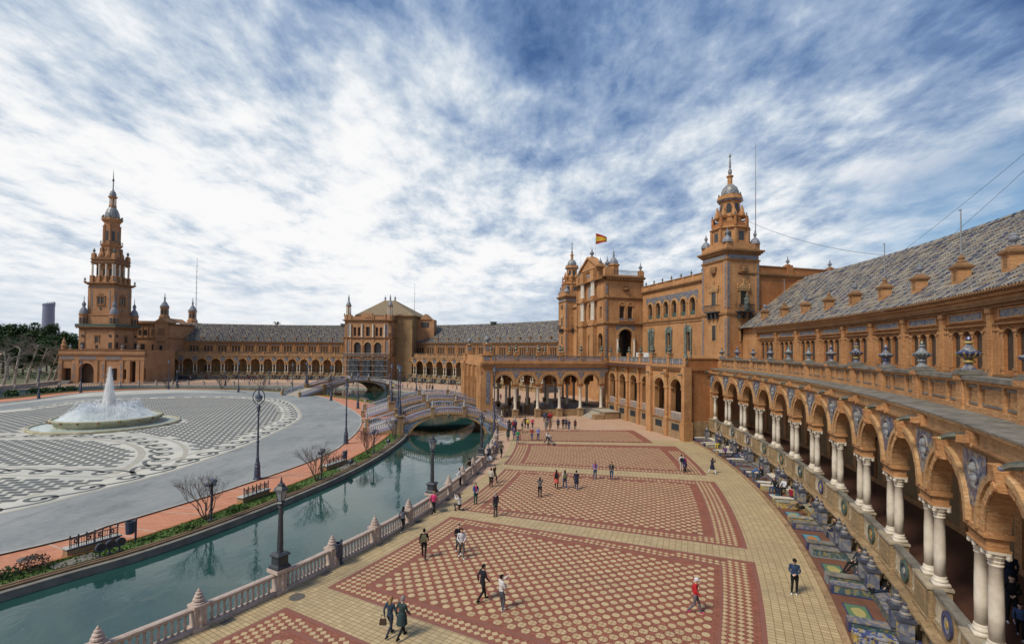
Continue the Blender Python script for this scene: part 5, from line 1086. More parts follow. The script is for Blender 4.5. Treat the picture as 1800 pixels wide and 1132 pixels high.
for sgn in (-1, 1):
    T = TS(-10.45) if sgn < 0 else TR(10.45)
    mids = [(a+b)/2 for a, b in zip(CV, CV[1:])]
    P('arcade_wall', por, [K['brick'], K['mould']], lambda q: (q.wall(10.7, 33, 5.98, 8.15, 0, .9, [(m, 1.66, 5.98, 5.98, True) for m in mids], 0, 12), q.bx(9.9, 33, 0, .9, 8.15, 8.3), q.bx(9.9, 33, -.12, .9, 8.95, 9.2), q.bx(9.9, 33, -.22, .9, 9.2, 9.55), q.bx(9.9, 33, -.34, .9, 9.55, 9.7, 1), q.bx(9.9, 33, -.28, .9, 9.7, 9.95), q.bx(9.9, 33, .02, .9, 8.3, 8.95)), T)
    P('tile_frieze', por, [K['blue_dull']], lambda q: (q.bx(9.9, 33, 0, .02, 8.35, 8.9), [q.add([(c-.75, -.02, 8.15), (c+.75, -.02, 8.15), (c+.1, -.02, 7.0), (c-.1, -.02, 7.0)], [(0, 1, 2, 3)]) for c in CV[:5]]), T)
    for m in mids: P('archivolt', por, [K['brick_pale']], lambda q: (q.ring(m, 5.98, 1.66, 1.9, -.06, 0, 14), q.ring(m, 5.98, 1.9, 2.06, -.1, 0, 14)), T)
    P('terrace_parapet', por, [K['brick'], K['coping']], lambda q: (q.bx(9.9, 33, 0, .3, 9.95, 10.2), q.bx(9.9, 33, -.05, .36, 10.95, 11.1, 1), [q.bx(c-.32, c+.32, -.1, .42, 9.95, 11.15) for c in CV]), T)
    P('terrace_balusters', por, [K['ceramic_rail']], lambda q: [[q.bx(a+.4+i*.22, a+.5+i*.22, .1, .2, 10.2, 10.95) for i in range(int((b-a-.8)/.22)+1)] for a, b in zip(CV, CV[1:])], T)['kind'] = 'stuff'
    P('tile_panel', por, [K['blue_dull']], lambda q: [q.bx(c-.2, c+.2, -.12, -.1, 10.2, 10.9) for c in CV], T)
    for v in CV[:5]: finial('urn', por, (sgn*10.25, v, 11.15), 1.1, FINP)
for u in (-3.4, 3.4): P('arch_beam', por, [K['brick_dark']], lambda q: q.wall(9.9, 33, 5.98, 9.3, 0, .7, [((a+b)/2, 1.7, 5.98, 5.98, True) for a, b in zip(CV, CV[1:])], 0, 10), TS(u-.35))
for v in CV[1:5]: P('arch_beam', por, [K['brick_dark']], lambda q: q.wall(-10, 10, 5.98, 9.3, 0, .6, [(c, 2.7, 5.98, 5.98, True) for c in (-6.7, 0, 6.7)], 0, 10), TF(v+.3))
for sgn in (-1, 1):
    P('corner_pier', por, [K['brick'], K['plinth']], lambda q: (q.bx(sgn*9-1.7, sgn*9+1.7, 32.2, 33.9, 1.6, 9.2), q.bx(sgn*9-1.85, sgn*9+1.85, 32.1, 34.0, 0, 1.6, 1), [q.bx(sgn*9-1.7-d, sgn*9+1.7+d, 32.2, 33.9+d, z, z+.22) for z, d in ((8.9, .15), (9.2, .3), (9.5, .45), (9.72, .5))],
        [(q.bx(sgn*9+x-.2, sgn*9+x+.2, 33.9, 34.2, .9, 8.3), q.bx(sgn*9+x-.2, sgn*9+x+.2, 33.9, 34.6, 8.3, 9.3), q.lathe([(.3, 1.2), (.22, 1.6), (.2, 7.6), (.34, 8.3)], 8, (sgn*9+x, 34.3, 0))) for x in (-1.4, -.5, .5, 1.4)], q.bx(sgn*9-1.75, sgn*9+1.75, 33.9, 34.5, 9.3, 9.95), q.bx(sgn*9-1.5, sgn*9+1.5, 32.4, 34.1, 9.9, 11.1), q.bx(sgn*9-1.65, sgn*9+1.65, 32.25, 34.2, 11.1, 11.3)))
    for x, y in ((-.7, 33.1),):
        tw = P('turret', por, [K['brick'], K['blue_dull']], lambda q: (q.bx(sgn*9+x-.5, sgn*9+x+.5, y-.5, y+.5, 11.2, 13.0), q.bx(sgn*9+x-.62, sgn*9+x+.62, y-.62, y+.62, 13.0, 13.2), q.bx(sgn*9+x-.3, sgn*9+x+.3, y-.53, y+.53, 11.9, 12.7, 1), q.bx(sgn*9+x-.53, sgn*9+x+.53, y-.3, y+.3, 11.9, 12.7, 1)))
        P('ball_finial', tw, [cer_gr, cer_g], lambda q: (q.lathe([(.32, 13.2), (.2, 13.4), (.2, 13.5)], 10, (sgn*9+x, y, 0)), q.lathe([(.15, 13.5), (.42, 13.75), (.48, 14.0), (.4, 14.25), (.15, 14.45), (.1, 14.7)], 12, (sgn*9+x, y, 0), 1)))
    P('tile_panel', por, [K['blue_dull']], lambda q: (q.bx(32.7, 33.4, -.03, 0, 2.6, 8.2), q.bx(32.7, 33.8, .18, .2, 10.2, 10.9)), TS(-10.7) if sgn < 0 else TR(10.7))
P('front_arcade', por, [K['brick']], lambda q: (q.wall(-7.3, 7.3, 0, 9.2, 0, .9, [(c, 1.7, 0, 5.6, True) for c in (-4.7, 0, 4.7)], 0, 12), q.bx(-7.3, 7.3, -.3, .9, 9.2, 9.95), q.bx(-7.3, 7.3, .1, .4, 9.95, 11.1), [q.bx(c-.3, c+.3, -.5, 0, 0, 9.2) for c in (-7, -2.35, 2.35, 7)]), TF(33.9))
P('raised_floor', por, [K['step_stone']], lambda q: (q.bx(-9.4, 10, 9.7, 14.6, 0, 1.28), [q.bx(-9.4, 10, 14.6, 14.6+.34*(k+1), 0, 1.28-.18*(k+1)) for k in range(6)]))
P('stair_platform', por, [K['step_stone'], K['plinth']], lambda q: (q.bx(-15.2, -10.6, 10.1, 13.0, 0, 1.22, 1), q.bx(-15.3, -10.5, 10.0, 13.1, 1.22, 1.32, 0), [q.bx(-14.2, -10.6, 13.1, 13.1+.36*(k+1), 0, 1.26-.18*(k+1), 0) for k in range(6)], q.bx(-15.3, -14.2, 13.1, 14.9, 0, .85, 1)))
P('ramp_wall', por, [K['plinth'], K['iron_blue']], lambda q: (q.bx(-9.6, -9.2, 15, 23, 0, 1.25, 0), [q.bx(-9.44, -9.38, 15+i*.2, 15.05+i*.2, 1.25, 2.3, 1) for i in range(40)], q.bx(-9.45, -9.36, 15, 23, 2.26, 2.32, 1)))
# vents, hatch and air-conditioner on the terrace
acq = thing('air_conditioner', 'pale ribbed air-conditioning cabinet on the terrace by the palace arch', 'air conditioner', wl(-19.3, 7.6, 9.93), RZ)
P('cabinet', acq, [K['white_paint']], lambda q: (q.bx(-2.0, 2.0, -.4, .4, .15, 1.9), [q.bx(-1.95+i*.5, -1.85+i*.5, .4, .46, .25, 1.8) for i in range(8)])); P('feet', acq, [K['iron']], lambda q: [q.bx(x-.1, x+.1, -.3, .3, 0, .15) for x in (-1.6, 1.6)])
# ------------------------------------------------------------------ north tower (axes nearly those of the world)
tow = thing('north_tower', 'tallest brick tower with white columned belvedere and slim spire at far left', 'tower', (-140.4, 168.5, 0), R_(4))
BF = K['brick_far']; O8 = PI/8
h1, h2, h3 = 5.45, 4.1, 3.65
def f(q):
    q.bx(-h1, h1, -h1, h1, 0, 18.2)
    for z, d, t_ in ((10.9, .2, .4), (17.6, .2, .3), (18.2, .5, .3)): q.bx(-h1-d, h1+d, -h1-d, h1+d, z, z+t_, 1)
    for a in (-1, 1):
        for b in (-1, 1): q.bx(a*(h1-.7)-.9, a*(h1-.7)+.9, b*(h1-.7)-.9, b*(h1-.7)+.9, 10.9, 18.2)
P('lower_stage', tow, [BF, K['mould_far']], f)
P('balcony', tow, [K['green_metal'], K['brick_dark']], lambda q: (q.bx(-h1-1, h1+1, -h1-1, h1+1, 18.5, 18.75, 1), [[q.bx(-h1-.8+i*.7, -h1-.6+i*.7, s*(h1+.62)-.15, s*(h1+.62)+.15, 18.05, 18.5, 1) for i in range(18)] for s in (-1, 1)], [q.bx(-h1-.95, h1+.95, s*(h1+.93)-.03, s*(h1+.93)+.03, 18.75, 19.55) for s in (-1, 1)], [q.bx(s*(h1+.93)-.03, s*(h1+.93)+.03, -h1-.95, h1+.95, 18.75, 19.55) for s in (-1, 1)]))
P('middle_stage', tow, [BF, K['mould_far']], lambda q: (q.bx(-h1+.7, h1-.7, -h1+.7, h1-.7, 18.7, 22.8), q.bx(-h1+.5, h1-.5, -h1+.5, h1-.5, 22.6, 22.95), q.bx(-h2, h2, -h2, h2, 22.9, 33.0), [q.bx(a*(h2-.35)-.45, a*(h2-.35)+.45, b*(h2-.35)-.45, b*(h2-.35)+.45, 22.9, 32.4) for a in (-1, 1) for b in (-1, 1)],
    [q.bx(-h2-d, h2+d, -h2-d, h2+d, z, z+.25, 1) for z, d in ((32.2, .15), (32.9, .3), (33.15, .6), (33.4, .85))], q.bx(-h2-.9, h2+.9, -h2-.9, h2+.9, 33.65, 33.8)))
for a in (-1, 1):
    for b in (-1, 1):
        c = P('corner_turret', tow, [BF], lambda q: (q.lathe([(1.25, 18.7), (1.25, 22.6), (1.45, 22.75), (1.45, 23.0)], 8), q.bx(-.45, .45, -1.4, 1.4, 19.3, 21.8) if 0 else None)); c.location = (a*(h1-.6), b*(h1-.6), 0)
        P('turret_dome', c, [K['lead']], lambda q: (q.lathe([(1.25, 23), (1.2, 23.8), (.85, 24.7), (.45, 25.2), (.4, 25.8), (.6, 26), (.55, 26.5), (.3, 27), (.12, 27.3), (.08, 29)], 10)))
        P('turret_window', c, [K['glass_dark']], lambda q: [q.add([(1.27*math.cos(t)*.96-s*.32*math.sin(t), 1.27*.96*math.sin(t)+s*.32*math.cos(t), z) for s, z in ((-1, 19.8), (1, 19.8), (1, 21.4), (0, 21.9), (-1, 21.4))], [(0, 1, 2, 3, 4)]) for t in [k*PI/4 for k in range(8)]])
        finial('finial', tow, (a*(h2+.7), b*(h2+.7), 33.8), 2.0, FINS)
for T in (lambda x, y, z: (x, -y*-1-h1 if 0 else -h1+y, z), lambda x, y, z: (h1-y, x, z)):
    P('window', tow, [K['glass_dark']], lambda q: (q.bx(-.45, .45, -.05, 0, 13.4, 14.9), q.ring(0, 14.9, 0, .45, -.05, 0, 8), q.bx(-.4, .4, -.05, 0, 11.4, 12.5), [q.ring(s*4.4, 15.6, 0, .5, -.32, -.28, 10, 0, 0, 2*PI) for s in (-1, 1)], [q.bx(s*4.4-.5, s*4.4+.5, -.32, -.28, 11.5, 13.4) for s in (-1, 1)]), T)
    P('window_frame', tow, [K['brick_dark']], lambda q: (q.bx(-.8, -.5, -.15, 0, 13.1, 15.6), q.bx(.5, .8, -.15, 0, 13.1, 15.6), q.bx(-1, 1, -.2, 0, 15.6, 15.9)), T)
    o_ = h1-h2; o2 = h1-.0
    P('window', tow, [K['glass_dark']], lambda q: (q.bx(-.95, -.15, o_-.06, o_, 26.6, 28.8), q.bx(.15, .95, o_-.06, o_, 26.6, 28.8), q.bx(-.35, .35, o_-.05, o_, 24.3, 25.3)), T)
    P('window_frame', tow, [K['brick_dark']], lambda q: (q.bx(-1.4, 1.4, o_-.3, o_, 28.9, 29.3), q.bx(-1.4, -1, o_-.2, o_, 26.2, 28.9), q.bx(1, 1.4, o_-.2, o_, 26.2, 28.9), q.bx(-1.4, 1.4, o_-.35, o_, 26.0, 26.3), q.bx(-.12, .12, o_-.2, o_, 26.3, 28.9), q.ring(0, 29.3, .3, .9, o_-.2, o_, 8)), T)
    P('tile_panel', tow, [K['blue_dull']], lambda q: (q.bx(-3, -2.7, o_-.08, o_, 24.5, 31), q.bx(2.7, 3, o_-.08, o_, 24.5, 31), q.bx(-h2, h2, o_-.12, o_, 32.0, 32.2)), T)
def f(q):
    q.bx(-h3+.9, h3-.9, -h3+.9, h3-.9, 33.7, 41); q.bx(-h3, h3, -h3, h3, 33.75, 35.0)
    for z, d, t_ in ((40.2, .1, .5), (40.7, .3, .3), (41.0, .1, .7), (41.7, .35, .25), (42, .0, .7)): q.bx(-h3-d, h3+d, -h3-d, h3+d, z, z+t_, 1)
    for i in range(4):
        x = -h3+.35+i*(2*h3-.7)/3
        for s in (-1, 1): q.bx(x-.45, x+.45, s*h3-.5, s*h3+.5, 33.8, 36.2); q.bx(s*h3-.5, s*h3+.5, x-.45, x+.45, 33.8, 36.2)
P('belvedere', tow, [BF, K['mould_far']], f)
for i in range(4):
    x = -h3+.35+i*(2*h3-.7)/3
    for s in (-1, 1):
        for px_q, py_q in {(x, s*h3), (s*h3, x)}: P('column', tow, [K['stone']], lambda q: q.lathe([(.36, 36.2), (.28, 36.5), (.26, 39.7), (.38, 40.2)], 8, (px_q, py_q, 0)))
P('belvedere_window', tow, [K['glass_dark']], lambda q: [(q.bx(x-.55, x+.55, s*(h3-.88)-.03, s*(h3-.88)+.03, 35, 38.6), q.bx(s*(h3-.88)-.03, s*(h3-.88)+.03, x-.55, x+.55, 35, 38.6)) for x in (-2.0, 0, 2.0) for s in (-1, 1)])
for a in (-1, 1):
    for b in (-1, 1): P('corner_pier', tow, [BF], lambda q: q.bx(a*(h3-.4)-.55, a*(h3-.4)+.55, b*(h3-.4)-.55, b*(h3-.4)+.55, 42, 43.6)); finial('finial', tow, (a*(h3-.4), b*(h3-.4), 43.6), 2.6, FINS)
P('octagon', tow, [BF], lambda q: (q.lathe([(3.2, 42), (3.1, 43), (2.7, 43.4), (2.6, 46.4), (2.9, 46.7), (3.2, 47.2), (3.2, 47.4)], 8, ph=O8), [q.lathe([(.3, 42.5), (.8, 43), (.7, 43.8), (.35, 44.6), (.3, 46.2)], 6, (2.9*math.cos(O8+i*PI/4), 2.9*math.sin(O8+i*PI/4), 0)) for i in range(8)],
    q.lathe([(2.3, 47.4), (2.25, 55), (2.4, 55.2), (2.6, 55.4), (3.0, 55.9), (3.0, 56.2), (2.3, 56.4), (2.2, 57)], 8, ph=O8), [q.lathe([(.26, 47.4), (.2, 48), (.2, 53.6), (.34, 54)], 6, (2.35*math.cos(O8+i*PI/4), 2.35*math.sin(O8+i*PI/4), 0)) for i in range(8)]))
P('octagon_balcony', tow, [K['iron']], lambda q: ([q.tube([(3.1*math.cos(t*PI/16), 3.1*math.sin(t*PI/16), 47.4), (3.1*math.cos(t*PI/16), 3.1*math.sin(t*PI/16), 48.5)], .04, 4) for t in range(32)], q.lathe([(3.12, 48.45), (3.12, 48.55)], 16, cap=False)))
P('octagon_window', tow, [K['glass_dark']], lambda q: [q.add([(2.14*math.cos(t)-s*.42*math.sin(t), 2.14*math.sin(t)+s*.42*math.cos(t), z) for s, z in ((-1, 48.6), (1, 48.6), (1, 51.6), (.5, 52.1), (-.5, 52.1), (-1, 51.6))], [(0, 1, 2, 3, 4, 5)]) for t in [k*PI/2+.0 for k in range(4)]+[PI/4+k*PI/2 for k in range(4)]])
P('octagon_window', tow, [K['glass_dark']], lambda q: [q.add([(2.44*math.cos(t)-s*.4*math.sin(t), 2.44*math.sin(t)+s*.4*math.cos(t), z) for s, z in ((-1, 44), (1, 44), (1, 45.6), (-1, 45.6))], [(0, 1, 2, 3)]) for t in [k*PI/4 for k in range(8)]])
d_ = P('dome', tow, [K['dome_tile']], lambda q: q.lathe([(2.1, 56.4), (2.15, 57.2), (2.0, 58.4), (1.6, 59.6), (1.0, 60.6), (.9, 60.8)], 16))
P('lantern', d_, [BF, K['stone']], lambda q: (q.lathe([(1.15, 60.7), (1.1, 61.3), (.6, 61.4), (.6, 63.8)], 8, ph=O8), [q.lathe([(.14, 61.3), (.12, 63.6)], 6, (.9*math.cos(O8+i*PI/4), .9*math.sin(O8+i*PI/4), 0), 1) for i in range(8)], q.lathe([(.9, 63.7), (1.4, 64.2), (1.4, 64.4), (1., 64.5)], 8, ph=O8)))
P('spire', d_, [K['lead'], K['iron']], lambda q: (q.lathe([(1.0, 64.5), (1.0, 65.2), (.75, 66.1), (.35, 66.6), (.3, 66.8)], 12), q.lathe([(.3, 66.8), (.16, 67.2), (.14, 69.8), (.34, 70.1), (.3, 70.5), (.14, 70.8), (.1, 72), (.02, 74.2)], 8, mi=1)))
for i in range(8): finial('finial', tow, (2.75*math.cos(O8+i*PI/4), 2.75*math.sin(O8+i*PI/4), 56.2), 1.8, FINS)
# porch at its foot
pch = thing('tower_porch', 'broad arched brick porch at the foot of the tallest tower', 'porch', (-135.0, 160.5, 0), R_(4))
TPf = lambda x, y, z: (x, y-2.6, z)
P('front_wall', pch, [BF, K['mould_far']], lambda q: (q.wall(-12.2, 14.2, 0, 9.2, 0, 1, [(-3.6, 2.3, 0, 4.3, True), (-9.6, 1.2, .9, 4.9, False), (4.6, 1.2, .9, 4.9, False), (10.8, .9, .4, 6.4, True), (8.2, .6, 1.4, 4.6, False), (13.6, .6, 1.2, 5, False)], 0, 12), q.bx(-12.5, 14.5, -.35, 1, 9.2, 9.6, 1), q.bx(-12.3, 14.3, -.1, 1, 9.6, 10.9), q.bx(-12.5, 14.5, -.3, 1, 10.8, 11.05, 1), q.bx(-12.3, 14.3, -.15, 0, 7.4, 7.7, 1),
   [q.bx(x-.55, x+.55, -.3, 0, 0, 7.4) for x in (-11.6, -7.4, -6.4, -.6, 1.6, 7.2, 9.4, 12.3, 13.7)], q.ring(-3.6, 4.3, 2.3, 3.0, -.25, 0, 14)), TPf)
P('side_wall', pch, [BF], lambda q: (q.bx(-12.2, -11.2, 1, 16, 0, 10.9), q.bx(13.2, 14.2, 1, 16, 0, 10.9), q.bx(-12.1, 14.1, .02, 16, 9.3, 9.8)), TPf)
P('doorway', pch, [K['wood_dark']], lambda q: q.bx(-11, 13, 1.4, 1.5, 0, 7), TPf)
P('tile_frieze', pch, [K['blue_dull']], lambda q: (q.bx(-11.8, -7.5, -.06, 0, 7.9, 8.7), q.bx(-6, -.8, -.06, 0, 7.9, 8.7), q.bx(2, 7, -.06, 0, 7.9, 8.7), [(q.bx(x-.22, x+.22, -.34, -.3, 1.6, 3.4), q.bx(x-.22, x+.22, -.34, -.3, 4, 6.4)) for x in (-11.6, -7.4, 1.6, 7.2)]), TPf)
for x in (-9, 12, 7, -5.5): finial('urn', pch, (x, -2.3, 11), 1.3)
P('corner_pinnacle', pch, [BF], lambda q: q.lathe([(.8, 10.9), (.7, 12), (.9, 12.2), (.5, 13), (.6, 13.4), (.25, 14.2), (.05, 15)], 8, (-11.4, -1.8, 0)))
P('steps', pch, [K['step_stone']], lambda q: [q.bx(-11.4, -7.8, -1.0-.35*k, 0, 0, .9-.2*k) for k in range(4)], TPf)
# end block joining the tower and the long wing, with two little turrets
end = thing('end_block', 'brick end block with two small domed turrets between the tall tower and the long wing', 'building', (-131.4, 184, 0), R_(3))
P('walls', end, [BF, K['mould_far']], lambda q: (q.bx(-9, 3.2, -4, 12, 0, 9.6), q.bx(-9, 3.2, -3.6, 12, 9.6, 20.5), [q.bx(-9.2, 3.2+d, -3.6-d, 12, z, z+.3, 1) for z, d in ((9.5, .6), (15.2, .3), (20.3, .4), (20.6, .6))], q.bx(-1.6, 3.0, -4.3, 0, 9.6, 21.2), q.add([(-2, -4.7, 21.2), (3.4, -4.7, 21.2), (.7, -4.7, 23), (-2, 8, 21.2), (3.4, 8, 21.2), (.7, 8, 23)], [(0, 1, 2), (0, 2, 5, 3), (1, 4, 5, 2)]), q.bx(-9, 3.2, -3.9, -3.5, 20.9, 21.7), [q.bx(-6.5+i*2-.12, -6.5+i*2+.12, -3.85, -3.6, 15.5, 20) for i in range(3)]))
P('window', end, [K['glass_dark']], lambda q: ([q.bx(x-.55, x+.55, -3.66, -3.62, 16.4, 18.4) for x in (-7.4, -5.4)], q.bx(-3.2, -2.4, -3.66, -3.62, 16.2, 18.6), q.bx(-7, -5.6, -3.66, -3.62, 11, 13.2), q.bx(.2, 1.2, -4.36, -4.32, 10.8, 12.6), q.bx(-3, -2.4, -3.66, -3.62, 10.4, 13)))
P('coat_of_arms', end, [K['brick_dark']], lambda q: (q.bx(-.4, 1.8, -4.4, -4.3, 16.6, 19), q.bx(-.6, 2, -4.5, -4.3, 13.6, 14.2)))
def turret(parent, x, y, z, s=1.):
    t = P('turret', parent, [BF, K['lead'], K['glass_dark']], lambda q: (q.lathe([(2.0, 0), (1.9, 1.2), (1.5, 1.8), (1.45, 4.6), (1.7, 4.8), (1.75, 5.1)], 8, ph=O8), q.lathe([(1.6, 5.1), (1.6, 5.7), (1.2, 6.2), (.8, 7), (.35, 7.6), (.3, 8.6), (.45, 8.8), (.2, 9.2), (.06, 11)], 10, mi=1), [q.add([(1.4*math.cos(a)-k*.4*math.sin(a), 1.4*math.sin(a)+k*.4*math.cos(a), zz) for k, zz in ((-1, 2.2), (1, 2.2), (1, 3.8), (0, 4.3), (-1, 3.8))], [(0, 1, 2, 3, 4)], 2) for a in [i*PI/4 for i in range(8)]]))
    t.location = (x, y, z); t.scale = (s,)*3; return t
turret(end, -.4, -1, 22.4, .92); turret(end, -2.5, 20, 22.2, .98)
P('turret_base', end, [BF], lambda q: (q.bx(-5, 0, 17.5, 22.5, 8, 22.3)))
mast('tall rung aerial mast beside the two small turrets on the left', (-122.5, 187, 20), 27, .13, 9)
mast('thin rung aerial mast behind the pyramid roof', (-38.5, 190, 20), 18, .10, 4)

# ------------------------------------------------------------------ scaffolded pavilion
pav = thing('pavilion', 'square brick pavilion with pyramid roof and two slim turrets, scaffolding at its foot', 'pavilion', (-52.2, 187.0, 0), R_(-6))
hw_, dp = 8.9, 9.0
def face(q, n=1):
    pass
def f(q):
    q.wall(-hw_, hw_, 0, 9.6, 0, 1, [(c, 1.9, 0, 5.6, True) for c in (-5.0, .0, 5.0)], 0, 12); q.wall(-hw_, hw_, 9.6, 16, 0, 1, [(c, 1.35, 10.2, 13.2, True) for c in (-3.9, 0, 3.9)], 0, 12)
    q.wall(-hw_, hw_, 16, 22.4, 0, 1, [(c, .5, 16.8, 19.6, True) for c in (-5.0, -3.4, 3.4, 5.0)]+[(0, .75, 16.8, 20.2, False)], 0, 8)
    for z, d in ((9.4, .3), (9.8, .5), (15.8, .25), (16.1, .45), (22.2, .35), (22.5, .7)): q.bx(-hw_-d, hw_+d, -d, 0, z, z+.3, 1)
    q.bx(-hw_, hw_, -.1, .6, 22.8, 24.1); q.bx(-1.8, 1.8, -.5, .6, 22.8, 25.2); q.ring(0, 23.6, 0, 1.1, -.7, -.5, 12)
    for c in (-8.2, -6.5, -2.1, 2.1, 6.5, 8.2): q.bx(c-.3, c+.3, -.25, 0, 9.8, 15.8); q.bx(c-.35, c+.35, -.3, 0, 0, 9.4); q.bx(c-.3, c+.3, -.35, .5, 22.8, 24.6)
P('front_wall', pav, [BF, K['mould_far']], f, lambda x, y, z: (x, y-dp, z))
def f(q):
    q.wall(-dp, dp, 0, 9.6, 0, 1, [(-1, 1.6, .5, 5.4, True)], 0, 12); q.wall(-dp, dp, 9.6, 16, 0, 1, [(-4.6, 1.5, 10.2, 13.6, True)], 0, 12); q.wall(-dp, dp, 16, 22.4, 0, 1, [(-6.0, .5, 16.8, 19.6, True), (-4.2, .5, 16.8, 19.6, True)], 0, 8)
    for z, d in ((9.4, .3), (9.8, .5), (15.8, .25), (16.1, .45), (22.2, .35), (22.5, .7)): q.bx(-dp, dp, -d, 0, z, z+.3, 1)
    q.bx(-dp, dp, -.1, .6, 22.8, 24.1)
    for c in (-8.4, -7.2, -2.5): q.bx(c-.3, c+.3, -.25, 0, 9.8, 15.8)
P('side_wall', pav, [BF, K['mould_far']], f, lambda x, y, z: (hw_-y+.002, x, z)); P('side_wall', pav, [BF, K['mould_far']], f, lambda x, y, z: (-hw_+y-.002, x, z))
P('window', pav, [K['glass_dark']], lambda q: (q.bx(-hw_+1.2, hw_-1.2, -dp+.9, -dp+1., 9.8, 21.5), q.bx(hw_-1.0, hw_-.9, -dp+1.2, 2, 9.8, 21.5), q.bx(-hw_+1.2, hw_-1.2, -dp+2.5, -dp+2.6, 0, 9.4)))
for c in (-6.5, -2.1, 2.1, 6.5): P('column', pav, [K['stone']], lambda q: q.lathe([(.4, 16.4), (.3, 16.8), (.28, 20.6), (.42, 21.2)], 8, (c, -dp-.35, 0)))
for c in (-3.9, 0, 3.9): P('archivolt', pav, [K['brick_pale']], lambda q: q.ring(c, 13.2, 1.35, 1.8, -dp-.15, -dp, 12))
P('tile_panel', pav, [K['blue_dull']], lambda q: ([(q.bx(c-.35, c+.35, -dp-.06, -dp, 10.6, 15), q.bx(c-.35, c+.35, -dp-.06, -dp, 17, 21), q.bx(c-.35, c+.35, -dp-.06, -dp, 3, 8)) for c in (-7.4, 7.4)], [(q.bx(hw_, hw_+.07, c-.35, c+.35, 10.6, 15), q.bx(hw_, hw_+.07, c-.35, c+.35, 17, 21)) for c in (-7.8,)]))
P('upper_hall', pav, [K['plaster'], K['brick_dark']], lambda q: (q.bx(-hw_+3, hw_+6.5, -4.5, 17, 0, 24.4), q.bx(-hw_+2.2, hw_+7.3, -5.3, 18, 24.4, 24.8, 1)))
P('roof', pav, [simple('pyramid_tiles', (.26, .20, .13), (.17, .13, .08), 1.2, .9, bump=.3)], lambda q: q.add([(-hw_+2.2, -5.3, 24.8), (hw_+7.3, -5.3, 24.8), (hw_+7.3, 18, 24.8), (-hw_+2.2, 18, 24.8), (1.2, 4, 31.2), (5.2, 4, 31.2), (5.2, 8, 31.2), (1.2, 8, 31.2)], [(0, 1, 5, 4), (1, 2, 6, 5), (2, 3, 7, 6), (3, 0, 4, 7), (4, 5, 6, 7)]))
for x in (1.2, 5.2): finial('urn', pav, (x, 5, 31.2), 1.4)
for x in (-hw_+.9, hw_-.9):
    t = P('turret', pav, [BF, K['lead'], K['stone']], lambda q: (q.bx(-1.1, 1.1, -1.1, 1.1, 22.6, 24.6), q.lathe([(.55, 24.6), (.5, 27.6), (1.0, 27.8), (1.05, 28.1)], 8), [q.lathe([(.16, 24.6), (.13, 27.6)], 6, (.8*math.cos(i*PI/4), .8*math.sin(i*PI/4), 0), 2) for i in range(8)], q.lathe([(.95, 28.1), (.8, 28.8), (.4, 29.5), (.25, 30.2), (.35, 30.6), (.06, 32.2)], 8, mi=1)))
    t.location = (x, -dp+1.1, 0)
    for s in (-1, 1): finial('finial', t, (s*1.1, -1.1, 24.2), 1.4, FINS)
P('gable_dormer', pav, [BF, K['glass_dark']], lambda q: (q.bx(hw_+6.4, hw_+13, 2, 6, 0, 23.6), q.bx(hw_+8, hw_+11, 1.9, 2, 20.6, 22.6, 1), q.add([(hw_+7.2, 1.6, 23.6), (hw_+12, 1.6, 23.6), (hw_+9.6, 1.6, 25.8), (hw_+7.2, 6, 23.6), (hw_+12, 6, 23.6), (hw_+9.6, 6, 25.8)], [(0, 1, 2), (0, 2, 5, 3), (1, 4, 5, 2)])))
scf = thing('scaffolding', 'grey tube scaffolding with dark netting across the pavilion front', 'scaffolding', (-53.2, 176.6, 0), R_(-6))
P('tubes', scf, [K['grey_metal']], lambda q: ([q.tube([(-8.2+i*1.82, y, 0), (-8.2+i*1.82, y, 10.6)], .06, 4) for i in range(10) for y in (-.7, .7)], [q.tube([(-8.4, y, z), (8.4, y, z)], .06, 4) for z in (2, 4, 6, 8, 9.6, 10.5) for y in (-.7, .7)], [q.tube([(-8.2+i*3.64, -.75, 0), (-8.2+(i+1)*3.64, -.75, 4)], .05, 4) for i in range(4)], [q.tube([(8.2-i*3.64, -.75, 4), (8.2-(i+1)*3.64, -.75, 8)], .05, 4) for i in range(4)], [q.tube([(9.8, -.6, .1), (4.6, -.6, 8.4)], .07, 4)]))
P('planks', scf, [K['coping']], lambda q: [q.bx(-8.3, 8.3, -.65, .65, z, z+.06) for z in (2, 4, 6, 8, 9.5)])
P('netting', scf, [K['sheet_mesh']], lambda q: (q.bx(-6.7, -3.6, .75, .8, 1.5, 8.4), q.bx(-1.4, 1.2, .75, .8, 1.2, 8.2), q.bx(3.0, 6.4, .75, .8, .8, 8.4)))
rb = thing('rubble_heap', 'low grey heap of rubble and sheeting before the scaffolding', 'rubble', (-52, 172.8, 0))
def f(q):
    rr = random.Random(3); n, m = 28, 8; vs = []
    for i in range(n+1):
        for j in range(m+1):
            u, v = i/n, j/m; hgt = math.sin(PI*v)**.8*math.sin(PI*u)**.5*(1.6+.9*rr.random()); vs.append((-13+26*u, -2.4+4.8*v+rr.uniform(-.2, .2), hgt*.8))
    q.add(vs, [(i*(m+1)+j, (i+1)*(m+1)+j, (i+1)*(m+1)+j+1, i*(m+1)+j+1) for i in range(n) for j in range(m)])
P('heap', rb, [K['rubble']], f)
sg = thing('notice_board', 'small blank white notice board on posts before the rubble', 'notice board', (*G(614, 674), 0)); P('board', sg, [K['white_paint']], lambda q: q.bx(-.7, .7, -.03, .03, .8, 2.6)); P('legs', sg, [K['grey_metal']], lambda q: [q.tube([(x, .05, 0), (x, .05, 2.4)], .04, 5) for x in (-.5, .5)])

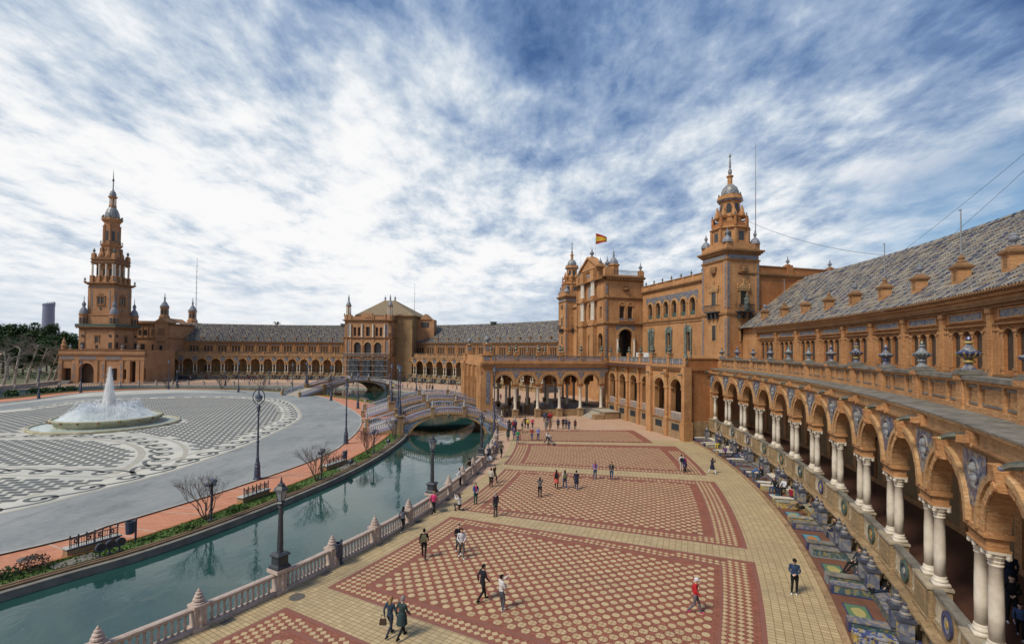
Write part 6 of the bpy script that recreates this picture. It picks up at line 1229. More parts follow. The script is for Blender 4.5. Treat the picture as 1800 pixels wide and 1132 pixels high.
# ------------------------------------------------------------------ balustrades along the canal
bal = thing('balustrade', 'long pinkish stone balustrade with bulb finials along the near canal edge', 'balustrade', (*pol(88.4, -20), 0))
def to_local(p, o): return (p[0]-o.location.x, p[1]-o.location.y)
RB = 88.45
PA = [-38.6, -36.35, -34.1, -31.9, -29.5, -27.4, -25.15, -22.75, -20.5, -18.4, -16.1, -13.9, -11.75, -9.6, -7.5, -5.3, -3.0]
def rb_(a):                                              # radius of the edge at angle a, read off the canal edge
    return float(np.interp(a, [-45, -34, -29, -24, -19, -15, -10, -5, 1], [88.5, 88.5, 88.6, 88.4, 87.9, 87.4, 87.1, 86.7, 86.3]))+.28
path = [to_local(pol(rb_(a), a), bal) for a in np.arange(-39, -2.4, .6)]
q = MB(); moulding(q, [(-.17, 0), (-.17, .14), (-.12, .17), (.12, .17), (.17, .14), (.17, 0)], path); part('base_rail', q, K['stone_pink'], bal)
q = MB(); moulding(q, [(-.10, .84), (-.15, .9), (-.15, .98), (-.08, 1.02), (.08, 1.02), (.15, .98), (.15, .9), (.10, .84)], path); part('top_rail', q, K['stone_pink'], bal)
q = MB(); q.bx(-.24, .24, -.24, .24, 0, 1.02); q.bx(-.3, .3, -.3, .3, 0, .18); q.bx(-.31, .31, -.31, .31, .98, 1.1)
for x in (-.25, .25): q.lathe([(.10, .18), (.06, .3), (.11, .5), (.06, .75), (.09, .9), (.09, .98)], 8, (x, -.0, 0))
q.bx(-.26, .26, -.15, .15, .25, .85); PIER = q.mesh('pier', K['stone_pink'])
q = MB(); q.lathe([(.27, 1.1), (.27, 1.17), (.17, 1.2), (.23, 1.25), (.22, 1.32), (.13, 1.35), (.18, 1.39), (.17, 1.45), (.09, 1.48), (.13, 1.52), (.12, 1.57), (.05, 1.60), (.07, 1.64), (.02, 1.72)], 12); PFIN = q.mesh('finial', K['stone_pink'])
q = MB(); q.bx(-.06, .06, -.06, .06, .17, .22); q.lathe([(.05, .22), (.045, .3), (.075, .42), (.05, .55), (.04, .66), (.06, .72), (.045, .76)], 10); q.bx(-.06, .06, -.06, .06, .78, .85); BAL_M = q.mesh('baluster', K['stone_pink'], True)
lampA = [-29.5, -20.5, -11.75]
cands = []
for i, a in enumerate(PA):
    pr = ob('pier', PIER, bal, (*to_local(pol(rb_(a), a), bal), 0), R_(a))
    if a not in lampA: ob('finial', PFIN, pr)
    else: part('pier_cap', MB().bx(-.42, .42, -.42, .42, 1.06, 1.22), K['stone_pink'], pr)
    if i+1 < len(PA):
        b = PA[i+1]; k = 12
        for j in range(1, k): t = a+(b-a)*(.08+.84*j/k); cands.append(t)
for t in cands: ob('baluster', BAL_M, bal, (*to_local(pol(rb_(t), t), bal), 0), R_(t))
fb = thing('balustrade', 'distant pale balustrade along the far canal edge before the long wing', 'balustrade', (*pol(92, 80), 0))
iB = [p[:2] for p in BAL]; far_p = [p for p in iB if math.degrees(math.atan2(p[1]-CE[1], p[0]-CE[0])) > 27 and p[1] > 95 and p[0] > -150]
path = [to_local(p, fb) for p in offset(far_p, -.3)]
q = MB(); moulding(q, [(-.15, 0), (-.15, .15), (.15, .15), (.15, 0)], path); part('base_rail', q, K['stone_pink'], fb)
q = MB(); moulding(q, [(-.15, .88), (-.15, 1.0), (.15, 1.0), (.15, .88)], path); part('top_rail', q, K['stone_pink'], fb)
q = MB(); rs = resample(path, .36); [q.lathe([(.06, .15), (.1, .4), (.06, .88)], 5, (x, y, 0)) for x, y in rs]; part('balusters', q, K['stone_pink'], fb, stuff=True)
for x, y in resample(path, 4.6): p = ob('pier', PIER, fb, (x, y, 0)); ob('finial', PFIN, p)

# ------------------------------------------------------------------ bridges
wtile = tilepat('bridge_tile', [(.52, .52, .52), (.16, .22, .34), (.46, .46, .42), (.28, .34, .42)], 6)
brail = simple('bridge_ceramic', (.44, .44, .50), (.25, .27, .40), 5, .4, .5)
q = MB(); q.bx(-.06, .06, -.06, .06, 0, .05); q.lathe([(.05, .05), (.075, .22), (.045, .36), (.06, .5), (.05, .62)], 8); BBM = q.mesh('baluster', brail)
q = MB(); q.bx(-.26, .26, -.26, .26, -.5, 1.0, 0); q.bx(-.31, .31, -.31, .31, 1.0, 1.12, 0); q.lathe([(.14, 1.12), (.2, 1.2), (.1, 1.3), (.15, 1.45), (.13, 1.7), (.07, 1.85), (.1, 1.95), (.03, 2.1)], 10, mi=1); BPOST = q.mesh('post', [K['plinth'], cer_w])
def bridge(label, cen, rot, Lh, hw, z0, zc, stair):
    """axis along the radius: r0 on the island, r1 on the promenade"""
    b = thing('bridge', label, 'bridge', (*cen, 0), R_(rot))
    dk = lambda x: z0+(zc-z0)*(1-(x/Lh)**2)
    n = 20; xs = [-Lh+2*Lh*i/n for i in range(n+1)]
    q = MB(); vs = []
    for x in xs: vs += [(x, -hw, dk(x)), (x, hw, dk(x))]
    q.add(vs, [(2*i, 2*i+1, 2*i+3, 2*i+2) for i in range(n)]); part('deck', q, K['floor_red'], b)
    ar = Lh-.9; soff = lambda x: -.6+(zc-.35+.6)*math.sqrt(max(0, 1-(x/ar)**2)) if abs(x) < ar else -.6
    xa = [-ar*math.cos(PI*i/24) for i in range(25)]
    for s in (-1, 1):
        q = MB(); full = [-Lh]+xa+[Lh]; vs = []
        for x in full:
            lo = -.9 if abs(x) >= ar-1e-6 else soff(x)
            vs += [(x, s*hw, lo), (x, s*hw, dk(x)+.0)]
        q.add(vs, [(2*i, 2*i+1, 2*i+3, 2*i+2) for i in range(len(full)-1)]); part('side_wall', q, wtile, b)
        q = MB(); vs = []
        for x in xa:
            nx, nz = x/ar, .6*max(.15, math.sqrt(max(0, 1-(x/ar)**2))); l_ = math.hypot(nx, nz); nx /= l_; nz /= l_
            vs += [(x, s*(hw+.07), soff(x)), (x+nx*.32, s*(hw+.07), soff(x)+nz*.32), (x, s*(hw-.05), soff(x))]
        q.add(vs, [(3*i, 3*i+1, 3*i+4, 3*i+3) for i in range(24)]+[(3*i, 3*i+3, 3*i+5, 3*i+2) for i in range(24)]); part('arch_ring', q, K['brick_pale'], b)
        P('keystone', b, [K['bronze']], lambda q: q.lathe([(.1, zc-.6), (.24, zc-.4), (.2, zc-.1)], 8, (0, s*(hw+.1), 0)))
        def rail(nm, lo, hi, t, mt):
            q = MB(); vs = []
            for x in xs: vs += [(x, s*hw-t, dk(x)+lo), (x, s*hw+t, dk(x)+lo), (x, s*hw+t, dk(x)+hi), (x, s*hw-t, dk(x)+hi)]
            q.add(vs, [(4*i+j, 4*i+(j+1) % 4, 4*i+4+(j+1) % 4, 4*i+4+j) for i in range(n) for j in range(4)]); part(nm, q, mt, b)
        rail('base_rail', -.12, .18, .16, K['brick_pale']); rail('top_rail', .80, .96, .13, brail)
        k = int(2*Lh/.27)
        for i in range(1, k): x = -Lh+2*Lh*i/k; ob('baluster', BBM, b, (x, s*hw, dk(x)+.18))
        for x in (-Lh*.36, Lh*.36): ob('post', BPOST, b, (x, s*hw, dk(x)))
    q = MB(); vs = []
    for x in xa: vs += [(x, -hw, soff(x)), (x, hw, soff(x))]
    q.add(vs, [(2*i, 2*i+1, 2*i+3, 2*i+2) for i in range(24)]); part('vault', q, K['brick_dark'], b)
    P('abutment', b, [K['plinth']], lambda q: (q.bx(-Lh-1.2, -Lh+.05, -hw-.1, hw+.1, -.9, z0-.02), q.bx(Lh-.05, Lh+1.2, -hw-.1, hw+.1, -.9, z0-.02)))
    for s in (-1, 1):
        P('lamp_pier', b, [K['plinth']], lambda q: [(q.bx(x-.5, x+.5, s*hw-.5, s*hw+.5, -.6, 2.5), q.bx(x-.62, x+.62, s*hw-.62, s*hw+.62, 2.5, 2.7)) for x in (-Lh-.5,)])
    for sd_ in (-1, 1):
        sl = stair if sd_ < 0 else stair*.62; X0 = sd_*(Lh+1.0); kk = 8
        P('steps', b, [K['step_stone']], lambda q: [q.bx(min(X0, X0+sd_*sl*(i+1)/kk), max(X0, X0+sd_*sl*(i+1)/kk), -hw+.2, hw-.2, 0, z0-.02-z0*(i+.5)/kk) for i in range(kk-1)])
        for s in (-1, 1):
            q = MB(); P0, P1 = Vector((X0, s*hw, z0)), Vector((X0+sd_*sl, s*hw, 0)); 
            for lo, hi, t in ((-.3, .18, .16), (.80, .96, .13)):
                q.add([(p.x, p.y+e, p.z+zz) for p in (P0, P1) for e, zz in ((-t, lo), (t, lo), (t, hi), (-t, hi))], [(0, 1, 5, 4), (1, 2, 6, 5), (2, 3, 7, 6), (3, 0, 4, 7), (0, 3, 2, 1), (4, 5, 6, 7)])
            part('stair_rail', q, brail, b)
            P('stair_wall', b, [K['plinth']], lambda q: q.add([(X0, s*hw-.15, 0), (X0+sd_*sl, s*hw-.15, 0), (X0, s*hw-.15, z0), (X0, s*hw+.15, 0), (X0+sd_*sl, s*hw+.15, 0), (X0, s*hw+.15, z0)], [(0, 1, 2), (5, 4, 3), (0, 2, 5, 3), (1, 4, 5, 2)]))
            k = int(sl/.27)
            for i in range(1, k): p = P0.lerp(P1, i/k); ob('baluster', BBM, b, (p.x, p.y, p.z+.18))
            ob('post', BPOST, b, (P1.x, P1.y, 0))
    return b, Lh
def lamp_mats(): return [K['iron_blue'], K['lamp_glass']]
bA, LA_ = bridge('nearest tiled arched bridge with ceramic railings over the canal', (-10.2, 74.5), 15, 6.4, 4.1, 1.3, 2.8, 4.2)
bB, LB_ = bridge('second tiled bridge just behind the nearest one, before the portico corner', (-14.6, 94.0), 15, 8.0, 5.2, 1.4, 2.9, 4.4)
bC, LC_ = bridge('small distant bridge with steps on its left, before the scaffolding', pol(81.6, 58.5), 58.5, 10.7, 3.6, 1.6, 3.1, 6.5)
# ------------------------------------------------------------------ street lamps
def lantern(q, z, s=1., mi=0, gi=1):
    q.lathe([(.06*s, z), (.2*s, z+.06*s), (.14*s, z+.12*s), (.16*s, z+.16*s)], 6, mi=mi)
    q.lathe([(.15*s, z+.16*s), (.25*s, z+.62*s)], 6, mi=gi)
    for i in range(6): a = PI/6+i*PI/3; q.tube([(.155*s*math.cos(a), .155*s*math.sin(a), z+.16*s), (.26*s*math.cos(a), .26*s*math.sin(a), z+.64*s)], .02*s, 4, mi)
    q.lathe([(.33*s, z+.62*s), (.30*s, z+.68*s), (.16*s, z+.80*s), (.17*s, z+.86*s), (.07*s, z+.92*s), (.05*s, z+1.0*s), (.015*s, z+1.2*s)], 6, mi=mi)
def post_parts(t, h, ped, r=.085):
    P('base', t, [K['iron_blue']], lambda q: q.lathe([(.34, 0), (.34, .18), (.26, .24), (.28, .5), (.24, 1.1), (.27, 1.2), (.20, 1.32), (.23, 1.45), (.16, 1.6), (.13, 1.95), (.16, 2.02), (.11, 2.1)], 12))
    P('pole', t, [K['iron_blue']], lambda q: q.lathe([(r*1.2, 2.1), (r*1.1, h*.45), (r*1.5, h*.45+.05), (r*1.5, h*.45+.18), (r, h*.45+.25), (r*.8, h-1.6), (r*1.6, h-1.5), (r*.8, h-1.35), (r*.8, h-1.15)], 10))
def lantern_lamp(label, p, h, group='tall lantern lamps'):
    t = thing('street_lamp', label, 'street lamp', p, 0, group); post_parts(t, h, 0); hd = P('lamp_head', t, [K['iron_blue']], lambda q: lantern(q, h-1.2, 1., 0, 0)); 
    P('lamp_glass', hd, [K['lamp_glass']], lambda q: q.lathe([(.16, h-1.03), (.262, h-.57)], 6)); return t
t = thing('street_lamp', 'ring-headed dark lamp post on the road edge, nearest in the middle left', 'street lamp', (*G(452, 843), 0))
post_parts(t, 7.4, 0)
hd = P('ring', t, [K['iron_blue']], lambda q: ([q.tube([(.56*math.cos(a+b)*.96, 0, 7.52+.68*math.sin(a+b)) for b in (0, PI/12)], .045, 5) for a in [k*PI/12 for k in range(24)]], q.lathe([(.1, 6.2), (.18, 6.3), (.12, 6.5), (.2, 6.62), (.1, 6.84)], 8), q.lathe([(.06, 8.15), (.1, 8.25), (.03, 8.5)], 6)))
P('lamp_head', hd, [K['iron_blue'], K['lamp_glass']], lambda q: (q.lathe([(.05, 8.1), (.08, 7.8), (.3, 7.6), (.34, 7.45)], 10), q.lathe([(.32, 7.44), (.26, 7.2), (.1, 7.08)], 10, mi=1)))
LP_ = [(608, 780, 8.0, 'tall lantern lamp post standing where the red walk widens before the bridge'), (629, 718, 7.6, 'lantern lamp post at the tip of the red walk, just left of the bridge steps'), (582, 704, 8.3, 'lantern lamp post between the small bridge and the road edge'), (514, 693, 8.4, 'lantern lamp post in front of the steps of the small distant bridge'), (419, 689, 8.6, 'distant lantern lamp post midway along the long wing, right one of two'), (296, 684, 8.6, 'distant lantern lamp post in front of the left end of the long wing'), (142, 690, 8.4, 'distant lantern lamp post before the arched door of the tower porch'), (68, 701, 7.4, 'distant lantern lamp post before the pale plane trees')]
for x, y, h, l in LP_: lantern_lamp(l, (*G(x, y), 0), h)
for x, y, l in ((311, 677, 'short far lamp near the left end of the pale balustrade'), (396, 678, 'short far lamp behind the bare bush on the far canal edge'), (473, 677, 'short far lamp just left of the small bridge'), (541, 676, 'short far lamp rising behind the small bridge'), (685, 684, 'short far lamp by the group in yellow before the scaffolding'), (732, 689, 'short far lamp on the far promenade above the bridge railing')):
    lantern_lamp(l, (*G(x, y), 0), 5.0 if x != 541 else 6.5, 'short lamps on the far promenade')
lantern_lamp('tall lamp post on the far promenade beside the portico corner', (*G(812, 698), 0), 9.0, 'tall lantern lamps')
lantern_lamp('tall lamp post in front of the portico corner at the right bridge end', (*G(868.5, 761), 0), 9.9, 'tall lantern lamps')
def on(b, Lh, s, hw): 
    a = b.rotation_euler.z; x, y = -Lh-.5, s*hw; return (b.location.x+x*math.cos(a)-y*math.sin(a), b.location.y+x*math.sin(a)+y*math.cos(a), 2.7)
lantern_lamp('front one of three tall lamps on the bridge piers', on(bA, LA_, -1, 4.2), 7.2, 'lamps on the bridge piers'); lantern_lamp('middle one of three tall lamps on the bridge piers', on(bA, LA_, 1, 4.2), 7.2, 'lamps on the bridge piers'); lantern_lamp('rear one of three tall lamps on the bridge piers', on(bB, LB_, -1, 5.4), 7.0, 'lamps on the bridge piers')
for x in (455+27,): lantern_lamp('dark lamp on the pier of the small distant bridge', on(bC, LC_, 1, 3.6), 6.0, 'lamps on the bridge piers')
def rail_lamp(label, a):
    t = thing('street_lamp', label, 'street lamp', (*pol(rb_(a), a), 1.22), R_(a), 'lantern lamps standing on the near balustrade')
    P('base', t, [K['iron']], lambda q: (q.bx(-.36, .36, -.36, .36, 0, .1), q.fr(-.33, .33, -.33, .33, .1, .2, .05), q.bx(-.27, .27, -.27, .27, .2, .62), q.bx(-.2, .2, -.285, .285, .27, .55), q.bx(-.285, .285, -.2, .2, .27, .55), q.fr(-.36, .36, -.36, .36, .66, .76, .12), q.bx(-.34, .34, -.34, .34, .6, .67)))
    P('pole', t, [K['iron']], lambda q: q.lathe([(.16, .76), (.14, .9), (.15, 1.0), (.10, 2.9), (.13, 2.95), (.1, 3.0), (.15, 3.06), (.10, 3.12)], 14))
    hd = P('lamp_head', t, [K['iron']], lambda q: lantern(q, 3.1, 1.12, 0, 0)); P('lamp_glass', hd, [K['lamp_glass']], lambda q: q.lathe([(.18, 3.29), (.297, 3.78)], 6))
rail_lamp('nearest lantern lamp on a square base on the stone balustrade', -29.5); rail_lamp('second lantern lamp on the balustrade, behind the woman in pink', -20.5); rail_lamp('third lantern lamp on the balustrade, farthest before the bridge', -11.75)

# low spotlight poles, floodlights, bins, benches on the island edge
def tang(x, y): return math.atan2(y-CE[1], x-CE[0])
def spot_pole(label, px, py, h):
    p = G(px, py); t = thing('spotlight_pole', label, 'spotlight pole', (*p, 0), tang(*p), 'dark spotlight poles on the canal edge')
    P('pole', t, [K['iron']], lambda q: (q.bx(-.2, .2, -.2, .2, 0, .16), q.tube([(0, 0, .1), (0, 0, h-.25)], .075, 8), q.bx(-.06, .06, -.3, .3, h-.5, h-.44)))
    P('spotlight', t, [K['iron_blue'], K['lamp_glass']], lambda q: (q.tube([(-.16, .06, h-.1), (.2, .06, h-.2)], [.13, .19], 10), q.tube([(.2, .06, h-.2), (.215, .06, h-.203)], .16, 10, 1)))
    P('spotlight', t, [K['iron_blue']], lambda q: q.tube([(.1, -.2, h-.42), (-.14, -.3, h-.36)], [.1, .14], 8))
spot_pole('dark spotlight pole against the nearest bare shrub tree', 371, 917, 2.95); spot_pole('dark spotlight pole beside the second bare shrub tree', 565, 843, 2.85); spot_pole('dark spotlight pole beside the third reddish bare shrub tree', 657, 799, 2.9); spot_pole('dark spotlight pole by the grass corner below the bridge steps', 695.7, 772, 2.7)
FLM = None
def flood(label, px, py, back=.0, yaw=0.):
    p = G(px, py); t = thing('floodlight', label, 'floodlight', (*p, .1), tang(*p)+yaw, 'round floodlights along the canal edge')
    t.scale = (.8,)*3
    P('stand', t, [K['iron']], lambda q: (q.bx(-.2, .2, -.16, .16, 0, .06), q.tube([(0, 0, .05), (0, 0, .35)], .05, 6), q.tube([(0, -.28, .66), (0, -.26, .4), (0, 0, .33), (0, .26, .4), (0, .28, .66)], .03, 5)))
    P('housing', t, [K['iron_blue']], lambda q: q.tube([(.24, 0, .72), (.05, 0, .68), (-.12, 0, .64), (-.26, 0, .6)], [.30, .31, .24, .12], 14)); P('glass', t, [K['glass_dark']], lambda q: q.tube([(.24, 0, .72), (.255, 0, .722)], [.265, .25], 14))
flood('left one of three round floodlights by the nearest iron-backed bench', 175, 982); flood('middle one of three round floodlights by the nearest iron-backed bench', 192.5, 976); flood('right one of three round floodlights by the nearest iron-backed bench', 210, 971)
flood('floodlight just behind the nearest balustrade lamp head', 493, 871); flood('floodlight on a slab near the third bench', 616, 822); flood('floodlight on the slab before the grass corner below the bridge', 682, 784); flood('small floodlight by the far bench, left of the second bridge', 613, 699)
def litter_bin(label, px, py, h=1.25, loc=None):
    p = loc or G(px, py); t = thing('litter_bin', label, 'litter bin', (*p, 0), tang(*p), 'blue-black litter bins on posts')
    P('post', t, [K['iron_blue']], lambda q: (q.bx(-.05, .05, .26, .34, 0, h+.1), q.bx(-.12, .12, .2, .4, 0, .04)))
    P('basket', t, [K['iron_blue']], lambda q: (q.lathe([(.19, h-.75), (.22, h-.72), (.25, h-.1), (.27, h-.06), (.27, h), (.22, h), (.2, h-.6)], 14, cap=False), q.lathe([(.2, h-.74), (.2, h-.7)], 14)))
    return t
litter_bin('dark litter bin on a post beside the nearest iron-backed bench', 228, 955, 1.35); litter_bin('blue-black litter bin against the balustrade pier right of the nearest lamp', 592, 994); litter_bin('litter bin by the balustrade near the bending man in blue', 859, 809); litter_bin('litter bin at the end of the third bench', 606, 815, 1.3)
bg_ = thing('plastic_bag', 'round white plastic bag lying at the foot of the far litter bin', 'plastic bag', (*G(860.5, 811), 0)); P('bag', bg_, [K['white_paint']], lambda q: q.lathe([(.1, 0), (.3, .1), (.34, .3), (.25, .5), (.1, .58), (.06, .62)], 10))
def iron_bench(label, a, b):
    p0, p1 = G(*a), G(*b); ln = math.hypot(p1[0]-p0[0], p1[1]-p0[1]); rz = math.atan2(p1[1]-p0[1], p1[0]-p0[0]); h = ln/2
    t = thing('tiled_bench', label, 'bench', ((p0[0]+p1[0])/2, (p0[1]+p1[1])/2, 0), rz, 'tiled benches with iron backs along the canal')
    P('body', t, [K['plinth']], lambda q: (q.bx(-h, h, 0, .55, 0, .42), q.bx(-h-.04, h+.04, -.05, .6, 0, .08)))
    P('seat', t, [K['cream_tile'], cer_w, cer_b], lambda q: (q.bx(-h-.06, h+.06, -.07, .62, .42, .45, 2), q.bx(-h-.06, h+.06, -.07, .62, .45, .5, 1), q.bx(-h-.07, h+.07, -.085, -.07, .43, .49, 2)))
    br = P('backrest', t, [K['iron']], lambda q: (q.bx(-h+.1, h-.1, .02, .06, .98, 1.02), q.bx(-h+.1, h-.1, .02, .06, .66, .69), [q.lathe([(.03, .5), (.03, 1.05), (.06, 1.1), (.02, 1.22)], 6, (x, .04, 0)) for x in np.linspace(-h+.12, h-.12, 7)], [q.bx(x-.012, x+.012, .03, .05, .5, 1.0) for x in np.linspace(-h+.2, h-.2, 20)]))
    P('rosette', br, [K['iron']], lambda q: [q.ring(x, .84, .06, .13, .025, .055, 8, 0, 0, 2*PI) for x in np.linspace(-h+.4, h-.4, 4)])
    return t
iron_bench('nearest brick bench with iron back and blue-white seat on the red walk', (118, 981), (211, 954)); iron_bench('second iron-backed tiled bench, left of the nearest balustrade lamp head', (427, 886), (474, 869)); iron_bench('third iron-backed tiled bench, behind the second bare shrub tree', (574, 828), (607, 816)); iron_bench('small far iron-backed bench by the canal near the second bridge', (632, 702), (644, 705))
def slab(a, b, c, d): q = MB(); q.add([(*G(*p), .09) for p in (a, b, c, d)], [(0, 1, 2, 3)]); tag(part('paving_slab', q, K['coping'], None), kind='structure')
slab((84, 998), (160, 973), (178, 981), (96, 1003)); slab((590, 826), (614, 812), (628, 814), (604, 829)); slab((672, 789), (683, 778), (692, 780), (682, 791))

# ------------------------------------------------------------------ bare shrub trees
def bare_tree(label, base, h, wid, seed, twig, group='bare shrub trees on the canal edge', stems=6, cat='tree', name='bare_tree'):
    rr = random.Random(seed); t = thing(name, label, cat, base, 0, group); T_ = MB(); Cq = MB()
    def grow(q, p, d, l, r, lev):
        e = p+d*l; m = p+d*l*.5+Vector((rr.uniform(-1, 1), rr.uniform(-1, 1), rr.uniform(-.3, .3)))*l*.07
        (T_ if lev < 2 else Cq).tube([p, m, e], [r, r*.85, r*.68], 5 if lev < 2 else 3, cap=False)
        if lev >= 5: return
        for i in range(3 if lev < 4 else 2 if lev == 4 else 2):
            a = rr.uniform(0, 2*PI); sp = rr.uniform(.25, .75) if lev else rr.uniform(.2, .5); dd = (d+Vector((math.cos(a), math.sin(a), rr.uniform(-.1, .35)))*sp).normalized()
            if rr.random() < .92: grow(q, e if i else p+d*l*rr.uniform(.6, 1), dd, l*rr.uniform(.58, .82), r*.62, lev+1)
    for i in range(stems):
        a = 2*PI*i/stems+rr.uniform(-.4, .4); k = rr.uniform(.25, .62)*wid/h
        d = Vector((math.cos(a)*k, math.sin(a)*k, 1)).normalized(); grow(None, Vector((math.cos(a)*.05, math.sin(a)*.05, 0)), d, h*.33, .045*h/3.3, 0)
    part('trunk', T_, K['bark'], t); part('crown', Cq, twig, t); return t
tw_red = simple('twig_red', (.15, .075, .06), (.10, .06, .05), 2, .9); tw_ol = simple('twig_olive', (.11, .10, .045), (.08, .07, .04), 2, .9)
bare_tree('nearest bare shrub tree with fanned grey branches on the grass strip', (*G(363, 914), 0), 3.4, 3.7, 1, K['twig']); bare_tree('second bare shrub tree, left of its spotlight pole by the third bench', (*G(556, 846), 0), 3.3, 3.0, 2, K['twig']); bare_tree('third bare shrub tree with reddish twigs on the grass strip before the bridge', (*G(646, 798), 0), 3.2, 3.4, 3, tw_red, stems=7)
bare_tree('small bare shrub beside the bridge steps railing', (*G(692, 770), 0), 3.0, 2.0, 4, K['twig'], stems=4)
for k, (x, y, h, l) in enumerate(((390, 684, 4.2, 'far bare shrub before the long wing, left of the ring-headed lamp'), (461, 685, 4.2, 'far bare shrub just left of the small bridge steps'), (293, 681, 4.0, 'far bare shrub behind the leftmost lamp of the long wing'), (585, 694, 4.2, 'far bare shrub right of the small distant bridge'))): bare_tree(l, (*G(x, y), 0), h, 4.6, 10+k, K['twig'], 'far bare shrubs on the island')
bare_tree('olive leafy shrub on the canal edge left of the second bridge', (*G(659, 699), 0), 3.0, 3.4, 20, tw_ol, 'far bare shrubs on the island', 8); bare_tree('dark bare shrub between the olive shrub and the bridge pier', (*G(688, 702), 0), 2.6, 2.6, 21, K['twig'], 'far bare shrubs on the island')
def leafy(label, p, r, h, seed, mat, n=260, leaf=.09, cat='shrub', name='shrub', group=None):
    rr = random.Random(seed); t = thing(name, label, cat, p, 0, group); q = MB(); s = MB()
    for i in range(9): a = rr.uniform(0, 2*PI); s.tube([(0, 0, 0), (r*.5*math.cos(a), r*.5*math.sin(a), h*.5), (r*.8*math.cos(a), r*.8*math.sin(a), h*rr.uniform(.7, 1))], [.02, .015, .008], 4)
    for i in range(n):
        a = rr.uniform(0, 2*PI); k = math.sqrt(rr.random()); z = h*rr.uniform(.12, 1.05); k *= r*(.55+.5*math.sin(PI*min(1, z/h))); c = Vector((k*math.cos(a), k*math.sin(a), z))
        u = Vector((rr.uniform(-1, 1), rr.uniform(-1, 1), rr.uniform(-1, 1))).normalized(); v = u.cross(Vector((rr.uniform(-1, 1), rr.uniform(-1, 1), 1))).normalized(); e = leaf*rr.uniform(.6, 1.3)
        q.add([c-u*e, c+v*e*.6, c+u*e, c-v*e*.6], [(0, 1, 2, 3)])
    part('stems', s, K['bark'], t); part('foliage', q, mat, t); return t
rose = simple('rose_leaf', (.05, .05, .03), (.09, .04, .035), 3, .8)
leafy('dark rose bush in the grass strip at the bottom left, beside the paving slab', (*G(58, 1003), 0), .75, .75, 1, rose, 420, .07); leafy('small low bush at the lower left edge of the picture', (*G(6, 1017), 0), .6, .5, 2, K['leaf'], 260, .07)
for k, (x, y) in enumerate(((330, 931), (418, 897), (512, 862), (640, 806), (706, 762), (728, 766 if 0 else 757))): leafy(['low green tuft left of the nearest shrub tree', 'low green tuft left of the second iron-backed bench', 'low green tuft right of the nearest lamp head', 'bright green tuft at the foot of the reddish shrub tree', 'green clump at the grass corner under the bridge railing', 'green clump beside the bridge abutment'][k], (*G(x, y), 0), .8, .35, 30+k, K['grass'], 260, .09, 'plant', 'low_plant')
# rounded planted bed by the bridge steps
leafy('dark hedge bed curving beside the bridge steps', (*G(657, 742), 0), 2.0, .5, 50, K['leaf'], 900, .11, 'hedge', 'hedge')
leafy('green creeper hanging on the bridge foot at the right bank', (*G(861, 757), -.2), .5, 1.2, 51, K['leaf'], 200, .09, 'plant', 'creeper')

# ------------------------------------------------------------------ fountain
FCX, FCY = -61.9, 74.6
fo = thing('fountain', 'round stone fountain with a tall white central jet and a mound of spray', 'fountain', (FCX, FCY, 0))
P('outer_rim', fo, [K['fount_stone']], lambda q: q.lathe([(9.2, 0), (9.2, .25), (9.1, .35), (8.75, .35), (8.7, .1)], 64, cap=False))
P('outer_pool', fo, [K['basin_water']], lambda q: q.lathe([(8.8, .2), (8.8, .22)], 48))
P('inner_basin', fo, [K['fount_stone']], lambda q: q.lathe([(6.2, .1), (6.15, .3), (6.35, .75), (6.75, 1.1), (6.8, 1.28), (6.7, 1.36), (6.45, 1.36), (6.4, 1.15)], 64, cap=False))
P('inner_pool', fo, [K['basin_water']], lambda q: q.lathe([(6.45, 1.15), (6.45, 1.18)], 48))
P('spout', fo, [K['brick_dark']], lambda q: [q.bx(6.78*math.cos(a)-.12, 6.78*math.cos(a)+.12, 6.78*math.sin(a)-.12, 6.78*math.sin(a)+.12, .95, 1.2) for a in [k*PI/9 for k in range(18)]])
jrr = random.Random(5)
def jets(q):
    for k in range(420):
        a = jrr.uniform(0, 2*PI); R0, R1 = jrr.uniform(3.2, 5.9), jrr.uniform(1.0, 3.6)*.9; hh = jrr.uniform(.9, 2.2)*(1.2 if R0 < 5 else .8); pts = []; rs_ = []
        for i in range(9):
            s = i/8; r_ = R0+(R1-R0)*s; pts.append((r_*math.cos(a+.1*s), r_*math.sin(a+.1*s), 1.15+4*hh*s*(1-s)*1.0+.0)); rs_.append(.012+.03*s)
        q.tube(pts, rs_, 4, cap=False)
def mound(q):
    n, prof = 48, [(.01, 1.19), (6.1, 1.2), (5.7, 1.5), (4.9, 2.0), (3.9, 2.4), (2.8, 2.8), (1.7, 3.1), (.7, 3.3), (.01, 3.35)]
    vs = [((r+(.22*math.sin(i*2.3+z*5) if r > .1 else 0))*math.cos(2*PI*i/n), (r+(.22*math.sin(i*2.3+z*5) if r > .1 else 0))*math.sin(2*PI*i/n), z+(.16*math.sin(i*1.7+r*2)+.10*math.sin(i*3.1+r) if z > 1.3 else 0)) for r, z in prof for i in range(n)]
    q.add(vs, [(j*n+i, j*n+(i+1) % n, (j+1)*n+(i+1) % n, (j+1)*n+i) for j in range(len(prof)-1) for i in range(n)])
def plume(q):
    n = 14; zs = np.linspace(2.8, 8.9, 22); vs = []
    for z in zs:
        t = (z-2.8)/6.1; r = (.95*(1-t)**.8+.10); vs += [((r+jrr.uniform(-.14, .14)*(1-t*.5))*math.cos(2*PI*i/n)+.10*(1-t), (r+jrr.uniform(-.14, .14)*(1-t*.5))*math.sin(2*PI*i/n), z+jrr.uniform(-.15, .15)) for i in range(n)]
    q.add(vs, [(j*n+i, j*n+(i+1) % n, (j+1)*n+(i+1) % n, (j+1)*n+i) for j in range(21) for i in range(n)])
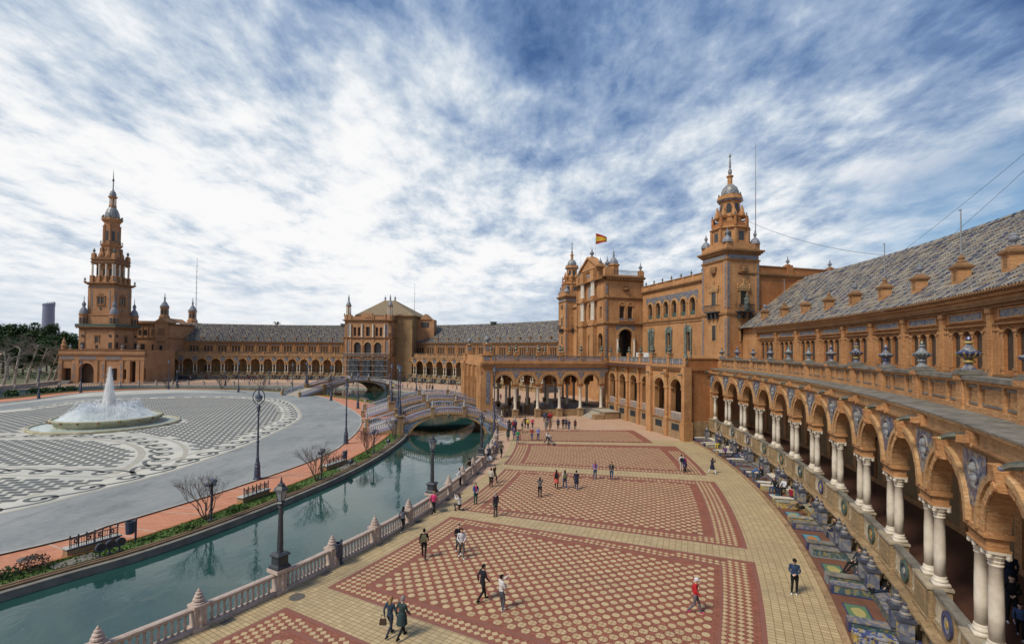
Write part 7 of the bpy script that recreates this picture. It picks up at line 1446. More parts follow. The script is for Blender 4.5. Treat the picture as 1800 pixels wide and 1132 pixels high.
def drops(q):
    for k in range(3400):
        a = jrr.uniform(0, 2*PI)
        if k < 1700: r = abs(jrr.gauss(0, 1.9))+jrr.uniform(.5, 2.5); z = 1.4+max(0, (6-r))*.36+abs(jrr.gauss(0, .35))
        else: z = jrr.uniform(3, 8.9); r = abs(jrr.gauss(0, .16))+(1-(z-2.8)/6.1)*.9+.05
        e = jrr.uniform(.012, .032); c = Vector((r*math.cos(a), r*math.sin(a), z)); q.add([c+Vector((e, 0, 0)), c+Vector((-e*.5, e, 0)), c+Vector((-e*.5, -e, 0)), c+Vector((0, 0, e*2.2))], [(0, 1, 3), (1, 2, 3), (2, 0, 3), (0, 2, 1)])
P('arching_jets', fo, [K['spray']], jets); P('spray_mound', fo, [K['mist']], mound, smooth=True); P('central_jet', fo, [K['jet_mist']], lambda q: q.lathe([(.01, 1.6), (.9, 1.61), (.86, 3.2), (.70, 4.6), (.50, 6.2), (.32, 7.6), (.16, 8.6), (.03, 9.1)], 20), smooth=True); P('inner_jet', fo, [K['spray']], lambda q: q.tube([(.05, 0, 1.2), (.1, 0, 4.5), (.03, 0, 8.6)], [.35, .2, .04], 10))
o = P('droplets', fo, [K['white_paint']], drops); o['kind'] = 'stuff'

# ------------------------------------------------------------------ trees, skyscraper and park beyond the canal at far left
tq = thing('skyscraper', 'distant glass office tower with a slanting top on the horizon at far left', 'skyscraper', (-1900*816/850, 1900, -20), R_(12))
def f(q):
    q.lathe([(18.5, 0), (19.5, 90), (18, 196)], 24, mi=0); n = 24
    q.v = [(x*1.0, y, z if z < 190 else z+6*x/24) for x, y, z in q.v]
P('body', tq, [K['tower_bands']], f, smooth=False)
P('crown', tq, [K['tower_glass']], lambda q: [q.bx(17.6*math.cos(a)-1, 17.6*math.cos(a)+1, 17.6*math.sin(a)-1, 17.6*math.sin(a)+1, 188, 200+6*math.cos(a)) for a in [k*PI/10 for k in range(20)]])
def crown_me(seed, r, h, n, leaf):
    rr = random.Random(seed); q = MB(); cl_ = [(Vector((rr.uniform(-.75, .75)*r, rr.uniform(-.75, .75)*r, h*rr.uniform(.1, .95))), rr.uniform(.22, .42)*r) for _ in range(16)]
    for i in range(n):
        c, s = cl_[rr.randrange(len(cl_))]; d = Vector((rr.gauss(0, 1), rr.gauss(0, 1), rr.gauss(0, .8))).normalized()*s*rr.uniform(.6, 1.05)
        p = c+d; u = Vector((rr.uniform(-1, 1), rr.uniform(-1, 1), rr.uniform(-.6, .6))).normalized(); v = u.cross(Vector((rr.uniform(-1, 1), rr.uniform(-1, 1), 1))).normalized(); e = leaf*rr.uniform(.6, 1.4)
        q.add([p-u*e, p+v*e*.6, p+u*e, p-v*e*.6], [(0, 1, 2, 3)])
    return q.mesh('crown', K['leaf'])
CRN = [crown_me(s, 5.5, 11, 2600, .42) for s in (1, 2, 3)]
q = MB(); q.tube([(0, 0, 0), (.2, .1, 5), (-.1, .2, 11), (.2, 0, 15)], [.5, .4, .3, .15], 7)
for a in range(5): q.tube([(0, 0, 8+a), (2.4*math.cos(a*1.7), 2.4*math.sin(a*1.7), 11+a)], [.22, .1], 5)
TRK = q.mesh('trunk', K['bark'])
EV = [(6, 205, 24, 'dark evergreen crown at the far left edge of the picture'), (28, 212, 25.5, 'dark evergreen with two tufted tops left of the skyscraper'), (55, 214, 23.5, 'dark evergreen in front of the skyscraper base, left one'), (72, 208, 24.5, 'dark evergreen with a gap to its left, below the skyscraper'), (92, 205, 21.5, 'dark evergreen right of the skyscraper base'), (110, 215, 21, 'dark evergreen left of the tall tower'), (128, 210, 20.5, 'dark evergreen touching the edge of the tall tower'), (42, 196, 18, 'lower dark evergreen behind the pale plane trunks'), (84, 194, 17, 'lower dark evergreen behind the leaning pale trunk'), (15, 194, 17, 'lower dark evergreen at far left behind bare twigs'), (112, 192, 16, 'lower dark evergreen nearest the porch corner')]
for k, (px, Y, top, l) in enumerate(EV):
    x = (px-900)/FPX*Y*1.0; s = (top-3.2)/19.; t = thing('evergreen_tree', l, 'tree', (x, Y, 0), k*1.3, 'dark evergreens behind the park'); t.scale = (s*.95, s*.95, s)
    ob('trunk', TRK, t); c = ob('crown', CRN[k % 3], t, (0, 0, 8.2), k*2.1)
    c2 = ob('crown', CRN[(k+1) % 3], t, (1.5*math.cos(k), 1.5*math.sin(k), 3.4), k*.7, 1.15)
def plane_tree(label, px, py, lean, h, seed):
    rr = random.Random(seed); p = G(px, py); t = thing('plane_tree', label, 'tree', (*p, 0), 0, 'leafless pale plane trees in the park'); h *= .82; lean *= .8; T_ = MB(); Cq = MB()
    top = Vector((lean, rr.uniform(-1, 1), h)); mid = Vector((lean*.3+rr.uniform(-.5, .5), 0, h*.45))
    T_.tube([(0, 0, 0), (0.05, 0, .6), mid*.5, mid, (mid+top)/2, top], [.58, .42, .36, .31, .25, .17], 9)
    def br(p, d, l, r, lev):
        e = p+d*l; (T_ if lev == 0 else Cq).tube([p, (p+e)/2+Vector((rr.uniform(-.3, .3), rr.uniform(-.3, .3), .1)), e], [r, r*.8, r*.5], 4 if lev else 6, cap=False)
        if lev < 5:
            for i in range(3): a = rr.uniform(0, 2*PI); br(p+d*l*rr.uniform(.45, 1), (d+Vector((math.cos(a), math.sin(a), rr.uniform(-.2, .5)))*rr.uniform(.4, .9)).normalized(), l*.66, r*.5, lev+1)
    for i in range(6):
        a = rr.uniform(0, 2*PI); z = rr.uniform(.4, 1); pp = mid*(1-z)+top*z if z > .5 else mid*(z+.3); br(pp, Vector((math.cos(a), math.sin(a), rr.uniform(.2, .9))).normalized(), h*.24, .16, 0)
    part('trunk', T_, K['bark_pale'], t); part('crown', Cq, K['twig_grey'], t); return t
plane_tree('leaning pale plane trunk at the far left edge', 4, 684, 3.0, 12, 1); plane_tree('straight pale plane trunk with a cut top', 24, 677, 1.0, 13.5, 2); plane_tree('pale plane tree leaning right with a forked top', 46, 675, 5.0, 15, 3); plane_tree('pale plane tree behind the left lamp, leaning right', 66, 672, 4.5, 14, 4); plane_tree('thin crooked pale tree beside the porch corner', 84, 672, 3.5, 11, 5); plane_tree('slim pale tree touching the porch corner', 94, 671, 2.5, 10, 6); plane_tree('pale plane tree set back between the first two trunks', 14, 668, -1.5, 13, 7)
# low park wall, hedge and lamps of the park
pk = thing('park_wall', 'low weathered grey wall with blocks along the canal below the plane trees', 'wall', (*G(40, 684), 0))
wpts = [to_local(G(x, y), pk) for x, y in ((-60, 697), (0, 686), (55, 681), (104, 675))]
q = MB(); moulding(q, [(-.3, -.6), (-.3, 1.0), (.3, 1.0), (.3, -.6)], wpts); part('wall', q, K['concrete'], pk); q = MB(); moulding(q, [(-.45, 1.0), (-.45, 1.25), (.45, 1.25), (.45, 1.0)], wpts); part('coping', q, K['stone_pink'], pk)
hq = MB(); hrr = random.Random(9)
for i in range(1800):
    t_ = hrr.random(); x = -190+66*t_; y = 176-6*t_+hrr.uniform(0, 9); z = hrr.uniform(.2, 2.6)*(.6+.4*math.sin(x)); u = Vector((hrr.uniform(-1, 1), hrr.uniform(-1, 1), hrr.uniform(-1, 1))).normalized(); v = u.cross(Vector((.3, .2, 1))).normalized(); c = Vector((x, y, z)); e = .3; hq.add([c-u*e, c+v*e*.6, c+u*e, c-v*e*.6], [(0, 1, 2, 3)])
tag(part('undergrowth', hq, K['leaf'], None), kind='stuff')
fill('park_ground', [(-420, 130), (-152, 150), (-152, 420), (-420, 420)], [], .02, K['ground_park'])
# reeds at the left water edge
for k, (x, y) in enumerate(((60, 689), (80, 688), (105, 687), (125, 685), (20, 693))): leafy(['tuft of reeds in the far left water, before the park wall', 'second tuft of reeds in the far left water', 'reed clump below the porch corner', 'reed clump before the porch steps', 'reed clump at the left picture edge'][k], (*G(x, y), -.4), 1.6, 1.3, 60+k, K['leaf'], 240, .3, 'reeds', 'reeds')
# palm beyond the long wing's roof and roof vents
pm = thing('palm_tree', 'small palm head showing above the long wing roof', 'palm', (-108, 222, 0)); P('trunk', pm, [K['bark']], lambda q: q.tube([(0, 0, 0), (.2, 0, 22.6)], [.4, .3], 7))
P('fronds', pm, [K['leaf']], lambda q: [q.add([(0, 0, 22.5), (1.3*math.cos(a)-.25*math.sin(a), 1.3*math.sin(a)+.25*math.cos(a), 23.4+.4*(k % 3)), (2.6*math.cos(a), 2.6*math.sin(a), 22.6+.5*(k % 3)), (1.3*math.cos(a)+.25*math.sin(a), 1.3*math.sin(a)-.25*math.cos(a), 23.4+.4*(k % 3))], [(0, 1, 2, 3)]) for k, a in enumerate([i*2*PI/16 for i in range(16)])])
for k, (a, ce_, l) in enumerate(((81, CE3, 'small dark vent on the long wing roof near the pavilion'), (50, CE2, 'small dark vent on the roof ridge right of the scaffolded pavilion'))):
    v_ = thing('roof_vent', l, 'roof vent', (ce_[0]+(RW+15)*math.cos(R_(a)), ce_[1]+(RW+15)*math.sin(R_(a)), 21.4), R_(a)); P('box', v_, [K['iron']], lambda q: (q.bx(-.8, .8, -.8, .8, 0, .9), q.bx(-1, 1, -1, 1, .9, 1.1)))
# cables
def cable(label, p, q_, sag, r=.022):
    t = thing('cable', label, 'cable', p); d = Vector(q_)-Vector(p); P('wire', t, [K['iron']], lambda m: m.tube([tuple(d*s+Vector((0, 0, -4*sag*s*(1-s)))) for s in [k/14 for k in range(15)]], r, 4))
tp = wl(-33.5, -1.5, 31.5)
def on_roof(a, s, z): return (CE[0]+(RW+s)*math.cos(R_(a)), CE[1]+(RW+s)*math.sin(R_(a)), z)
cable('thin wire from the domed tower down to the roof ridge', tp, on_roof(-5.5, 15.5, 23.3), .8); cable('thin upper wire rising from the ridge towards the top right', on_roof(-7, 15.5, 23.3), on_roof(-24, 17, 34), .5, .018); cable('second thin wire rising from the ridge at right', on_roof(-10, 15.5, 23.3), on_roof(-27, 14, 33), .4, .018)
cable('dark cable lying diagonally across the tiled roof slope', on_roof(-2.5, 7.2, 17.3), on_roof(-19, 15.2, 23.3), -.12, .03)
bn = thing('banner', 'white and yellow notice banner on the gallery back wall behind the columns', 'banner', on_roof(NA[6], 4.45, 4.2), R_(NA[6])); P('sheet', bn, [K['white_paint'], K['flag_yellow']], lambda q: (q.bx(-.04, 0, -.55, .55, 0, 1.5, 0), q.bx(-.05, -.04, -.55, .55, .25, .75, 1)))
bn = thing('banner', 'plain white notice on the gallery back wall, right of the yellow banner', 'banner', on_roof(NA[8], 4.45, 4.3), R_(NA[8])); P('sheet', bn, [K['white_paint']], lambda q: q.bx(-.04, 0, -.4, .4, 0, 1.2, 0))
# ------------------------------------------------------------------ people
def ball(q, c, r, rot=0., n=10, m=7):
    c = Vector(c); M_ = Matrix.Rotation(rot, 3, 'X'); vs = []
    for j in range(1, m):
        t = PI*j/m
        for i in range(n):
            a = 2*PI*i/n; vs.append(c+M_ @ Vector((r[0]*math.sin(t)*math.cos(a), r[1]*math.sin(t)*math.sin(a), r[2]*math.cos(t))))
    k = len(vs); vs += [c+M_ @ Vector((0, 0, r[2])), c+M_ @ Vector((0, 0, -r[2]))]
    fs = [(j*n+i, (j+1)*n+i, (j+1)*n+(i+1) % n, j*n+(i+1) % n) for j in range(m-2) for i in range(n)]
    fs += [(k, i, (i+1) % n) for i in range(n)]+[(k+1, (m-2)*n+(i+1) % n, (m-2)*n+i) for i in range(n)]
    q.add(vs, fs)
def V(*a): return Vector(a)
def limb_default(): return dict(lean=0., pel=V(0, 0, .93), shw=.185)
POSE = {}
def pose(name, pel=(0, 0, .93), lean=0., arms=None, legs=None, coat=0, head=0.): POSE[name] = (Vector(pel), lean, arms, legs, coat, head)
HANG = [((-.232, -.03, 1.13), (-.222, .05, .87)), ((.232, -.03, 1.13), (.222, .05, .87))]
STRAIGHT = [((-.10, .01, .50), (-.10, -.02, .07)), ((.10, .0, .50), (.11, -.02, .07))]
WALK = [((-.10, .16, .52), (-.10, .24, .08)), ((.10, -.02, .50), (.10, -.34, .13))]
SWING = [((-.232, -.13, 1.14), (-.225, -.10, .89)), ((.232, .07, 1.14), (.20, .24, .94))]
pose('stand', arms=HANG, legs=STRAIGHT); pose('walk', lean=.06, arms=SWING, legs=WALK, pel=(0, 0, .92))
pose('hold', arms=[((-.235, .02, 1.14), (-.07, .22, 1.07)), ((.235, .02, 1.14), (.09, .22, 1.04))], legs=[((-.09, .02, .5), (-.08, 0, .07)), ((.10, .03, .5), (.13, .06, .07))])
pose('stroll', lean=.03, arms=[((-.235, .02, 1.13), (-.10, .22, 1.04)), ((.235, .0, 1.13), (.14, .22, 1.0))], legs=[((-.09, .12, .52), (-.08, .18, .08)), ((.09, -.02, .5), (.10, -.26, .11))])
pose('photo', arms=[((-.22, .20, 1.28), (-.06, .40, 1.50)), ((.22, .20, 1.28), (.06, .40, 1.50))], legs=STRAIGHT)
pose('reach', arms=[((-.20, .24, 1.34), (-.12, .48, 1.52)), ((.26, .04, 1.14), (.10, .26, 1.2))], legs=[((-.09, .06, .5), (-.08, .10, .07)), ((.12, .10, .52), (.14, -.02, .08))])
pose('lunge', pel=(0, 0, .84), lean=.1, arms=[((-.22, .20, 1.22), (-.06, .42, 1.4)), ((.22, .20, 1.22), (.06, .42, 1.4))], legs=[((-.22, .05, .46), (-.42, .0, .07)), ((.22, .05, .46), (.40, .0, .07))], coat=1)
pose('kneel', pel=(0, 0, .52), lean=.08, arms=[((-.21, .22, .92), (-.06, .42, 1.14)), ((.21, .22, .92), (.06, .42, 1.14))], legs=[((-.11, .40, .50), (-.11, .30, .07)), ((.12, .16, .08), (.12, -.26, .08))])
pose('bend', pel=(0, -.1, .92), lean=1.05, arms=[((-.2, .46, 1.0), (-.12, .56, .76)), ((.2, .46, 1.0), (.12, .56, .76))], legs=STRAIGHT)
pose('push', lean=.14, arms=[((-.22, .14, 1.14), (-.16, .42, 1.04)), ((.22, .14, 1.14), (.16, .42, 1.04))], legs=WALK)
pose('rail', lean=.12, arms=[((-.24, .20, 1.12), (-.08, .40, 1.14)), ((.24, .20, 1.12), (.08, .40, 1.14))], legs=STRAIGHT)
pose('coat', arms=HANG, legs=STRAIGHT, coat=1); pose('coatwalk', lean=.04, arms=SWING, legs=WALK, pel=(0, 0, .92), coat=1)
pose('sit', pel=(0, 0, .66), lean=.08, arms=[((-.24, .10, .92), (-.12, .36, .78)), ((.24, .10, .92), (.12, .36, .78))], legs=[((-.12, .44, .60), (-.13, .46, .08)), ((.12, .44, .60), (.14, .50, .08))])
pose('sitlean', pel=(0, 0, .66), lean=-.22, arms=[((-.24, -.02, .90), (-.14, .20, .76)), ((.24, -.02, .90), (.14, .20, .76))], legs=[((-.11, .44, .56), (-.11, .84, .16)), ((.12, .46, .60), (.12, .78, .12))])
pose('lounge', pel=(0, 0, .66), lean=-.35, arms=[((-.24, -.1, .92), (-.16, .14, .78)), ((.24, -.1, .92), (.16, .14, .78))], legs=[((-.10, .45, .62), (-.10, .88, .62)), ((.11, .44, .64), (.08, .86, .64))])
def build_pose(name, vox=.0125):
    pel, lean, arms, legs, coat, hd = POSE[name]; q = MB(); bones = []
    Rm = Matrix.Rotation(-lean, 3, 'X'); up = Rm @ V(0, 0, 1)
    def S(x, y, z): return pel+Rm @ V(x, y, z)
    ball(q, S(0, 0, 0), (.168, .115, .125), -lean); ball(q, S(0, -.005, .16), (.145, .100, .17), -lean); ball(q, S(0, -.005, .33), (.172, .115, .19), -lean); ball(q, S(0, -.01, .44), (.17, .09, .085), -lean)
    bones += [('top', S(0, 0, .05), S(0, 0, .45), .14), ('bottom', S(0, 0, -.08), S(0, 0, -.02), .15)]
    q.tube([S(0, -.01, .44), S(0, .01, .57)], [.06, .052], 10); hc = S(0, .02, .0)+up*.665
    hc = S(0, .025, .665); ball(q, hc, (.078, .098, .118), -lean, 14, 10); ball(q, S(0, .045, .595), (.055, .06, .05), -lean); ball(q, S(0, .122, .655), (.014, .022, .026), -lean)
    for s in (-1, 1): ball(q, S(s*.080, .01, .66), (.012, .02, .032), -lean)
    bones += [('skin', S(0, 0, .52), S(0, .02, .70), .09)]
    for s, (el, wr) in zip((-1, 1), arms):
        sh = S(s*.178, -.01, .455); el, wr = Vector(el), Vector(wr); q.tube([S(s*.12, 0, .45), sh, (sh+el)/2, el], [.075, .062, .052, .044], 9); q.tube([el, (el+wr)/2, wr], [.044, .042, .030], 9)
        ball(q, sh, (.062, .062, .062)); d = (wr-el).normalized(); side = d.cross(V(0, 0, 1)); side = side.normalized() if side.length > .1 else V(0, 1, 0)
        pm_ = wr+d*.055; ball(q, pm_, (.030, .030, .045)); nrm = d.cross(side).normalized()
        for k in range(4): o_ = side*(.024-.016*k); q.tube([wr+d*.06+o_, wr+d*(.105+.006*(1.5-abs(k-1.3)))+o_, wr+d*(.135+.007*(1.5-abs(k-1.3)))+o_+nrm*.018], [.0105, .0095, .008], 6)
        q.tube([wr+d*.02+side*.024, wr+d*.06+side*.05, wr+d*.09+side*.052], [.013, .011, .009], 6)
        bones += [('top', sh, el, .06), ('sleeve', el, wr, .045), ('skin', wr+d*.02, wr+d*.14, .03)]
    for s, (kn, an) in zip((-1, 1), legs):
        hp = pel+V(s*.09, 0, -.04); kn, an = Vector(kn), Vector(an); q.tube([hp, (hp+kn)/2, kn], [.095, .082, .060], 10); q.tube([kn, kn*.65+an*.35, an], [.060, .058, .042], 10)
        fw = V(0, 1, 0) if abs((kn-an).normalized().z) > .5 else (V(0, .3, 1)).normalized()
        ft = an+fw*.15+V(0, 0, -.035 if fw.z < .5 else 0); q.tube([an-fw*.05+V(0, 0, -.03 if fw.z < .5 else 0), an+fw*.05+V(0, 0, -.03 if fw.z < .5 else 0), ft], [.042, .045, .032], 8)
        bones += [('bottom', hp, kn, .085), ('bottom', kn, an, .055), ('shoe', an+V(0, 0, -.03)+fw*(-.04), ft, .05)]
    if coat:
        a0 = pel+V(0, 0, .12); q.lathe([(.16, 0), (.20, -.15), (.235, -.46), (.21, -.47), (.05, -.3)], 14, tuple(a0)); 
    me = q.mesh('p_'+name, []) if False else None
    m0 = bpy.data.meshes.new('tmp'); m0.from_pydata([tuple(v) for v in q.v], [], q.f); o0 = bpy.data.objects.new('tmp', m0); COL.objects.link(o0)
    r = o0.modifiers.new('r', 'REMESH'); r.mode = 'VOXEL'; r.voxel_size = vox; sm = o0.modifiers.new('s', 'SMOOTH'); sm.factor = .5; sm.iterations = 2
    dg = bpy.context.evaluated_depsgraph_get(); me = bpy.data.meshes.new_from_object(o0.evaluated_get(dg)); bpy.data.objects.remove(o0); me.name = 'person'
    n = len(me.vertices); co = np.empty(n*3); me.vertices.foreach_get('co', co); co = co.reshape(-1, 3)
    fc = np.array([p.center[:] for p in me.polygons]); best = np.full(len(fc), 1e9); idx = np.zeros(len(fc), int); sl = {'top': 0, 'sleeve': 0, 'bottom': 1, 'skin': 2, 'shoe': 3}
    for nm, a, b, rr in bones:
        a, b = np.array(a), np.array(b); ab = b-a; t = np.clip(((fc-a)@ab)/(ab@ab+1e-9), 0, 1); d = np.linalg.norm(fc-(a+t[:, None]*ab), axis=1)/rr
        k = d < best; best[k] = d[k]; idx[k] = sl[nm]
    if coat: k = (fc[:, 2] > pel.z-.36) & (idx == 1); idx[k] = 0
    for _ in range(4): me.materials.append(K['white_paint'])
    me.polygons.foreach_set('material_index', idx.tolist()); me.polygons.foreach_set('use_smooth', [True]*len(me.polygons)); me.update()
    return me, hc, lean
PM = {k: build_pose(k) for k in POSE}
PF = {k: build_pose(k, .03) for k in ('stand', 'walk', 'sit', 'coat')}
def hair_me(kind):
    q = MB(); n, m = 14, 9; r = (.088, .108, .128); vs = []; fs = []
    for j in range(m+1):
        t = PI*j/m
        for i in range(n): a = 2*PI*i/n; vs.append((r[0]*math.sin(t)*math.cos(a), r[1]*math.sin(t)*math.sin(a)-.008, r[2]*math.cos(t)+.006))
    for j in range(m):
        for i in range(n):
            a = 2*PI*(i+.5)/n; front = math.sin(a); z = math.cos(PI*(j+.5)/m)
            if z > .42 or (front < .15 and z > -.45) or (kind in ('long',) and front < .45 and z > -.7): fs.append((j*n+i, (j+1)*n+i, (j+1)*n+(i+1) % n, j*n+(i+1) % n))
    q.add(vs, fs)
    if kind == 'long': ball(q, (0, -.075, -.14), (.095, .05, .19)); 
    if kind == 'bun': ball(q, (0, -.10, .07), (.045, .045, .045))
    if kind == 'tail': q.tube([(0, -.10, .03), (0, -.15, -.05), (0, -.13, -.2)], [.035, .035, .012], 7)
    if kind in ('cap', 'hat'):
        ball(q, (0, -.005, .055), (.096, .114, .085)); q.lathe([(.10, .035), (.16 if kind == 'hat' else .10, .03), (.10, .045)], 14)
        if kind == 'cap': q.add([(-.07, .08, .05), (.07, .08, .05), (.05, .19, .035), (-.05, .19, .035)], [(0, 1, 2, 3)])
    return q.mesh('hair' if kind not in ('cap', 'hat') else kind, [K['white_paint']], True)
HM = {k: hair_me(k) for k in ('short', 'long', 'bun', 'tail', 'cap', 'hat')}
q = MB(); q.fr(-.16, .16, -.12, .04, -.22, .0, 0.0); q.fr(-.16, .16, -.12, .04, 0, .18, .04); q.bx(-.12, .12, -.16, -.12, -.18, -.02); q.tube([(-.11, .03, .17), (-.12, .2, .15), (-.13, .22, -.05), (-.12, .05, -.2)], .02, 5); q.tube([(.11, .03, .17), (.12, .2, .15), (.13, .22, -.05), (.12, .05, -.2)], .02, 5); BP = q.mesh('backpack', [K['white_paint']])
q = MB(); q.fr(-.15, .15, -.05, .05, -.24, 0, .02); q.tube([(-.09, 0, 0), (-.06, 0, .14), (.06, 0, .14), (.09, 0, 0)], .012, 5); HB = q.mesh('handbag', [K['white_paint']])
q = MB(); q.tube([(-.06, 0, 0), (.07, .07, 0), (.0, .1, -.01), (-.07, .05, 0)], .035, 6); q.tube([(.0, .1, 0), (.02, .12, -.18), (.02, .1, -.34)], [.04, .035, .03], 6); SCM = q.mesh('scarf', [K['white_paint']])
CM = {}
def cloth(c):
    c = tuple(c)
    if c not in CM: CM[c] = simple('cloth', c, tuple(x*.7 for x in c), 9, .85, .2)
    return CM[c]
SK = simple('skin', (.50, .30, .21), (.42, .24, .16), 6, .6, .35); SK2 = simple('skin', (.58, .38, .29), (.5, .3, .22), 6, .6, .35)
def setm(o, i, m): o.material_slots[i].link = 'OBJECT'; o.material_slots[i].material = m
BLK, NAVY, JEAN, GRY, WHT, KHA, BRN, RED, PNK, YEL, GRN, DGN, LIL, TAN, CRM, DGR = (.016, .016, .018), (.02, .027, .055), (.05, .085, .17), (.12, .12, .125), (.68, .68, .70), (.14, .13, .075), (.075, .05, .035), (.38, .025, .03), (.60, .04, .16), (.65, .50, .03), (.03, .26, .12), (.03, .06, .055), (.25, .20, .42), (.33, .23, .14), (.56, .51, .42), (.05, .052, .055)
HBK, HBR, HBL, HGY = (.012, .01, .009), (.06, .032, .018), (.32, .19, .09), (.25, .24, .23)
def person(label, ps, at, face, top, bot, hair=HBK, style='short', shoe=BLK, h=1.68, group=None, pack=None, scarf=None, far=False, z=0., skin=None):
    x, y = at if not isinstance(at[0], int) else G(*at)
    if face == 'cam': rz = math.atan2(-y, -x)-PI/2
    elif face == 'away': rz = math.atan2(y, x)-PI/2
    else: rz = R_(face)-PI/2                             # world heading in degrees, 0 = +X
    me, hc, lean = (PF if far and ps in PF else PM)[ps]; s = h/1.70
    o = ob('person', me, None, (x, y, z), rz, s); tag(o, label, 'person', group)
    for i, m in enumerate((cloth(top), cloth(bot), skin or (SK2 if len(label) % 2 else SK), cloth(shoe))): setm(o, i, m)
    hn = 'hair' if style not in ('cap', 'hat') else style
    hr = ob(hn, HM[style], o, tuple(hc)); hr.rotation_euler = (-lean, 0, 0); setm(hr, 0, cloth(hair))
    Rm = Matrix.Rotation(-lean, 3, 'X'); pel = POSE[ps][0]
    if pack: b = ob('backpack', BP, o, tuple(pel+Rm @ V(0, -.12, .30))); b.rotation_euler = (-lean, 0, 0); setm(b, 0, cloth(pack))
    if scarf: b = ob('scarf', SCM, o, tuple(pel+Rm @ V(0, .03, .50))); b.rotation_euler = (-lean, 0, 0); setm(b, 0, cloth(scarf))
    return o
def held(name, label, cat, me, p, off, c, rz=0.):
    o = ob(name, me, None, (p.location.x+off[0], p.location.y+off[1], p.location.z+off[2]), rz); tag(o, label, cat); setm(o, 0, cloth(c)); return o
W1 = person('blonde woman in a dark blue jacket walking beside a man in a long coat', 'walk', (685, 1117), 62, (.03, .055, .085), (.04, .05, .07), HBL, 'long', h=1.62)
held('handbag', 'brown handbag hanging from the blonde woman\'s hand', 'handbag', HB, W1, (-.28, -.04, .72), BRN)
person('grey-haired man in a dark green checked coat walking away at the bottom', 'coatwalk', (706, 1121), 55, (.035, .06, .06), BLK, HGY, 'short', h=1.72)
person('man in a black suit jacket striding beside the woman in white', 'walk', (848, 1056), 35, (.018, .02, .03), BLK, h=1.74)
W2 = person('woman in white sweater and grey trousers holding a phone up at arm\'s length', 'reach', (881, 1072), 32, (.62, .60, .58), (.10, .10, .115), HBK, 'bun', WHT, h=1.62)
q = MB(); q.bx(-.038, .038, -.006, .006, 0, .15); PHN = q.mesh('phone', [K['white_paint']]); a = W2.rotation_euler.z
held('phone', 'red phone in the raised hand of the woman in white', 'phone', PHN, W2, (-.12*math.cos(a)-.55*math.sin(a), -.12*math.sin(a)+.55*math.cos(a), 1.46), (.6, .06, .05), a)
person('walker in black with a khaki backpack, left of the couple in T-shirts', 'walk', (745, 981), 95, BLK, BLK, HBK, 'bun', GRY, h=1.68, pack=KHA)
T1 = person('young man in a white T-shirt and grey trousers carrying a jacket', 'stroll', (811, 981), -70, WHT, (.13, .12, .11), HBK, 'short', WHT, h=1.72)
person('young man in black half hidden behind the white T-shirt', 'stroll', (806, 972), -70, BLK, DGR, HBK, 'short', WHT, h=1.72)
q = MB(); rr_ = random.Random(2); [ball(q, (rr_.uniform(-.08, .08), rr_.uniform(-.05, .05), rr_.uniform(-.14, .12)), (.09, .07, .12), 0, 8, 6) for _ in range(5)]; JK = q.mesh('folded_jacket', [K['white_paint']], True)
held('folded_jacket', 'grey jacket folded over the arm of the man in the white T-shirt', 'jacket', JK, T1, (-.2, -.06, 1.02), (.14, .13, .11))
person('person in a grey jacket and black trousers beside the balustrade pier', 'walk', (708, 934), 70, (.10, .11, .14), BLK, HBK, 'long', WHT, h=1.62)
person('woman in a bright pink jacket striding by the second balustrade lamp', 'walk', (762, 903), 60, PNK, BLK, HBL, 'short', h=1.64)
person('kneeling photographer in a white jacket on the yellow paving', 'kneel', (808, 898), 150, WHT, DGR, HBR, 'long', h=1.68)
person('woman in blue jacket, green trousers and red scarf standing on the panel edge', 'hold', (836, 886), -65, (.05, .07, .25), (.015, .09, .075), HBK, 'long', BRN, h=1.64, scarf=(.55, .03, .08))
person('grey-haired man in a dark jacket and grey trousers with a red scarf', 'stand', (871, 908), 130, (.04, .04, .055), (.07, .08, .075), HGY, 'short', h=1.74, scarf=(.42, .05, .06))
person('long-haired woman in a grey cape holding a camera, alone on the tiles', 'photo', (949, 874), 75, GRY, BLK, HBR, 'long', h=1.64)
person('walker in a coral coat with a black backpack', 'coatwalk', (978, 859), 85, (.60, .12, .10), BLK, HBK, 'long', h=1.64, pack=BLK)
person('walker in a white top and jeans with a khaki backpack', 'walk', (993, 859), 95, CRM, JEAN, HBK, 'long', WHT, h=1.62, pack=KHA)
person('walker in a long navy coat, right one of three seen from behind', 'coatwalk', (1013, 860), 80, NAVY, JEAN, HBK, 'short', h=1.64)
person('woman in a lilac jacket with a red scarf walking toward us', 'hold', (1046, 842), 'cam', LIL, JEAN, HBR, 'long', h=1.66, scarf=RED)
person('woman in a dark open jacket over beige, right of the red scarf', 'stroll', (1075, 843), 'cam', (.04, .055, .06), JEAN, HBK, 'long', h=1.66, scarf=TAN)
person('person in white with a black backpack by the right side of the panel', 'stand', (1198, 828), 80, WHT, CRM, HBK, 'short', h=1.66, pack=BLK)
person('woman in navy with pink collar next to the black backpack', 'coat', (1204, 830), -60, (.035, .03, .09), BLK, HBK, 'long', h=1.62, scarf=PNK)
person('woman in a long navy coat lunging to take a photograph near the curb', 'lunge', (1252, 833), 40, NAVY, WHT, HBR, 'long', BRN, h=1.66)
person('woman in a red jacket and white cap striding across the tiles', 'walk', (1222, 1078), -25, (.50, .025, .03), (.15, .13, .15), WHT, 'cap', PNK, h=1.64)
person('man in a denim jacket and black cap walking toward the camera', 'hold', (1397, 1044), 'cam', (.035, .06, .12), BLK, BLK, 'cap', WHT, h=1.74)
person('woman in white leaning at the balustrade with a camera', 'rail', (809, 856), 160, WHT, BLK, HBK, 'short', h=1.64)
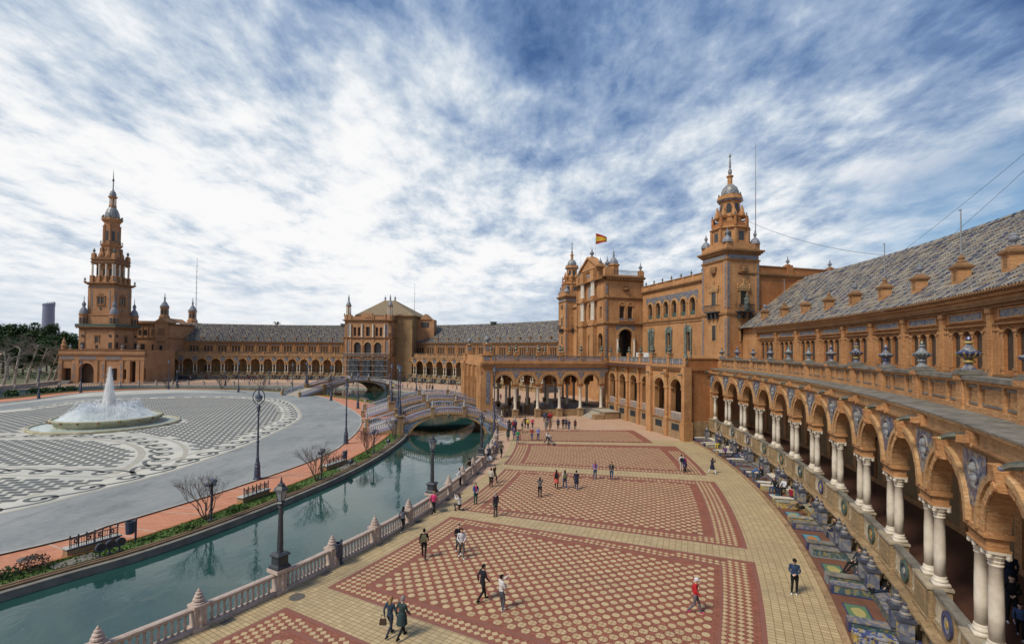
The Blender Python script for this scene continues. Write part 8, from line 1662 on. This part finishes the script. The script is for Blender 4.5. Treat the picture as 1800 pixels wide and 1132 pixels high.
person('man in black leaning on the balustrade beside the woman in white', 'rail', (826, 838), 150, BLK, NAVY, HBK, 'cap', h=1.72)
person('person in a cream jacket with hands behind, by the brown figure', 'stand', (863, 856), 75, CRM, BLK, HBK, 'short', GRY, h=1.66)
person('brown-coated figure striding behind the cream jacket', 'walk', (869, 849), -40, BRN, BLK, HBK, 'short', h=1.66)
person('man in a blue jacket bending down by the balustrade', 'bend', (867, 797), -20, (.055, .10, .26), JEAN, HBK, 'short', h=1.72)
person('small child crouching before the bending man in blue', 'kneel', (874, 796), 170, BRN, BRN, HBK, 'short', h=.95)
person('man in a brown jacket walking past the bending man', 'walk', (881, 804), 65, (.085, .07, .045), BLK, HBR, 'short', h=1.72)
person('man in a green jacket with arms folded, nearest of the far groups', 'hold', (910, 779), 'cam', (.03, .26, .11), (.10, .14, .20), HBR, 'short', h=1.74)
person('person in purple half hidden behind the green jacket', 'stand', (904, 774), -80, (.12, .07, .16), GRY, HBK, 'short', h=1.68)
person('white-haired man in a rust red jacket', 'stroll', (935, 774), 'cam', (.30, .06, .05), JEAN, WHT, 'short', h=1.7)
person('man in a lavender blue shirt right of the rust red jacket', 'stroll', (946, 774), 'cam', (.22, .24, .50), (.04, .06, .13), HGY, 'short', h=1.74)
S1 = person('person in a white top pushing a grey pushchair', 'push', (961, 779), -30, WHT, DGR, HBK, 'short', h=1.64)
st = thing('pushchair', 'grey-blue pushchair pushed by the person in white', 'pushchair', (*G(968.5, 782), 0), R_(-30))
P('seat', st, [cloth((.14, .17, .22))], lambda q: (q.add([(-.1, -.2, .45), (.35, -.2, .4), (.35, .2, .4), (-.1, .2, .45), (-.35, -.2, .95), (-.35, .2, .95)], [(0, 1, 2, 3), (0, 3, 5, 4)]), q.tube([(-.35, -.2, .95), (-.1, -.22, 1.0), (.05, -.2, .8)], .05, 6), q.tube([(-.35, .2, .95), (-.1, .22, 1.0), (.05, .2, .8)], .05, 6), q.bx(-.34, .02, -.2, .2, .93, .99)))
P('frame', st, [K['iron']], lambda q: [(q.tube([(-.62, s*.2, 1.02), (.1, s*.2, .45), (.42, s*.2, .12)], .018, 5), q.tube([(-.1, s*.2, .6), (-.35, s*.2, .12)], .018, 5)) for s in (-1, 1)])
for x in (-.35, .42):
    for s in (-1, 1): P('wheel', st, [K['iron']], lambda q: q.tube([(x, s*.22-.02, .12), (x, s*.22+.02, .12)], .12, 12))
person('person in a dark green coat by the edge of the yellow walk', 'coat', (893, 775), 100, DGN, BLK, HBK, 'long', h=1.66)
person('slim long-haired person in dark grey behind the green coat', 'coat', (895, 757), 95, DGR, BLK, HBK, 'long', h=1.7)
person('person with a brown bag in front of a purple coat', 'walk', (902, 758), 85, BRN, JEAN, HBR, 'long', h=1.64, pack=RED)
person('person in a purple coat next to the brown bag', 'walk', (905.5, 757), 85, (.09, .06, .16), NAVY, HBK, 'short', h=1.68) if False else person('person in a purple coat next to the brown bag', 'walk', (906, 757), 85, (.09, .06, .16), NAVY, HBK, 'short', h=1.68)
person('man in navy with beige trousers standing left of the yellow jacket', 'stand', (918, 761), 30, NAVY, TAN, HBR, 'short', h=1.72)
person('dark figure between the navy man and the yellow jacket', 'walk', (923, 752), 60, BLK, BLK, HBK, 'short', h=1.72)
person('person in a bright yellow jacket', 'walk', (928, 754), 70, YEL, BLK, HBK, 'short', h=1.64)
person('white-haired woman in a pink-red coat right of the yellow jacket', 'walk', (936, 753), 75, (.60, .04, .12), BLK, WHT, 'short', h=1.62)
person('woman in a grey dress with a red scarf before the portico', 'coat', (960, 757), 85, (.12, .13, .125), BLK, HBR, 'short', h=1.64, scarf=RED)
person('woman in a brown coat right of the grey dress', 'coat', (967, 757), 95, (.20, .12, .07), BRN, HBR, 'long', h=1.64)
person('man in navy standing apart, left of a row of four', 'stand', (981, 755), 80, NAVY, BLK, HBK, 'short', WHT, h=1.72)
person('stocky man in black, second of the row before the stairs', 'stand', (990, 754), 'cam', BLK, BLK, HBK, 'short', h=1.72)
person('person in slate blue, third of the row before the stairs', 'stand', (995, 753), 80, (.05, .07, .12), NAVY, HBK, 'short', h=1.66)
person('person in navy with white shoes, fourth of the row before the stairs', 'walk', (1000, 757), 75, NAVY, JEAN, HBK, 'short', WHT, h=1.66)
person('woman in a wine coloured jacket, rightmost of the group before the stairs', 'stand', (1011, 756), 75, (.09, .02, .035), BLK, HBK, 'long', WHT, h=1.62)
person('blond person in white at the near lamp by the portico pier', 'stand', (879, 753), -60, WHT, DGR, HBL, 'short', h=1.7)
person('person in grey at the balustrade end below the bridge', 'rail', (875, 765), 160, GRY, JEAN, HBK, 'short', h=1.68)
person('dark figure leaning over the balustrade behind the near lamp post', 'bend', (871, 748), 170, BLK, BLK, HBK, 'short', h=1.66)
GRP = [((957, 742), 'stand', (.05, .07, .16), NAVY, 'person in blue at the left of the tight group with red coats'), ((961, 739), 'stand', DGR, BLK, 'dark figure at the back of the tight group with red coats'), ((965, 742), 'coat', (.50, .03, .03), BLK, 'person in a red coat in the tight group'), ((969, 741), 'stand', (.35, .06, .05), BLK, 'person in dull red at the right of the tight group'), ((963, 746), 'walk', BLK, JEAN, 'person in black at the front of the tight group')]
for p_, ps, c, b, l in GRP: person(l, ps, p_, 80, c, b, HBK, 'short', h=1.7)
POR = [((876, 722), 'coat', BLK, BLK, 'black figure beside the leftmost portico pedestal'), ((888, 725), 'stand', (.12, .02, .03), BLK, 'figure in dark red under the portico, by the first column'), ((891, 734), 'walk', (.07, .075, .06), BLK, 'olive figure walking out of the portico'), ((880, 704), 'stand', (.16, .05, .12), NAVY, 'figure in plum seen between the far portico columns'), ((901, 709), 'walk', DGR, BLK, 'dark walker seen between the second and third portico columns'), ((914, 706), 'stand', (.05, .08, .13), NAVY, 'figure in blue behind the third portico column'), ((925, 711), 'stand', (.55, .03, .04), GRY, 'figure in bright red inside the portico'), ((916, 727), 'walk', (.05, .05, .09), BLK, 'dark figure beside the third portico pedestal'), ((912, 708), 'coat', (.45, .38, .03), NAVY, 'figure in yellow-green inside the portico'), ((976, 722), 'stand', BLK, NAVY, 'dark figure by the ramp wall under the portico'), ((1029, 723), 'stand', NAVY, (.4, .45, .5), 'person in navy and pale jeans on the portico steps'), ((896, 720), 'walk', DGR, DGR, 'grey figure passing between portico pedestals')]
for p_, ps, c, b, l in POR: person(l, ps, p_, 70 if ps == 'walk' else -80, c, b, HBK, 'short', h=1.7)

# seated people in the near alcoves
def alc(k, x, s): a = NA[k]; p = PT(x, s, 0); aa = R_(a); return (CE[0]+p[0]*math.cos(aa)-p[1]*math.sin(aa), CE[1]+p[0]*math.sin(aa)+p[1]*math.cos(aa))
def seat(label, px, py, face, top, bot, ps='sit', hair=HBK, style='short', h=1.68, shoe=BLK, z=.0, k=None): return person(label, ps, G(px, py, .55 if ps != 'bend' and ps != 'stand' else 0), face, top, bot, hair, style, shoe, h, z=z)
seat('person in bright yellow trousers and navy top seated at the far alcoves', 1265, 781, 200, NAVY, (.62, .48, .03)); seat('dark seated figure right of the yellow trousers', 1278, 783, 200, BLK, DGR, hair=HBR, style='long'); seat('seated figure with a purple sleeve before the reclining group', 1275, 797, 215, (.10, .05, .16), (.12, .09, .05))
seat('reclining figure in black, left of the far alcove group', 1296, 797, 190, BLK, NAVY, 'sitlean'); seat('reclining figure in jeans in the middle of the far alcove group', 1304, 799, 195, DGR, JEAN, 'sitlean'); seat('seated figure in jeans at the right of the far alcove group', 1310, 801, 200, NAVY, JEAN, 'sit')
person('man in a blue jacket bending over a bench in the pale alcove', 'bend', (1325, 847), -10, (.05, .11, .30), (.06, .10, .15), HBR, 'short', h=1.72); seat('seated person in a black coat facing the bending man', 1340, 836, 190, BLK, DGN, hair=(.4, .12, .12), shoe=WHT)
seat('long-haired girl in black on the yellow bench arm', 1362, 857, 205, BLK, JEAN, hair=HBR, style='long'); seat('girl in navy seen from behind, sitting on the yellow bench', 1367, 871, 40, NAVY, (.05, .12, .16), style='long'); seat('boy in a white sweater leaning forward on the back bench', 1379, 858, 200, WHT, BLK, shoe=(.2, .5, .45)); seat('youth in a dark red sweater seen from behind', 1391, 874, 30, (.26, .015, .03), BLK); seat('youth in black beside the dark red sweater', 1399, 866, 190, BLK, JEAN)
seat('figure in black and red curled by a pylon', 1433, 891, 200, (.05, .015, .02), BLK, 'sit'); seat('person in a lime jacket holding a phone up', 1478, 931, 160, (.46, .52, .10), NAVY, 'sit'); seat('dark figure half hidden beside the lime jacket', 1470, 934, 165, BLK, NAVY, 'sit')
seat('dark-haired man leaning back on the dark tiled bench', 1508, 991, 185, (.03, .035, .05), BLK, 'sitlean'); seat('grey-haired man in a grey jacket with legs stretched out', 1524, 999, 195, (.06, .065, .065), (.045, .06, .09), 'sitlean', HGY, shoe=(.2, .4, .1)); seat('small child in red and jeans beside the grey-haired man', 1516, 1008, 190, (.14, .03, .05), JEAN, 'sit', h=1.1, z=.14)
seat('person in black lying along the bright blue bench', 1556, 1037, 195, BLK, (.025, .04, .075), 'lounge')
q = MB(); [ball(q, (rr_.uniform(-.3, .3), rr_.uniform(-.12, .12), .12), (.16, .13, .11), 0, 8, 6) for _ in range(6)]; bgp = part('coat_pile', q, cloth(TAN), None, (*G(1397, 887, .56), .56), .4, True); tag(bgp, 'tan coats and bags piled on a bench arm', 'coats')
q = MB(); [ball(q, (rr_.uniform(-.15, .15), rr_.uniform(-.1, .1), .12), (.15, .13, .13), 0, 8, 6) for _ in range(3)]; bgp = part('bag', q, cloth(BLK), None, (*G(1410, 894, .56), .56), .4, True); tag(bgp, 'black bag beside the pile of tan coats', 'bag')
q = MB(); ball(q, (0, 0, .16), (.18, .15, .16), 0, 10, 8); q.tube([(-.1, 0, .28), (0, 0, .4), (.1, 0, .28)], .02, 5); bgp = part('bag', q, cloth((.5, .52, .56)), None, (*G(1443, 925, .3), .07), .4, True); tag(bgp, 'small white bag between two dark bench arms', 'bag')
# walkers inside the near gallery
person('man in a white cap and dark coat standing in the gallery at right', 'coat', G(1776, 1043, 2.0), 60, (.018, .025, .05), JEAN, WHT, 'cap', h=1.74, z=2.0)
person('man in a black coat looking at his phone in the gallery', 'hold', G(1779, 1094, 2.0), -125, BLK, BLK, HBK, 'short', WHT, h=1.76, z=2.0)
person('child in a blue jacket at the right edge of the gallery', 'walk', G(1794, 1122, 2.0), -140, (.07, .12, .24), BLK, HBK, 'short', WHT, h=1.25, z=2.0)
# small figures far across the plaza
fr_ = random.Random(12)
DC = [BLK, NAVY, DGR, (.06, .04, .05), (.09, .09, .1), (.04, .05, .09), (.13, .11, .10), (.22, .22, .23), (.10, .02, .03), (.05, .08, .14)]
def far(label, px, py, c=None, ps='stand', group=None): return person(label, ps, G(px, py), fr_.uniform(0, 360), c or fr_.choice(DC), fr_.choice([BLK, NAVY, JEAN]), HBK, 'short', h=fr_.uniform(1.58, 1.8), far=True, group=group)
FARL = [(653, 681, BLK, 'far figure in black, left of a pair before the rubble'), (659, 680, (.3, .3, .34), 'far figure in grey-white, right of a pair before the rubble'), (621, 680, DGR, 'far figure alone before the scaffolding'), (612, 678, (.1, .02, .03), 'far figure in dark red near the blank notice board'), (603, 678, NAVY, 'far figure left of the blank notice board'), (681, 684, BLK, 'far dark figure at the left of the yellow group'), (691, 685, (.62, .52, .03), 'far figure in vivid yellow behind the bridge lamps'), (696, 685, BRN, 'far dark figure right of the vivid yellow one'), (703, 684, (.30, .05, .12), 'far figure in rose between the bridge lamps'), (708, 684, (.05, .10, .38), 'far figure in blue between the bridge lamps'), (716, 684, DGR, 'far dark figure right of the bridge lamps'), (738, 688, DGR, 'far walker with a grey coat beside the short lamp'), (756, 684, BLK, 'far dark figure, left of a pair above the second bridge'), (761, 684, BRN, 'far brown figure, right of a pair above the second bridge'), (796, 683, (.62, .07, .03), 'far figure in orange-red left of the portico corner'), (803, 686, (.15, .12, .14), 'far tall figure right of the orange-red one'), (816, 682, (.3, .05, .1), 'far figure in pink-red by the tall far lamp'), (820, 682, BLK, 'far dark figure next to the pink-red one'), (798, 698, BLK, 'dark figure on the far side of the second bridge'), (817, 701, (.06, .05, .06), 'figure beside the base of the tall far lamp')]
for x, y, c, l in FARL: far(l, x, y, c, 'walk' if (x % 3 == 0) else 'stand')
for x, n_ in ((750, 'left'), (754, 'middle'), (760, 'right')): far('dark figure crossing the second bridge near its crown, %s one of three' % n_, x, 703, None, 'stand', 'figures crossing the second bridge').location.z = 2.0
for n_, x in enumerate((306, 311, 325, 330, 335, 340, 403, 430, 434, 440, 444, 448, 505, 508)): far('%s from the left of the tiny visitors standing on the pavement before the long wing' % ORD[n_], x, 670+fr_.uniform(-.6, 1.6), None, 'walk' if x % 2 else 'stand', 'standing visitors before the long wing')
for a, b, n in ((312, 341, 22), (360, 383, 14), (393, 398, 4), (412, 430, 11), (436, 452, 12), (488, 492, 3), (541, 552, 5)):
    for i in range(n): far('tiny dark visitor gathered at the alcoves under the long wing', a+(b-a)*(i+fr_.uniform(-.3, .3))/max(1, n-1), 667.2+fr_.uniform(-.8, 1.2), None, fr_.choice(['sit', 'stand', 'coat']), 'visitors gathered under the long wing')
for n_, x in enumerate((721, 730, 736, 740, 744, 752, 757, 775, 788, 792, 800)): far('%s from the left of the tiny visitors at the alcoves right of the scaffolding' % ORD[n_], x, 675.5+fr_.uniform(-.6, 1.2), None, fr_.choice(['sit', 'stand']), 'visitors gathered right of the scaffolding')
for x, y, n_ in ((148, 672, 'left'), (153, 672.5, 'right')): far('%s one of two dark figures at the arched door of the tower porch' % n_, x, y, BLK, 'stand', 'figures at the tower porch door')
